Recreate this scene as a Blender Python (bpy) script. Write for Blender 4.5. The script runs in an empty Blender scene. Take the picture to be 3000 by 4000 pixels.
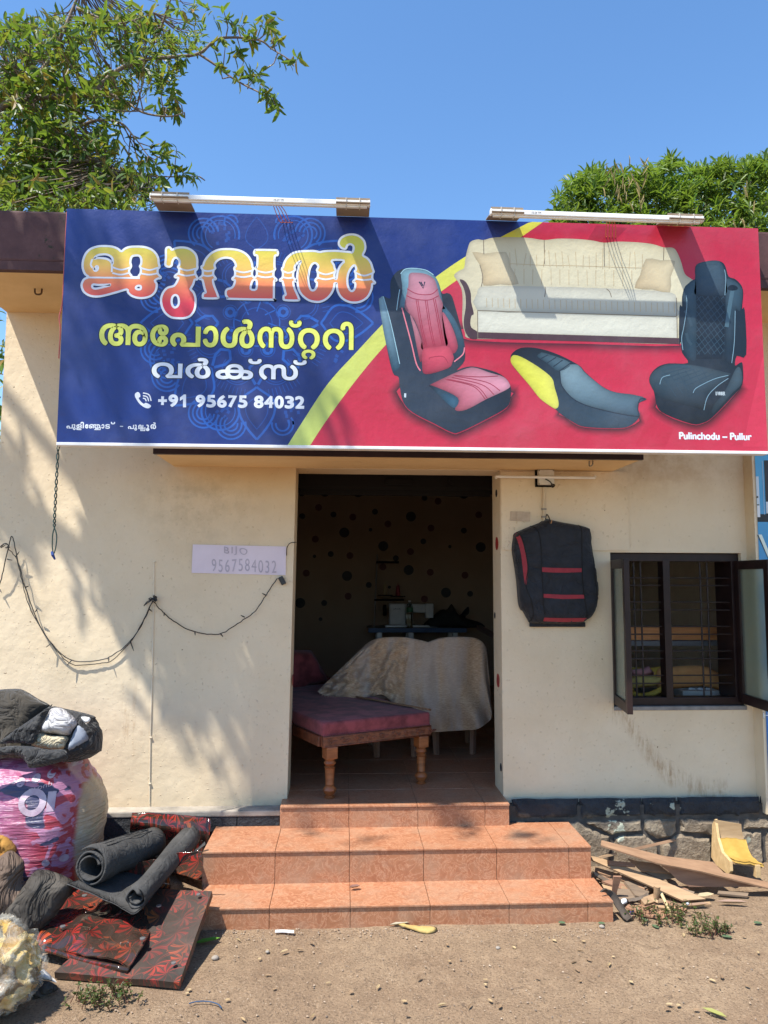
import bpy, bmesh, math, random
import numpy as np
from mathutils import Vector, Matrix, noise as mnoise
from mathutils.geometry import tessellate_polygon, delaunay_2d_cdt
from mathutils.bvhtree import BVHTree

rnd = random.Random(7)
scene = bpy.context.scene
COL = scene.collection

# ------------------------------------------------------------------ camera, sky, sun, exposure
FPX, PITCH, YAW, ROLL = 2900.0, math.radians(5.23), math.radians(2.96), math.radians(0.208)
CAM = np.array([0.0, -4.62, 1.705])
_F = np.array([math.sin(YAW) * math.cos(PITCH), math.cos(YAW) * math.cos(PITCH), math.sin(PITCH)])
_R0 = np.array([math.cos(YAW), -math.sin(YAW), 0.0])
_U0 = np.cross(_R0, _F)
_R = math.cos(ROLL) * _R0 + math.sin(ROLL) * _U0
_U = -math.sin(ROLL) * _R0 + math.cos(ROLL) * _U0
cd = bpy.data.cameras.new('camera')
cam = bpy.data.objects.new('camera', cd)
COL.objects.link(cam)
cam.matrix_world = Matrix(((_R[0], _U[0], -_F[0], CAM[0]), (_R[1], _U[1], -_F[1], CAM[1]),
                           (_R[2], _U[2], -_F[2], CAM[2]), (0, 0, 0, 1)))
cd.sensor_fit = 'VERTICAL'
cd.sensor_height = 32.0
cd.sensor_width = 24.0
cd.lens = 32.0 * FPX / 4000.0
cd.clip_start = 0.05
cd.clip_end = 3000.0
scene.camera = cam

SUN = Vector((1.2308, 1.0, -2.9148)).normalized()          # direction the light travels
elev = math.asin(-SUN.z)
world = bpy.data.worlds.new('World')
scene.world = world
world.use_nodes = True
wn = world.node_tree.nodes
wl = world.node_tree.links
wn.clear()
wo = wn.new('ShaderNodeOutputWorld')
bg = wn.new('ShaderNodeBackground')
sky = wn.new('ShaderNodeTexSky')
sky.sky_type = 'NISHITA'
sky.sun_disc = False
sky.sun_elevation = elev
sky.sun_rotation = math.atan2(-SUN.x, -SUN.y) % (2 * math.pi)
sky.altitude = 50.0
sky.air_density = 1.0
sky.dust_density = 0.1
sky.ozone_density = 1.8
hs = wn.new('ShaderNodeHueSaturation')
hs.inputs['Saturation'].default_value = 1.17
hs.inputs['Value'].default_value = 0.89
wl.new(sky.outputs[0], hs.inputs['Color'])
wl.new(hs.outputs[0], bg.inputs[0])
bg.inputs[1].default_value = 0.15
wl.new(bg.outputs[0], wo.inputs[0])
sd = bpy.data.lights.new('sun', 'SUN')
sd.energy = 4.5
sd.angle = math.radians(0.53)
sd.color = (1.0, 0.95, 0.86)
so = bpy.data.objects.new('sun', sd)
COL.objects.link(so)
so.rotation_euler = SUN.to_track_quat('-Z', 'Y').to_euler()
so.location = (-4, -4, 12)
vs = scene.view_settings
vs.view_transform = 'Standard'
vs.look = 'None'
vs.exposure = 1.0
vs.gamma = 1.0
vs.use_curve_mapping = False
scene.cycles.max_bounces = 10
scene.cycles.diffuse_bounces = 7
scene.cycles.transmission_bounces = 6
scene.cycles.transparent_max_bounces = 12

# ------------------------------------------------------------------ pixel -> place (photo is 3000 x 4000)
def ray(px, py): return _F * FPX + _R * (px - 1500.0) + _U * (2000.0 - py)
def PY(px, py, Y=0.0):
    d = ray(px, py); return CAM + d * (Y - CAM[1]) / d[1]
def PZ(px, py, Z=0.0):
    d = ray(px, py); return CAM + d * (Z - CAM[2]) / d[2]
def PX(px, py, X=0.0):
    d = ray(px, py); return CAM + d * (X - CAM[0]) / d[0]

# ------------------------------------------------------------------ helpers: objects
ORG = {}
def nrm(v):
    v = np.asarray(v, float); n = np.linalg.norm(v); return v / n if n > 1e-12 else v
def thing(name, label, cat, loc=(0, 0, 0), group=None):
    o = bpy.data.objects.new(name, None)
    o.empty_display_size = 0.1
    COL.objects.link(o)
    o.location = loc
    ORG[o.name] = np.array(loc, float)
    o['label'] = label; o['category'] = cat
    if group: o['group'] = group
    return o
def tag(o, label, cat, group=None):
    o['label'] = label; o['category'] = cat
    if group: o['group'] = group
    return o
def mk(name, V, F, mat, parent=None, smooth=False, cols=None, autosmooth=None):
    V = np.array([tuple(v) for v in V], float).reshape(-1, 3)
    if parent is not None:
        org = ORG[parent.name]
    else:
        lo, hi = V.min(0), V.max(0); org = np.array([(lo[0] + hi[0]) / 2, (lo[1] + hi[1]) / 2, lo[2]])
    me = bpy.data.meshes.new(name)
    me.from_pydata([tuple(v) for v in (V - org)], [], [tuple(int(i) for i in f) for f in F])
    if cols is not None:
        at = me.color_attributes.new('Col', 'FLOAT_COLOR', 'POINT')
        c = np.ones((len(V), 4)); c[:, :3] = np.asarray(cols)
        at.data.foreach_set('color', c.ravel())
    me.validate()
    me.update()
    if isinstance(mat, (list, tuple)):
        for m_ in mat: me.materials.append(m_)
    else: me.materials.append(mat)
    if smooth: me.shade_smooth()
    if autosmooth is not None:
        me.shade_smooth()
        me.set_sharp_from_angle(angle=math.radians(autosmooth))
    o = bpy.data.objects.new(name, me)
    COL.objects.link(o)
    if parent is not None:
        o.parent = parent
        ORG[o.name] = org
    else:
        o.location = org
        ORG[o.name] = org
    return o

# ------------------------------------------------------------------ helpers: geometry (return V, F)
class G:
    def __init__(s): s.V = []; s.F = []; s.C = []
    def add(s, V, F, c=None):
        b = len(s.V); s.V += [tuple(v) for v in V]; s.F += [tuple(i + b for i in f) for f in F]
        if c is not None: s.C += [c] * len(V)
        return s
    def mk(s, name, mat, parent=None, **k):
        if s.C and 'cols' not in k: k['cols'] = s.C
        return mk(name, s.V, s.F, mat, parent, **k)
BF = [(0, 3, 2, 1), (4, 5, 6, 7), (0, 1, 5, 4), (1, 2, 6, 5), (2, 3, 7, 6), (3, 0, 4, 7)]
def box(a, b, bev=0.0):
    a = np.minimum(a, b).astype(float); b = np.maximum(np.array(a), np.array(b)).astype(float)
    return obox([(a[i] + b[i]) / 2 for i in range(3)], (1, 0, 0), (0, 1, 0), (b[0] - a[0], b[1] - a[1], b[2] - a[2]), bev)
def bx(x0, x1, y0, y1, z0, z1, bev=0.0):
    return obox(((x0 + x1) / 2, (y0 + y1) / 2, (z0 + z1) / 2), (1, 0, 0), (0, 1, 0), (abs(x1 - x0), abs(y1 - y0), abs(z1 - z0)), bev)
def obox(c, ux, uy, size, bev=0.0):
    ux = nrm(ux); uy = nrm(np.asarray(uy) - np.dot(uy, ux) * ux); uz = np.cross(ux, uy)
    c = np.asarray(c, float)
    if bev <= 0:
        V = []
        for sz in (-.5, .5):
            for sx, sy in ((-.5, -.5), (.5, -.5), (.5, .5), (-.5, .5)):
                V.append(c + ux * sx * size[0] + uy * sy * size[1] + uz * sz * size[2])
        return V, BF
    bm = bmesh.new()
    bmesh.ops.create_cube(bm, size=1.0)
    bmesh.ops.scale(bm, vec=size, verts=bm.verts)
    bmesh.ops.bevel(bm, geom=bm.edges[:] + bm.verts[:], offset=min(bev, .45 * min(size)), segments=2, affect='EDGES', profile=.6)
    V = [c + ux * v.co.x + uy * v.co.y + uz * v.co.z for v in bm.verts]
    F = [[v.index for v in f.verts] for f in bm.faces]
    bm.free()
    return V, F
def tube(pts, r, n=6, cap=True):
    pts = [np.asarray(p, float) for p in pts]
    m = len(pts)
    rs = [r] * m if np.isscalar(r) else list(r)
    V, F = [], []
    up = np.array([0.13, 0.21, 0.97])
    t0 = nrm(pts[1] - pts[0])
    a = nrm(np.cross(t0, up)) if abs(t0 @ nrm(up)) < .95 else nrm(np.cross(t0, (1, 0, 0)))
    for i in range(m):
        t = nrm(pts[min(i + 1, m - 1)] - pts[max(i - 1, 0)])
        a = nrm(a - (a @ t) * t)
        b = np.cross(t, a)
        for k in range(n):
            th = 2 * math.pi * k / n
            V.append(pts[i] + rs[i] * (math.cos(th) * a + math.sin(th) * b))
    for i in range(m - 1):
        for k in range(n):
            F.append((i * n + k, i * n + (k + 1) % n, (i + 1) * n + (k + 1) % n, (i + 1) * n + k))
    if cap:
        F.append(tuple(range(n - 1, -1, -1))); F.append(tuple((m - 1) * n + k for k in range(n)))
    return V, F
def lathe(c, prof, n=20, axis=(0, 0, 1)):
    ax = nrm(axis); a = nrm(np.cross(ax, (0, 1, 0.01))); b = np.cross(ax, a)
    V, F = [], []
    for r, z in prof:
        for k in range(n):
            th = 2 * math.pi * k / n
            V.append(np.asarray(c) + ax * z + (a * math.cos(th) + b * math.sin(th)) * max(r, 1e-4))
    for i in range(len(prof) - 1):
        for k in range(n):
            F.append((i * n + k, i * n + (k + 1) % n, (i + 1) * n + (k + 1) % n, (i + 1) * n + k))
    F.append(tuple(range(n - 1, -1, -1))); F.append(tuple((len(prof) - 1) * n + k for k in range(n)))
    return V, F
def cr(pts, n=5, closed=False):
    """Catmull-Rom through points of any dimension"""
    P = [np.asarray(p, float) for p in pts]; m = len(P); out = []
    rng = range(m) if closed else range(m - 1)
    for i in rng:
        g = (lambda k: P[k % m]) if closed else (lambda k: P[max(0, min(m - 1, k))])
        p0, p1, p2, p3 = g(i - 1), g(i), g(i + 1), g(i + 2)
        for k in range(n):
            t = k / n
            out.append(.5 * (2 * p1 + (p2 - p0) * t + (2 * p0 - 5 * p1 + 4 * p2 - p3) * t * t + (3 * p1 - p0 - 3 * p2 + p3) * t ** 3))
    if not closed: out.append(P[-1])
    return out
def tess(loops):
    """2-D loops (outer + holes) -> (points, tris)"""
    pts = [p for l in loops for p in l]
    tri = tessellate_polygon([[Vector((p[0], p[1], 0)) for p in l] for l in loops])
    out = []
    for a, b, c in tri:
        A, B, C_ = pts[a], pts[b], pts[c]
        ar = (B[0] - A[0]) * (C_[1] - A[1]) - (B[1] - A[1]) * (C_[0] - A[0])
        out.append((a, b, c) if ar > 0 else (a, c, b))
    return pts, out
def plate(loops, y0, y1):
    """upright slab in the x-z plane between y0 (front) and y1 (back), loops of (x, z)"""
    pts, tri = tess(loops); n = len(pts)
    V = [(p[0], y0, p[1]) for p in pts] + [(p[0], y1, p[1]) for p in pts]
    F = [t for t in tri] + [(a + n, c + n, b + n) for a, b, c in tri]
    o = 0
    for l in loops:
        m = len(l)
        for i in range(m):
            j = (i + 1) % m
            F.append((o + i, o + i + n, o + j + n, o + j))
        o += m
    return V, F
def rect(x0, x1, z0, z1): return [(x0, z0), (x1, z0), (x1, z1), (x0, z1)]
def inpoly(x, y, poly):
    c = False; j = len(poly) - 1
    for i in range(len(poly)):
        xi, yi = poly[i]; xj, yj = poly[j]
        if (yi > y) != (yj > y) and x < (xj - xi) * (y - yi) / (yj - yi) + xi: c = not c
        j = i
    return c
def segd(x, y, P):
    a = P; b = np.roll(P, -1, 0); d = b - a
    t = np.clip(((x - a[:, 0]) * d[:, 0] + (y - a[:, 1]) * d[:, 1]) / np.maximum((d ** 2).sum(1), 1e-12), 0, 1)
    return np.hypot(a[:, 0] + t * d[:, 0] - x, a[:, 1] + t * d[:, 1] - y).min()
def fbm(p, s=1.0, o=4):
    v = 0; a = 1; q = Vector(p) * s
    for _ in range(o):
        v += a * mnoise.noise(q); q = q * 2.03; a *= .5
    return v
def puff(outline, o, ux, uy, front, back, grid, wr=0.0, wrs=4.0, seed=0, prof=.5, edge=None, ridge=0.0):
    """soft padded thing: 2-D outline in a frame (origin o, axes ux, uy, bulge along n = ux x uy), swollen to front / back"""
    ux = nrm(ux); uy = nrm(uy); n = nrm(np.cross(ux, uy))
    P = np.array(outline, float)
    m = len(P)
    pts = [Vector((p[0], p[1])) for p in P]
    lo, hi = P.min(0), P.max(0)
    r2 = random.Random(seed)
    y = lo[1] + grid * .5
    ds = []
    while y < hi[1]:
        x = lo[0] + grid * .5
        while x < hi[0]:
            xx, yy = x + r2.uniform(-.2, .2) * grid, y + r2.uniform(-.2, .2) * grid
            if inpoly(xx, yy, outline):
                d = segd(xx, yy, P)
                if d > grid * .45: pts.append(Vector((xx, yy)))
            x += grid
        y += grid
    v2, _, fs, *_r = delaunay_2d_cdt(pts, [(i, (i + 1) % m) for i in range(m)], [], 1, 1e-7)
    D = np.array([segd(v.x, v.y, P) for v in v2])
    D[D < 1e-6] = 0
    dm = max(D.max(), 1e-6) if edge is None else edge
    V, F = [], []
    k = len(v2)
    for side in (1, -1):
        for v, d in zip(v2, D):
            t = min(d / dm, 1.0)
            h = (1 - (1 - t) ** 2) ** prof
            base = np.asarray(o) + ux * v.x + uy * v.y
            w = 0.0
            if wr and d > 0:
                q = Vector((v.x * wrs + seed, v.y * wrs, seed * 3.1))
                w = wr * fbm(q, 1.0, 4) * min(1, t * 3)
                if ridge: w += ridge * (abs(mnoise.noise(q * .6)) ** .6 - .4) * -min(1, t * 3)
            V.append(base + n * ((front * h + w) if side > 0 else -(back * h)))
    for f in fs:
        f = list(f)
        a, b, c = v2[f[0]], v2[f[1]], v2[f[2]]
        if (b.x - a.x) * (c.y - a.y) - (b.y - a.y) * (c.x - a.x) < 0: f = f[::-1]
        F.append(f)
        if all(D[i] == 0 for i in f) and False: continue
        F.append([i + k for i in f[::-1]])
    # stitch the two sides
    bnd = [i for i in range(k) if D[i] == 0]
    mp = {i + k: i for i in bnd}
    F = [[mp.get(i, i) for i in f] for f in F]
    used = sorted({i for f in F for i in f}); ix = {u: j for j, u in enumerate(used)}
    return [V[u] for u in used], [[ix[i] for i in f] for f in F]
def loft(rows, nu=10, nv=4, noise=0.0, ns=3.0, thick=0.0, seed=0):
    """rows of equal-length 3-D point lists -> smooth sheet; thick > 0 closes it"""
    A = [cr(r, nu) for r in rows]
    B = [cr([A[i][j] for i in range(len(A))], nv) for j in range(len(A[0]))]
    nj, ni = len(B), len(B[0])
    V = []
    for j in range(nj):
        for i in range(ni):
            p = np.array(B[j][i])
            if noise: p = p + np.array((0, 0, 1)) * noise * fbm((p[0] * ns + seed, p[1] * ns, p[2] * ns), 1, 3)
            V.append(p)
    F = [(j * ni + i, j * ni + i + 1, (j + 1) * ni + i + 1, (j + 1) * ni + i) for j in range(nj - 1) for i in range(ni - 1)]
    if thick:
        N = np.zeros((len(V), 3)); A_ = np.array(V)
        for f in F:
            q = np.cross(A_[f[2]] - A_[f[0]], A_[f[3]] - A_[f[1]])
            for i in f: N[i] += q
        N /= np.maximum(np.linalg.norm(N, axis=1, keepdims=True), 1e-9)
        n0 = len(V)
        V = V + [A_[i] - N[i] * thick for i in range(n0)]
        F = F + [tuple(i + n0 for i in f[::-1]) for f in F]
        ed = [j * ni for j in range(nj)] , [j * ni + ni - 1 for j in range(nj)], list(range(ni)), [(nj - 1) * ni + i for i in range(ni)]
        for k, e in enumerate(ed):
            for a, b in zip(e[:-1], e[1:]):
                F.append((a, b, b + n0, a + n0) if k in (1, 2) else (b, a, a + n0, b + n0))
    return V, F

# ------------------------------------------------------------------ helpers: materials
def s2l(*c):
    return tuple(((x / 255.0) / 12.92 if x / 255.0 <= .04045 else ((x / 255.0 + .055) / 1.055) ** 2.4) for x in c)
def nodes(name):
    m = bpy.data.materials.new(name); m.use_nodes = True
    return m, m.node_tree.nodes, m.node_tree.links, m.node_tree.nodes['Principled BSDF']
def rgb(c): return (c[0], c[1], c[2], 1.0)
def texnoise(n, l, vec, scale, detail=5, rough=.6, dist=0.0):
    t = n.new('ShaderNodeTexNoise'); t.inputs['Scale'].default_value = scale
    t.inputs['Detail'].default_value = detail; t.inputs['Roughness'].default_value = rough
    t.inputs['Distortion'].default_value = dist
    if vec is not None: l.new(vec, t.inputs['Vector'])
    return t
def ramp(n, l, fac, stops):
    r = n.new('ShaderNodeValToRGB'); l.new(fac, r.inputs[0])
    e = r.color_ramp.elements
    while len(e) > 1: e.remove(e[-1])
    e[0].position = stops[0][0]; e[0].color = rgb(stops[0][1])
    for p, c in stops[1:]:
        q = e.new(p); q.color = rgb(c)
    return r
def mixc(n, l, fac, a, b, mode='MIX'):
    m = n.new('ShaderNodeMix'); m.data_type = 'RGBA'; m.blend_type = mode
    for k, v in ((0, fac), (6, a), (7, b)):
        if hasattr(v, 'is_linked') or hasattr(v, 'links'): l.new(v, m.inputs[k])
        elif k == 0: m.inputs[0].default_value = v
        else: m.inputs[k].default_value = rgb(v)
    return m.outputs[2]
def mth(n, l, op, a, b=None, c=None, clamp=False):
    m = n.new('ShaderNodeMath'); m.operation = op; m.use_clamp = clamp
    for k, v in enumerate((a, b, c)):
        if v is None: continue
        if hasattr(v, 'links'): l.new(v, m.inputs[k])
        else: m.inputs[k].default_value = v
    return m.outputs[0]
def bump(n, l, bsdf, h, strength, dist):
    b = n.new('ShaderNodeBump'); b.inputs['Strength'].default_value = strength; b.inputs['Distance'].default_value = dist
    l.new(h, b.inputs['Height']); l.new(b.outputs[0], bsdf.inputs['Normal'])
    return b
def pm(name, c, rough=.6, c2=None, ns=6.0, bs=None, bd=.002, spec=.4, metal=0.0, det=5, contrast=(.35, .65), sheen=0.0, coat=0.0, stretch=None, wrinkle=None):
    """plain procedural paint / cloth / wood: two tones through noise, with fine relief"""
    m, n, l, b = nodes(name)
    tc = n.new('ShaderNodeTexCoord'); vec = tc.outputs['Object']
    if stretch:
        mp = n.new('ShaderNodeMapping'); mp.inputs['Scale'].default_value = stretch; l.new(vec, mp.inputs[0]); vec = mp.outputs[0]
    b.inputs['Roughness'].default_value = rough
    b.inputs['Specular IOR Level'].default_value = spec
    b.inputs['Metallic'].default_value = metal
    if sheen: b.inputs['Sheen Weight'].default_value = sheen
    if coat: b.inputs['Coat Weight'].default_value = coat
    t = texnoise(n, l, vec, ns, det)
    if c2 is None: c2 = tuple(x * .82 for x in c)
    r = ramp(n, l, t.outputs[0], [(contrast[0], c2), (contrast[1], c)])
    l.new(r.outputs[0], b.inputs['Base Color'])
    if bs:
        t2 = texnoise(n, l, vec, bs, 4)
        bp = bump(n, l, b, t2.outputs[0], .6, bd)
        if wrinkle:
            t3 = texnoise(n, l, vec, wrinkle[0], 3, .5, 1.6)
            rg = mth(n, l, 'POWER', mth(n, l, 'ABSOLUTE', mth(n, l, 'SUBTRACT', t3.outputs[0], .5)), .6)
            b2 = n.new('ShaderNodeBump'); b2.inputs['Strength'].default_value = .9; b2.inputs['Distance'].default_value = wrinkle[1]
            l.new(rg, b2.inputs['Height']); l.new(b2.outputs[0], bp.inputs['Normal'])
    return m

# ------------------------------------------------------------------ materials of the building
def wall_material():
    m, n, l, b = nodes('cream_wall_paint')
    tc = n.new('ShaderNodeTexCoord'); v = tc.outputs['Object']
    sp = n.new('ShaderNodeSeparateXYZ'); l.new(v, sp.inputs[0]); X, Y_, Z = sp.outputs
    big = texnoise(n, l, v, 1.3, 6, .65)
    base = ramp(n, l, big.outputs[0], [(.3, (.62, .50, .335)), (.55, (.685, .568, .398)), (.75, (.705, .595, .43))]).outputs[0]
    # grimy drips under the canopy's left corner, and painted bounce glow high on the wall
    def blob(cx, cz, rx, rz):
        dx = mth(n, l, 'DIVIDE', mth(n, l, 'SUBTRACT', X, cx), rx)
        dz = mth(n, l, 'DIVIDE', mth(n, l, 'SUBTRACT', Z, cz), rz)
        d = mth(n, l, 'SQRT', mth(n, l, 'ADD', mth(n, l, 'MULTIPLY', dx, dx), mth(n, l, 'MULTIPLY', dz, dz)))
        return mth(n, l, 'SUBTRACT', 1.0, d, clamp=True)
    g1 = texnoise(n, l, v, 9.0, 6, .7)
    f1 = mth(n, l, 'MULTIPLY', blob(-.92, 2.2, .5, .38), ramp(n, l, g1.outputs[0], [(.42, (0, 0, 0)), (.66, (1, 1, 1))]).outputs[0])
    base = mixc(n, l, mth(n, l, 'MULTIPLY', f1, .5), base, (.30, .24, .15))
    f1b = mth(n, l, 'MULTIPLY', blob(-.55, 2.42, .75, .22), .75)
    base = mixc(n, l, f1b, base, (.52, .34, .14))  # orange bounce light from the soffit, painted on as a smooth tint
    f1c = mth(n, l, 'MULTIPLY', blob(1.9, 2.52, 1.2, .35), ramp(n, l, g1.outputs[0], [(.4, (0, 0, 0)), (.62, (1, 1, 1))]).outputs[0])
    base = mixc(n, l, mth(n, l, 'MULTIPLY', f1c, .55), base, (.40, .24, .09))  # blotchy stain, its orange also painted in for bounce off the soffit
    # mud splash curving down from the window to the plinth
    xx = mth(n, l, 'SUBTRACT', X, 1.72)
    zc = mth(n, l, 'ADD', .40, mth(n, l, 'MULTIPLY', .50, mth(n, l, 'POWER', mth(n, l, 'SUBTRACT', 1.0, mth(n, l, 'DIVIDE', xx, .62), clamp=True), 2.2)))
    band = mth(n, l, 'SUBTRACT', 1.0, mth(n, l, 'DIVIDE', mth(n, l, 'ABSOLUTE', mth(n, l, 'SUBTRACT', Z, zc)), .10), clamp=True)
    inx = mth(n, l, 'MULTIPLY', mth(n, l, 'GREATER_THAN', xx, -.06), mth(n, l, 'LESS_THAN', xx, .66))
    mp = n.new('ShaderNodeMapping'); l.new(v, mp.inputs[0]); mp.inputs['Rotation'].default_value = (0, math.radians(50), 0); mp.inputs['Scale'].default_value = (26, 4, 5)
    g2 = texnoise(n, l, mp.outputs[0], 1.0, 6, .75)
    f2 = mth(n, l, 'MULTIPLY', mth(n, l, 'MULTIPLY', band, inx), mth(n, l, 'MULTIPLY', ramp(n, l, g2.outputs[0], [(.44, (0, 0, 0)), (.62, (1, 1, 1))]).outputs[0], ramp(n, l, g1.outputs[0], [(.34, (0, 0, 0)), (.52, (1, 1, 1))]).outputs[0]))
    base = mixc(n, l, mth(n, l, 'MULTIPLY', f2, .95), base, (.36, .22, .11))
    # rusty scrape beside the sack, dirt along the foot of the wall, small dark flecks
    f3 = mth(n, l, 'MULTIPLY', blob(-1.28, .85, .12, .35), ramp(n, l, g2.outputs[0], [(.5, (0, 0, 0)), (.75, (1, 1, 1))]).outputs[0])
    base = mixc(n, l, mth(n, l, 'MULTIPLY', f3, .8), base, (.42, .25, .11))
    ft = mth(n, l, 'SUBTRACT', 1.0, mth(n, l, 'DIVIDE', mth(n, l, 'SUBTRACT', Z, .35), .14), clamp=True)
    base = mixc(n, l, mth(n, l, 'MULTIPLY', ft, mth(n, l, 'MULTIPLY', g1.outputs[0], .7)), base, (.42, .34, .24))
    fl = texnoise(n, l, v, 24.0, 2, .5)
    base = mixc(n, l, ramp(n, l, fl.outputs[0], [(.755, (0, 0, 0)), (.775, (1, 1, 1))]).outputs[0], base, (.22, .15, .09))
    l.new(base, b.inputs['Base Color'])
    b.inputs['Roughness'].default_value = .75
    b.inputs['Specular IOR Level'].default_value = .25
    # trowel ripples, blisters
    h1 = texnoise(n, l, v, 16.0, 6, .6); h2 = texnoise(n, l, v, 3.0, 3, .5); h3 = texnoise(n, l, v, 60.0, 2, .5)
    pk = ramp(n, l, h3.outputs[0], [(.66, (0, 0, 0)), (.72, (1, 1, 1))]).outputs[0]
    H = mth(n, l, 'ADD', mth(n, l, 'ADD', mth(n, l, 'MULTIPLY', h1.outputs[0], .35), mth(n, l, 'MULTIPLY', h2.outputs[0], 1.2)), mth(n, l, 'MULTIPLY', pk, .25))
    bump(n, l, b, H, .85, .014)
    return m
M = {}
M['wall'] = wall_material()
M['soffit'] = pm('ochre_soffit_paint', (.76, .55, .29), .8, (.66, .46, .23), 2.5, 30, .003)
def maroon():
    m, n, l, b = nodes('maroon_parapet_paint')
    tc = n.new('ShaderNodeTexCoord'); v = tc.outputs['Object']
    t = texnoise(n, l, v, 3.0, 6, .65); t2 = texnoise(n, l, v, 14.0, 5, .7)
    c = ramp(n, l, t.outputs[0], [(.35, (.050, .026, .028)), (.6, (.105, .052, .050)), (.75, (.15, .08, .075))]).outputs[0]
    c = mixc(n, l, ramp(n, l, t2.outputs[0], [(.62, (0, 0, 0)), (.7, (1, 1, 1))]).outputs[0], c, (.03, .035, .02))
    l.new(c, b.inputs['Base Color']); b.inputs['Roughness'].default_value = .7; b.inputs['Specular IOR Level'].default_value = .25
    bump(n, l, b, t2.outputs[0], .5, .006)
    return m
M['maroon'] = maroon()
M['maroon2'] = pm('maroon_canopy_paint', (.045, .022, .026), .5, (.03, .016, .02), 4, 30, .001)
def stone(name, paint):
    m, n, l, b = nodes(name)
    tc = n.new('ShaderNodeTexCoord'); v = tc.outputs['Object']
    sp = n.new('ShaderNodeSeparateXYZ'); l.new(v, sp.inputs[0])
    t = texnoise(n, l, v, 9.0, 8, .7); t2 = texnoise(n, l, v, 5.0, 5, .55); t3 = texnoise(n, l, v, 40.0, 4, .6)
    c = ramp(n, l, t.outputs[0], [(.3, (.13, .10, .07)), (.5, (.24, .19, .135)), (.7, (.34, .28, .20))]).outputs[0]
    blk = ramp(n, l, t.outputs[0], [(.3, (.018, .020, .024)), (.7, (.045, .048, .054))]).outputs[0]
    if paint: pf = mth(n, l, 'ADD', mth(n, l, 'MULTIPLY', mth(n, l, 'SUBTRACT', sp.outputs[2], .235), 14.0), mth(n, l, 'MULTIPLY', mth(n, l, 'SUBTRACT', t2.outputs[0], .5), 3.0), clamp=True)
    else: pf = 1.0
    c = mixc(n, l, pf, c, blk)
    lich = ramp(n, l, t2.outputs[0], [(.645, (0, 0, 0)), (.66, (1, 1, 1))]).outputs[0]
    c = mixc(n, l, lich if paint else mth(n, l, 'MULTIPLY', lich, .5), c, (.40, .42, .33))
    l.new(c, b.inputs['Base Color']); b.inputs['Roughness'].default_value = .8; b.inputs['Specular IOR Level'].default_value = .3
    H = mth(n, l, 'ADD', t.outputs[0], mth(n, l, 'MULTIPLY', t3.outputs[0], .35))
    bump(n, l, b, H, 1.0, .035)
    return m
M['stone'] = stone('rubble_stone_part_painted', True)
M['plinth'] = stone('black_plinth_paint', False)
M['mortar'] = pm('dark_mortar', (.09, .08, .07), .9, (.05, .046, .04), 20, 60, .004)
M['ledge'] = pm('grey_cement_ledge', (.36, .32, .27), .9, (.22, .2, .17), 9, 50, .003)
def tile_mat():
    m, n, l, b = nodes('terracotta_marbled_tile')
    tc = n.new('ShaderNodeTexCoord')
    oi = n.new('ShaderNodeObjectInfo')
    mp = n.new('ShaderNodeMapping'); l.new(tc.outputs['Object'], mp.inputs[0])
    cb = n.new('ShaderNodeCombineXYZ'); 
    for k in range(3): l.new(mth(n, l, 'MULTIPLY', oi.outputs['Random'], 7.0 + 5 * k), cb.inputs[k])
    l.new(cb.outputs[0], mp.inputs['Location'])
    v = mp.outputs[0]
    w = texnoise(n, l, v, 13.0, 6, .6, 2.6)
    vein = ramp(n, l, w.outputs[0], [(.40, (.30, .125, .062)), (.475, (.345, .15, .078)), (.505, (.47, .25, .15)), (.535, (.335, .14, .072)), (.65, (.27, .105, .052))]).outputs[0]
    t = texnoise(n, l, v, 3.5, 4, .6)
    c = mixc(n, l, ramp(n, l, t.outputs[0], [(.35, (0, 0, 0)), (.75, (.5, .5, .5))]).outputs[0], vein, (.40, .19, .105))
    d = texnoise(n, l, tc.outputs['Object'], 5.0, 6, .7)
    c = mixc(n, l, ramp(n, l, d.outputs[0], [(.46, (0, 0, 0)), (.74, (.65, .65, .65))]).outputs[0], c, (.34, .235, .16))
    l.new(c, b.inputs['Base Color'])
    b.inputs['Roughness'].default_value = .42; b.inputs['Specular IOR Level'].default_value = .4
    bump(n, l, b, w.outputs[0], .35, .004)
    return m
M['tile'] = tile_mat()
M['grout'] = pm('dusty_grout', (.36, .23, .15), .9, (.24, .15, .10), 30)
M['inwall'] = pm('room_wall_paint', (.30, .215, .15), .8, (.26, .185, .125), 2, 20, .002)
M['ceil'] = pm('room_ceiling', (.62, .54, .42), .9, None, 2)
M['darkwood'] = pm('dark_brown_window_paint', (.026, .014, .013), .4, (.016, .009, .009), 12, 40, .001, spec=.25)
M['iron'] = pm('brown_iron_bar', (.03, .02, .018), .5, (.02, .013, .012), 30)
M['shutter'] = pm('dull_black_shutter_steel', (.007, .006, .006), .8, None, 10, spec=.1)
M['black'] = pm('black_disc_paint', (.012, .014, .02), .6)
M['reddisc'] = pm('red_disc_paint', (.32, .02, .015), .5)
M['darkred'] = pm('maroon_disc_paint', (.09, .02, .02), .6)
M['sill'] = pm('grey_cement_sill', (.26, .25, .23), .85, (.17, .16, .15), 12, 40, .002)
def glass_mat():
    m, n, l, b = nodes('pebbled_window_glass')
    tc = n.new('ShaderNodeTexCoord')
    t = texnoise(n, l, tc.outputs['Object'], 140.0, 2, .5)
    b.inputs['Base Color'].default_value = (.62, .72, .62, 1)
    b.inputs['Transmission Weight'].default_value = .85
    b.inputs['Roughness'].default_value = .22
    b.inputs['IOR'].default_value = 1.45
    bump(n, l, b, t.outputs[0], .35, .003)
    return m
M['glass'] = glass_mat()

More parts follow.
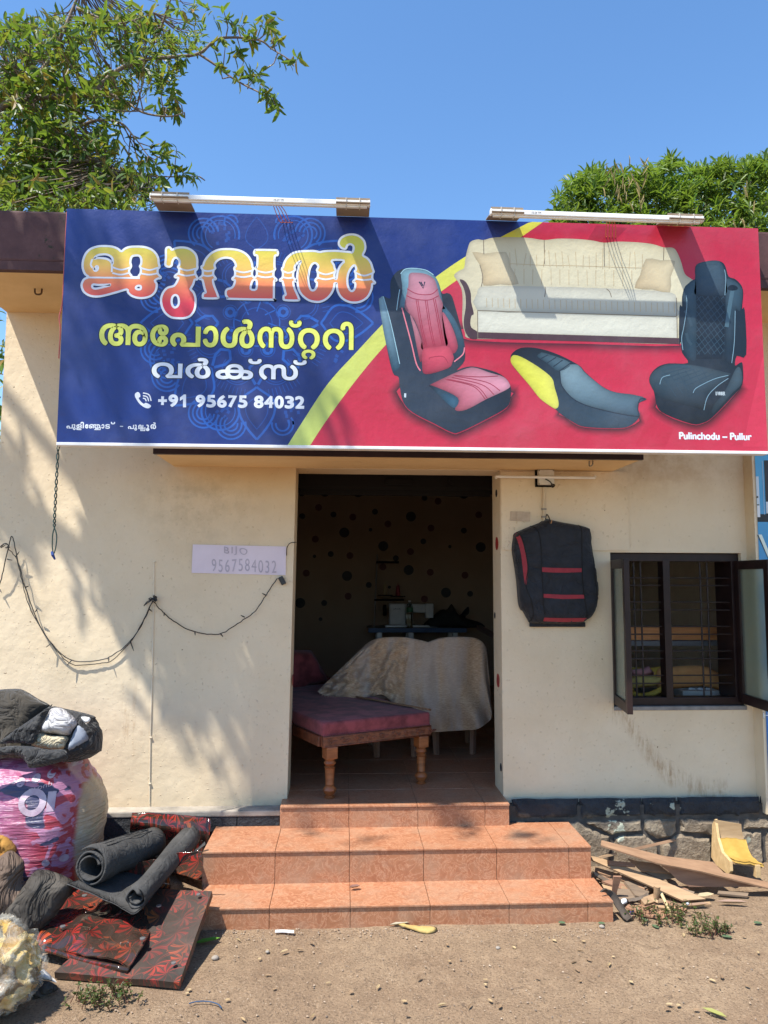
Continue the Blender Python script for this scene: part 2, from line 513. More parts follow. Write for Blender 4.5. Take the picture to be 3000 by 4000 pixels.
# ------------------------------------------------------------------ ground
def soil():
    m, n, l, b = nodes('dusty_brown_soil')
    tc = n.new('ShaderNodeTexCoord'); v = tc.outputs['Object']
    a = texnoise(n, l, v, .9, 6, .6); c_ = texnoise(n, l, v, 14.0, 8, .75); f = texnoise(n, l, v, 90.0, 4, .7); g = texnoise(n, l, v, 320.0, 2, .5)
    vo = n.new('ShaderNodeTexVoronoi'); vo.inputs['Scale'].default_value = 60.0; l.new(v, vo.inputs['Vector'])
    col = ramp(n, l, a.outputs[0], [(.3, (.27, .185, .118)), (.5, (.335, .235, .15)), (.7, (.385, .28, .183))]).outputs[0]
    st_ = texnoise(n, l, v, 2.6, 5, .65, .6)
    col = mixc(n, l, ramp(n, l, st_.outputs[0], [(.38, (.55, .55, .55)), (.52, (0, 0, 0))]).outputs[0], col, (.25, .165, .105))
    col = mixc(n, l, ramp(n, l, c_.outputs[0], [(.4, (.5, .5, .5)), (.62, (0, 0, 0))]).outputs[0], col, (.19, .13, .085))
    col = mixc(n, l, ramp(n, l, f.outputs[0], [(.36, (.8, .8, .8)), (.47, (0, 0, 0))]).outputs[0], col, (.13, .09, .06))
    col = mixc(n, l, ramp(n, l, f.outputs[0], [(.60, (0, 0, 0)), (.70, (.7, .7, .7))]).outputs[0], col, (.50, .40, .30))
    l.new(col, b.inputs['Base Color'])
    b.inputs['Roughness'].default_value = .95; b.inputs['Specular IOR Level'].default_value = .15
    H = mth(n, l, 'ADD', mth(n, l, 'ADD', mth(n, l, 'MULTIPLY', c_.outputs[0], 1.4), mth(n, l, 'MULTIPLY', f.outputs[0], .7)), mth(n, l, 'MULTIPLY', g.outputs[0], .3))
    bump(n, l, b, H, .9, .016)
    return m
M['soil'] = soil()
def ground():
    xs = sorted(set([-400, -60, -15, -6] + list(np.round(np.linspace(-4, 4, 161), 3)) + [6, 15, 60, 400]))
    ys = sorted(set([-400, -60, -15, -6] + list(np.round(np.linspace(-4, 1, 101), 3)) + [4, 8, 20, 60, 400]))
    V = []
    for y in ys:
        for x in xs:
            near = max(0, min(1, (4.5 - abs(x)) * 2)) * max(0, min(1, (4.5 + y) * 2)) * (1 if y < 1.2 else 0)
            z = near * (.010 * fbm((x * 2.2, y * 2.2, 3.3), 1, 4) + .004 * fbm((x * 9, y * 9, 1.1), 1, 3))
            # soil banks up a little against plinth and lowest step
            z += .012 * math.exp(-((y + .15) / .12) ** 2) if abs(x) < 4 else 0
            V.append((x, y, z - .004))
    nx = len(xs)
    F = [(j * nx + i, j * nx + i + 1, (j + 1) * nx + i + 1, (j + 1) * nx + i) for j in range(len(ys) - 1) for i in range(nx - 1)]
    o = mk('ground', V, F, M['soil'], smooth=True)
    o['kind'] = 'structure'
    return o
ground()

# ------------------------------------------------------------------ the shop building
B = thing('shop_building', 'single-storey cream painted shop with maroon roof edge and open doorway', 'building', (0, 0, 0))
FLZ = .395
XL, XR = -2.125, 4.6
DL0, DL1 = -.338, -.313           # door left: foot, head
DR = .974
DT = 2.40
WX0, WX1, WZ0, WZ1 = 1.672, 2.52, .915, 1.884
outer = [(XL, .355), (DL0, .355), (DL1, DT), (DR, DT), (DR, .355), (XR, .355), (XR, 3.365), (XL, 3.365)]
win = [(WX0, WZ0), (WX0, WZ1), (WX1, WZ1), (WX1, WZ0)]
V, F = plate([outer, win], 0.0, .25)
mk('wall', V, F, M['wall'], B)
V, F = plate([[(DR + .004, 2.39), (DR + .004, 1.895), (1.792, 1.895), (1.792, 2.40)]], -.012, .001)
mk('wall_patch', V, F, M['wall'], B)
for q in ((XL, XL + .25, .25, 5.0), (XR - .25, XR, .25, 5.0), (XL, XR, 5.0, 5.2)): mk('outer_wall', *bx(*q, 0, 3.362), M['wall'], B)
rb = mk('room_wall', *bx(XL + .25, 3.3, 4.72, 4.9, FLZ, 3.3), M['inwall'], B)
mk('room_side_wall', *bx(XL + .252, XL + .30, .26, 4.72, FLZ, 3.3), M['ceil'], B); mk('room_side_wall', *bx(3.25, 3.3, .26, 4.72, FLZ, 3.3), M['ceil'], B)
mk('room_ceiling', *bx(XL + .25, 3.3, .25, 4.9, 3.2, 3.3), M['ceil'], B)
# discs painted on the room's back wall
z5 = lambda x, y: (1050 + x / 1.475, 1750 + y / 1.475)
dots = [(190, 262, 17), (323, 252, 29, 0), (515, 255, 29, 0), (624, 237, 20, 1), (811, 257, 20, 1), (897, 288, 17, 0), (975, 307, 20, 1), (1124, 264, 29, 0),
        (287, 343, 20, 1), (193, 393, 17, 0), (373, 383, 17, 0), (484, 398, 20, 1), (612, 367, 17, 0), (819, 395, 29, 0), (1209, 385, 20, 1),
        (686, 438, 20, 1), (435, 487, 29, 0), (586, 471, 10, 0), (934, 461, 20, 1), (1124, 476, 17, 0), (268, 525, 20, 1), (660, 565, 29, 0),
        (890, 538, 17, 0), (1043, 568, 10, 0), (1221, 571, 29, 0), (263, 624, 10, 0), (357, 611, 17, 0), (467, 620, 20, 1), (816, 597, 20, 1),
        (732, 635, 17, 0), (216, 721, 20, 1), (451, 737, 29, 0), (657, 685, 20, 1), (806, 703, 29, 0), (930, 716, 20, 1), (1130, 733, 20, 1),
        (576, 789, 17, 0), (457, 854, 20, 1), (695, 802, 9, 0), (1021, 833, 29, 0), (1160, 840, 17, 0), (181, 893, 29, 0), (319, 893, 17, 0),
        (298, 986, 11, 0), (897, 870, 20, 1), (712, 200, 16, 0), (831, 205, 9, 0)]
for d in dots:
    p = PY(*z5(d[0], d[1]), 4.72); r = d[2] / 1.475 * (4.72 + 4.62) / FPX
    V, F = lathe((p[0], 4.717, p[2]), [(r, 0), (r, .002)], 20, (0, 1, 0))
    mk('painted_disc', V, F, M['darkred'] if len(d) > 3 and d[3] else M['black'], rb)
# discs on the right door reveal
for (px, py, ry, c) in ((1939, 1927, 15, 0), (1941, 2123, 26, 1), (1929, 2403, 12, 0), (1946, 2658, 26, 1), (1957, 2997, 15, 0)):
    p = PX(px, py, DR - .001); r = ry * (p[1] + 4.62) / FPX
    V, F = lathe((DR - .001, min(max(p[1], .03 + r), .22 - r), p[2]), [(r, 0), (r, .002)], 18, (-1, 0, 0))
    mk('reveal_disc', V, F, M['reddisc'] if c else M['black'], B)
p = PX(1137, 2650, DL0)
V, F = lathe((DL0 + .015, .12, p[2]), [(.035, 0), (.035, .002)], 18, (1, 0, 0)); mk('reveal_disc', V, F, M['reddisc'], B)
# rolled shutter at the door head
sh = mk('shutter_box', *bx(DL1 - .06, DR + .06, .262, .50, 2.30, 2.46, .02), M['shutter'], B)
mk('shutter_rail', *bx(DL1 + .01, DR - .01, .275, .30, 2.265, 2.302), M['shutter'], sh)
mk('shutter_lock', *bx(.26, .44, .246, .262, 2.335, 2.372, .005), M['shutter'], sh)
V, F = lathe((.70, .235, 2.36), [(.022, 0), (.022, .03)], 14, (0, 1, 0)); mk('shutter_pin', V, F, M['shutter'], sh)
# roof slab, its maroon fascia and the entrance canopy
SLY, SLZ = -.678, 3.362
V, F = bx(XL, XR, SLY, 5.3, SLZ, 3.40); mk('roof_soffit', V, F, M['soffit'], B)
V, F = bx(XL - .012, XR + .012, SLY - .012, 5.32, 3.398, 3.68, .012); mk('roof_slab', V, F, M['maroon'], B)
g = G(); g.add(*bx(XL - .01, XR, SLY - .01, SLY + .03, SLZ - .012, 3.399)); g.mk('roof_drip_edge', M['maroon'], B)
CY = -.47
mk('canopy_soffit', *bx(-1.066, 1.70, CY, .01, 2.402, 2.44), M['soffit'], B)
mk('canopy_slab', *bx(-1.075, 1.71, CY - .014, .012, 2.438, 2.52, .006), M['maroon2'], B)
mk('canopy_fascia', *bx(-1.072, 1.707, CY - .012, CY + .02, 2.399, 2.439), M['maroon2'], B)
# adjoining wall that stands forward at the right
PXX = 2.560
V, F = bx(PXX, XR, -.105, .002, .30, SLZ); mk('side_pier', V, F, M['wall'], B)
# plinth: painted band left, rubble stone right
pl = mk('plinth', *bx(XL - .02, XR, -.060, .26, -.1, .352), M['mortar'], B)
def stoneslab(poly, y, out, mat, seed, grid=.022, rough=.007):
    P = np.array(poly); c = P.mean(0)
    P = c + (P - c) * (1 - max(0, .0022) / max(.05, np.abs(P - c).mean()))
    Q = []
    for a, b_ in zip(P, np.roll(P, -1, 0)):
        k = max(2, int(np.hypot(*(b_ - a)) / .03))
        for i in range(k):
            q = a + (b_ - a) * i / k
            Q.append(q + np.array([mnoise.noise(Vector((q[0] * 14, q[1] * 14, seed))), mnoise.noise(Vector((q[0] * 14, q[1] * 14, seed + 9)))]) * .005)
    V, F = puff([tuple(q) for q in Q], (0, y, 0), (1, 0, 0), (0, 0, 1), out, .004, grid, rough, 7, seed, .18, .005)
    return V, F
def pp(*pts): return [(PY(x, y, -.07)[0], PY(x, y, -.07)[2]) for x, y in pts]
rocks = [(0, [(2000, 3126), (2265, 3123), (2265, 3206), (2010, 3206)]), (0, [(2265, 3123), (2513, 3121), (2513, 3194), (2265, 3205)]), (0, [(2513, 3121), (2651, 3119), (2651, 3194), (2513, 3194)]),
         (0, [(2651, 3119), (2975, 3115), (2975, 3192), (2651, 3194)]), (0, [(2975, 3115), (3220, 3111), (3220, 3190), (2975, 3192)]),
         (1, [(2010, 3206), (2265, 3205), (2300, 3230), (2393, 3266), (2390, 3440), (2010, 3440)]), (1, [(2265, 3205), (2513, 3195), (2513, 3250), (2393, 3266), (2300, 3230)]),
         (1, [(2393, 3266), (2513, 3250), (2566, 3288), (2600, 3440), (2390, 3440)]), (1, [(2513, 3195), (2651, 3195), (2656, 3251), (2608, 3281), (2566, 3288), (2513, 3250)]),
         (1, [(2566, 3288), (2608, 3281), (2656, 3251), (2781, 3270), (2790, 3440), (2600, 3440)]), (1, [(2651, 3195), (2900, 3195), (2899, 3248), (2781, 3270), (2656, 3251)]),
         (1, [(2781, 3270), (2899, 3248), (2985, 3243), (2990, 3440), (2790, 3440)]), (1, [(2900, 3195), (3220, 3190), (3220, 3262), (2985, 3243), (2899, 3248)]),
         (1, [(2985, 3243), (3220, 3262), (3220, 3440), (2990, 3440)])]
for i, (k, r) in enumerate(rocks):
    poly = pp(*r)[::-1]
    V, F = stoneslab(poly, -.045, .028 if k == 0 else .036, M['stone'], i + 1)
    mk('stone', V, F, M['stone'] , pl, autosmooth=50)
# left of the steps: black skirting blocks under a cement ledge
for i, (a, b_) in enumerate(((XL, -1.62), (-1.62, -1.05), (-1.05, -.62), (-.62, -.37))):
    mk('skirting_block', *bx(a + .002, b_ - .002, -.095, -.04, -.05, .325, .004), M['plinth'], pl)
mk('cement_ledge', *bx(XL - .02, -.366, -.10, .004, .324, .358, .008), M['ledge'], pl)

# ------------------------------------------------------------------ room floor tiles
fl = mk('room_floor', *bx(XL + .26, 3.3, .03, 4.9, .2, FLZ - .004), M['grout'], B)
TY = [-.150, .18, .565, .95, 1.335, 1.72, 2.105]
xj0 = PY(1363, 3190, -.15)[0]
for j in range(len(TY) - 1):
    for i in range(-2, 5):
        x0, x1 = xj0 + .4 * i + .0015, xj0 + .4 * i + .3985
        lo, hi = (DL0 - .0, DR) if j > 0 else (-.367, .977)
        if j > 0: lo, hi = -1.2, 1.6
        x0, x1 = max(x0, lo), min(x1, hi)
        if x1 - x0 < .02: continue
        y0, y1 = TY[j] + .002, TY[j + 1] - .002
        if j == 0: y0 = TY[0] - .006
        mk('floor_tile', *bx(x0, x1, y0, y1, FLZ - .012, FLZ, .002), M['tile'], fl)

# ------------------------------------------------------------------ entrance steps
ST = thing('entrance_steps', 'three terracotta tiled steps leading up to the open shop doorway', 'steps', (.3, -.45, 0))
def step(x0, x1, yf, yb, z0, z1, jp, jt, label):
    mk('step_core', *bx(x0 + .01, x1 - .01, yf + .01, yb, z0 - .06, z1 - .008), M['grout'], ST)
    xs = [x0] + [j for j in jp if x0 + .02 < j < x1 - .02] + [x1]
    for a, b_ in zip(xs[:-1], xs[1:]):
        mk('riser_tile', *bx(a + .0012, b_ - .0012, yf, yf + .010, z0 - .02, z1 - .013, .0015), M['tile'], ST)
        if jt: mk('tread_tile', *bx(a + .0012, b_ - .0012, yf - .008, yb - .001, z1 - .010, z1, .002), M['tile'], ST)
    for xx, s in ((x0, 1), (x1, -1)):
        mk('side_tile', *bx(xx, xx + s * .010, yf + .012, yb, z0 - .02, z1 - .012, .0015), M['tile'], ST)
j1 = [PY(x, 3570, -.78)[0] for x in (736, 1052, 1368, 1680, 1989, 2297)]
j2 = [PY(x, 3390, -.50)[0] for x in (1074, 1365, 1655, 1940, 2223)]
j3 = [PY(x, 3190, -.15)[0] for x in (1363, 1633, 1895)]
step(-.730, 1.362, -.780, -.49, 0, .10, j1, True, 1)
step(-.742, 1.346, -.500, -.098, .10, .27, j2, True, 2)
step(-.367, .977, -.148, -.05, .27, .393, j3, False, 3)
mk('tread_tile', *bx(-.366, .976, -.10, -.046, .255, .2695), M['grout'], ST)

# ------------------------------------------------------------------ window: frame, grille, two open casements
W = mk('window_frame', *(lambda g: (g.V, g.F))((lambda g: [g.add(*bx(WX0, WX1, .03, .11, WZ1 - .055, WZ1 - .002, .004)), g.add(*bx(WX0, WX1, .03, .11, WZ0 + .012, WZ0 + .062, .004)),
     g.add(*bx(WX0 + .001, WX0 + .05, .031, .248, WZ0 + .05, WZ1 - .04, .004)), g.add(*bx(WX1 - .05, WX1 - .001, .031, .248, WZ0 + .05, WZ1 - .04, .004)),
     g.add(*bx(2.022, 2.068, .028, .112, WZ0 + .05, WZ1 - .04, .004))][0])(G())), M['darkwood'], B)
mk('window_sill', *bx(WX0 + .001, WX1 - .001, -.006, .249, WZ0 - .012, WZ0 + .012, .003), M['sill'], B)
zw = lambda x, y: (2350 + x / 2.552, 2100 + y / 2.552)
for (xa, xb, ya, yb) in ((325, 345, 250, 1610), (390, 415, 250, 1610), (985, 1015, 250, 1610), (1055, 1085, 250, 1610)):
    p = PY(*zw((xa + xb) / 2, 930), .08)
    mk('grille_bar', *tube([(p[0], .08, WZ0 + .05), (p[0], .08, WZ1 - .05)], .006, 8), M['iron'], W)
for yy in (403, 477, 643, 722, 885, 963, 1130, 1208, 1373, 1452):
    p = PY(*zw(700, yy), .07)
    mk('grille_bar', *tube([(WX0 + .05, .07, p[2]), (WX1 - .05, .07, p[2])], .0045, 8), M['iron'], W)
def casement(name, hx, ang, w, flip):
    """hinged at (hx, 0.02); swings out of the wall by ang"""
    d = np.array([math.cos(ang), math.sin(ang), 0]); nn = np.array([-d[1], d[0], 0])
    h0 = np.array([hx, .020, 0])
    z0, z1 = WZ0 + .03, WZ1 - .05
    g = G()
    def bar(a0, a1, zz0, zz1, t=.032):
        g.add(*obox(h0 + d * (a0 + a1) / 2 + np.array([0, 0, (zz0 + zz1) / 2]), d, nn, (a1 - a0, t, zz1 - zz0), .003))
    bar(0, .05, z0, z1); bar(w - .05, w, z0, z1); bar(.05, w - .05, z0, z0 + .06, .031); bar(.05, w - .05, z1 - .055, z1, .031)
    c = g.mk(name, M['darkwood'], B)
    mk('glass_pane', *obox(h0 + d * w / 2 + np.array([0, 0, (z0 + z1) / 2]), d, nn, (w - .094, .005, z1 - z0 - .108)), M['glass'], c)
    return c
cl = casement('window_casement', WX0 + .020, math.radians(-98.7), .40, 1)
cl['label'] = 'window casement swung open edge-on beside the seat cover'
mk('paper_tag', *obox(PX(2438, 2410, WX0 + .02 + .05) + np.array([.014, 0, 0]), (0, 1, 0), (0, 0, 1), (.03, .07, .001)), pm('tag_paper', (.75, .73, .68), .8), cl)
cr_ = casement('window_casement', WX1 - .02, math.radians(-92), .40, 0)
cr_['label'] = 'window casement swung open towards the blue banner'

# ------------------------------------------------------------------ signboard with its printed artwork
def print_mat(name, rough=.38):
    m, n, l, b = nodes(name)
    at = n.new('ShaderNodeAttribute'); at.attribute_name = 'Col'
    tc = n.new('ShaderNodeTexCoord')
    t = texnoise(n, l, tc.outputs['Object'], 3.0, 5, .6)
    t2 = texnoise(n, l, tc.outputs['Object'], 38.0, 3, .6)
    c = mixc(n, l, ramp(n, l, t.outputs[0], [(.45, (0, 0, 0)), (.8, (.08, .08, .08))]).outputs[0], at.outputs[0], (.42, .44, .48))
    l.new(c, b.inputs['Base Color'])
    b.inputs['Roughness'].default_value = rough; b.inputs['Specular IOR Level'].default_value = .45
    h = mth(n, l, 'ADD', mth(n, l, 'MULTIPLY', t.outputs[0], 1.0), mth(n, l, 'MULTIPLY', t2.outputs[0], .03))
    tw = texnoise(n, l, tc.outputs['Object'], 1.1, 2, .5)
    bump(n, l, b, mth(n, l, 'ADD', h, mth(n, l, 'MULTIPLY', tw.outputs[0], 2.5)), .42, .03)
    return m
M['print'] = print_mat('printed_flex_banner')
SY = -.80
sx0, sx1, sz0, sz1 = -1.476, 2.256, 2.396, 3.642
SG = thing('signboard', 'wide blue and red printed signboard with upholstery pictures above the doorway', 'signboard', ((sx0 + sx1) / 2, SY, sz0))
mk('sign_frame', *bx(sx0 + .004, sx1 - .004, SY + .002, SY + .055, sz0 + .004, sz1 - .004), pm('sign_frame_steel', (.35, .35, .36), .5, metal=.3), SG)
mk('sign_bottom_hem', *bx(sx0, sx1, SY - .004, SY + .05, sz0 - .014, sz0 + .003, .003), pm('white_banner_hem', (.78, .78, .77), .5), SG)
LAY = [0]
def lay(k): return SY - .00016 * k
def s3(x, z, k): return (x, lay(k), z)
def toplane(px, py):
    p = PY(px, py, SY); return (min(max(p[0], sx0), sx1), min(max(p[2], sz0), sz1))
def zz(ox, oy, sc): return lambda pts: [(ox + x / sc, oy + y / sc) for x, y in pts]
def gradcol(pts2, col):
    """col: one colour, or (c0, c1, angle): linear blend across the shape"""
    P = np.array(pts2)
    if len(col) == 3 and not isinstance(col[0], (tuple, list)): return [col] * len(P)
    c0, c1, a = col
    d = P @ np.array([math.cos(a), math.sin(a)]); t = (d - d.min()) / max(1e-9, d.max() - d.min())
    return [tuple(np.array(c0) * (1 - k) + np.array(c1) * k) for k in t]
def shape(name, loops, k, col, parent=SG, smooth=4, mat=None, rim=0.0, rw=.022):
    """loops in photo pixels, first the outline, then holes; rim darkens the printed edge like a studio photograph"""
    L = []
    for lp in loops:
        q = cr(lp, smooth, True) if smooth else lp
        L.append([toplane(*p) for p in q])
    if not rim:
        pts, tri = tess(L)
        return mk(name, [s3(p[0], p[1], k) for p in pts], tri, mat or M['print'], parent, cols=gradcol(pts, col))
    P = np.array(L[0]); pts = [Vector(p) for p in L[0]]; m_ = len(pts); gd = .014; lo, hi = P.min(0), P.max(0)
    for yy in np.arange(lo[1] + gd / 2, hi[1], gd):
        for xx in np.arange(lo[0] + gd / 2, hi[0], gd):
            if inpoly(xx, yy, L[0]) and segd(xx, yy, P) > gd * .4: pts.append(Vector((xx, yy)))
    v2, _, fs, *_r = delaunay_2d_cdt(pts, [(i, (i + 1) % m_) for i in range(m_)], [], 1, 1e-8)
    P2 = [(v.x, v.y) for v in v2]; C = gradcol(P2, col)
    C = [tuple(np.array(c) * (1 - rim * math.exp(-(segd(p[0], p[1], P) / rw)) + .10 * rim * mnoise.noise(Vector((p[0] * 14, p[1] * 14, k))))) for p, c in zip(P2, C)]
    return mk(name, [s3(p[0], p[1], k) for p in P2], faceup2(P2, [tuple(f) for f in fs]), M['print'], parent, cols=C)
def faceup2(V, F):
    return [f if (V[f[1]][0] - V[f[0]][0]) * (V[f[2]][1] - V[f[0]][1]) - (V[f[1]][1] - V[f[0]][1]) * (V[f[2]][0] - V[f[0]][0]) > 0 else tuple(f[::-1]) for f in F]
def softshadow(loop_px, dx, dy, w, dark, parent):
    """printed soft shadow: dark inside, fading to the red field"""
    A_ = [toplane(x + dx, y + dy) for x, y in cr(loop_px, 3, True)]; n = len(A_); P = np.array(A_); c = P.mean(0)
    g = G(); out_ = []
    sgn = 1 if area2_(A_) > 0 else -1
    for i in range(n):
        t = P[(i + 1) % n] - P[i - 1]; t = t / max(1e-9, np.hypot(*t)); out_.append(P[i] + sgn * np.array([t[1], -t[0]]) * w)
    z0 = sz0 + .002
    out_ = [np.array([min(max(p[0], sx0), sx1), min(max(p[1], z0), sz1)]) for p in out_]
    V = [s3(p[0], p[1], 2.6) for p in P] + [s3(p[0], p[1], 2.6) for p in out_]
    def redat(p):
        d_ = p[0] * math.cos(-1.2) + p[1] * math.sin(-1.2); t_ = min(1, max(0, (d_ - REDR[0]) / (REDR[1] - REDR[0]))); return tuple(np.array(sr(176, 30, 56)) * (1 - t_) + np.array(sr(192, 44, 70)) * t_)
    return mk('printed_shadow', V, [(i, i + n, (i + 1) % n + n, (i + 1) % n) if sgn > 0 else (i, (i + 1) % n, (i + 1) % n + n, i + n) for i in range(n)], M['print'], parent, cols=[dark] * n + [redat(p) for p in out_])
def area2_(l): return sum(l[i][0] * l[(i + 1) % len(l)][1] - l[(i + 1) % len(l)][0] * l[i][1] for i in range(len(l)))
def ribbon(pts, w, taper=False):
    """2-D polyline -> quads"""
    P = np.array(pts, float); V = []; F = []
    for i in range(len(P)):
        t = P[min(i + 1, len(P) - 1)] - P[max(i - 1, 0)]; t = t / max(1e-9, np.hypot(*t)); nn = np.array([-t[1], t[0]])
        ww = w * (1 if not taper else max(.25, math.sin(math.pi * (i + .5) / len(P))))
        V += [P[i] + nn * ww / 2, P[i] - nn * ww / 2]
    for i in range(len(P) - 1): F.append((2 * i, 2 * i + 1, 2 * i + 3, 2 * i + 2))
    return V, F
def strokes(name, lines, w, k, col, parent=SG, smooth=5):
    """lines in photo pixels joined as one flat print"""
    g = G()
    for li, ln in enumerate(lines):
        q = cr(ln, smooth) if len(ln) > 2 and smooth else ln
        V, F = ribbon([toplane(*p) for p in q], w * 3.82 / FPX)
        g.add([s3(v[0], v[1], k + .06 * (li % 8)) for v in V], F, col)
    return g.mk(name, M['print'], parent)
sr = lambda *c: tuple(x * .92 for x in s2l(*c))
# ground colours of the print
def face():
    nx, nz = 40, 14; V = []; C = []
    for j in range(nz + 1):
        for i in range(nx + 1):
            x = sx0 + (sx1 - sx0) * i / nx; z = sz0 + (sz1 - sz0) * j / nz
            V.append((x, lay(0), z))
            t = .5 + .5 * mnoise.noise(Vector((x * 1.7, z * 1.7, 4)))
            C.append(tuple(np.array(sr(15, 30, 92)) * (1 - t) + np.array(sr(25, 55, 132)) * t))
    F = [(j * (nx + 1) + i, j * (nx + 1) + i + 1, (j + 1) * (nx + 1) + i + 1, (j + 1) * (nx + 1) + i) for j in range(nz) for i in range(nx)]
    return mk('sign_face', V, F, M['print'], SG, cols=C)
face()
arcO = [(1120, 1745), (1180, 1650), (1280, 1500), (1390, 1378), (1520, 1240), (1640, 1130), (1790, 1020), (1930, 940), (2080, 862)]
arcI = [(1208, 1745), (1270, 1650), (1360, 1525), (1460, 1400), (1570, 1280), (1690, 1165), (1820, 1070), (1950, 985), (2120, 868)]
rO = cr(arcO, 6); rI = cr(arcI, 6)
_q = np.array([toplane(x, y) for x, y in list(rI) + [(2990, 880), (3040, 1780), (1208, 1780)]]) @ np.array([math.cos(-1.2), math.sin(-1.2)])
REDR = (_q.min(), _q.max())
shape('printed_red_field', [[(x, y) for x, y in rI] + [(2990, 880), (3040, 1780), (1208, 1780)]], 1, (sr(176, 30, 56), sr(192, 44, 70), -1.2), smooth=0)
shape('printed_yellow_arc', [[tuple(p) for p in rO] + [tuple(p) for p in rI[::-1]]], 2, (sr(188, 204, 108), sr(200, 194, 54), .6), smooth=0)
for q, c in (([(2330, 880), (2450, 890), (2340, 1000), (2250, 1010)], (156, 24, 46)), ([(2900, 1745), (2985, 1380), (3010, 1380), (3010, 1745)], (200, 50, 76)), ([(2480, 1745), (2650, 1380), (2760, 1400), (2600, 1745)], (184, 36, 62))):
    shape('printed_red_facet', [q], 1.5, sr(*c), smooth=0)
# mandala
def mandala():
    cx, cy = 1003, 1262
    g = G(); lb = sr(30, 84, 168); lb2 = sr(25, 68, 146)
    cnt = [0]
    def add(line, w, c=lb, close=False):
        cnt[0] += 1; kz = .25 + .075 * (cnt[0] % 11)
        pts = [(cx + r * math.sin(a), cy - r * math.cos(a)) for r, a in line]
        if min(p[1] for p in pts) < 838 or max(p[1] for p in pts) > 1722: return
        for x, y in pts:
            if x > np.interp(y, [862, 1020, 1240, 1500, 1745], [2060, 1770, 1500, 1270, 1110]): return
        V, F = ribbon([toplane(*p) for p in pts], w * 3.82 / FPX); g.add([s3(v[0], v[1], kz) for v in V], F, c)
    def ring(r0, a0, rad, w, n=24, c=lb, f=0, t=2 * math.pi):
        px, py = r0 * math.sin(a0), r0 * math.cos(a0)
        pts = []
        for k in range(n + 1):
            th = a0 + f + t * k / n
            x, y = px + rad * math.sin(th), py + rad * math.cos(th)
            pts.append((math.hypot(x, y), math.atan2(x, y)))
        add(pts, w, c)
    ring(0, 0, 90, 5, 40); ring(0, 0, 60, 4, 40, lb2)
    for k in range(8):
        a = k * math.pi / 4
        add([(45, a), (90, a + .18)], 5); ring(112, a + .39, 16, 12, 14); ring(112, a + .39, 28, 4, 18, lb2)
        for s in (-1, 1):
            add([(150, a), (175, a + s * .16), (205, a + s * .13), (240, a + s * .02)], 11)
            add(cr([(250, a), (300, a + s * .20), (360, a + s * .19), (455, a)], 6), 9)
            add(cr([(285, a), (320, a + s * .12), (360, a + s * .11), (415, a)], 6), 4, lb2)
        b = a + math.pi / 8
        ring(195, b, 60, 4, 22, lb2, -1.9, 3.8); ring(200, b, 46, 4, 22, lb2, -1.9, 3.8)
        for j in range(9):
            th = b + (j - 4) * .055
            add([(262, th), (292, th)], 3, lb2)
        for rr in (74, 58):
            ring(372, b, rr, 8 if rr == 74 else 4, 28, lb, -2.2, 4.4)
        for j in range(14):
            r0, th0 = rnd.uniform(330, 412), b + rnd.uniform(-.1, .1)
            add([(r0, th0), (r0 + 13, th0 + .01)], 11, lb2)
        for s in (-1, 1):
            for rr in (26, 42, 58):
                ring(408, a + s * .25, rr, 7, 20, lb, -2.0, 4.0)
    return g.mk('printed_mandala', M['print'], SG)
mandala()
# ---- title lettering
def curve_fill(loops, offset, res=0):
    cu = bpy.data.curves.new('tmp', 'CURVE'); cu.dimensions = '2D'; cu.fill_mode = 'BOTH'; cu.offset = offset
    for lp in loops:
        s = cu.splines.new('POLY'); s.points.add(len(lp) - 1)
        for p, q in zip(s.points, lp): p.co = (q[0], q[1], 0, 1)
        s.use_cyclic_u = True
    return flat(cu)
def flat(cu):
    o = bpy.data.objects.new('tmp', cu); COL.objects.link(o)
    bpy.context.view_layer.update()
    me = bpy.data.meshes.new_from_object(o.evaluated_get(bpy.context.evaluated_depsgraph_get()))
    V = np.array([v.co[:] for v in me.vertices]).reshape(-1, 3); F = [tuple(p.vertices) for p in me.polygons]
    bpy.data.objects.remove(o); bpy.data.curves.remove(cu); bpy.data.meshes.remove(me)
    return V, F
def faceup(V, F):
    out = []
    for f in F:
        a, b_, c = V[f[0]], V[f[1]], V[f[2]]
        out.append(f if (b_[0] - a[0]) * (c[1] - a[1]) - (b_[1] - a[1]) * (c[0] - a[0]) > 0 else tuple(f[::-1]))
    return out
zA, zB, zC = zz(300, 900, 3.0), zz(750, 880, 4.366), zz(1080, 900, 4.1475)
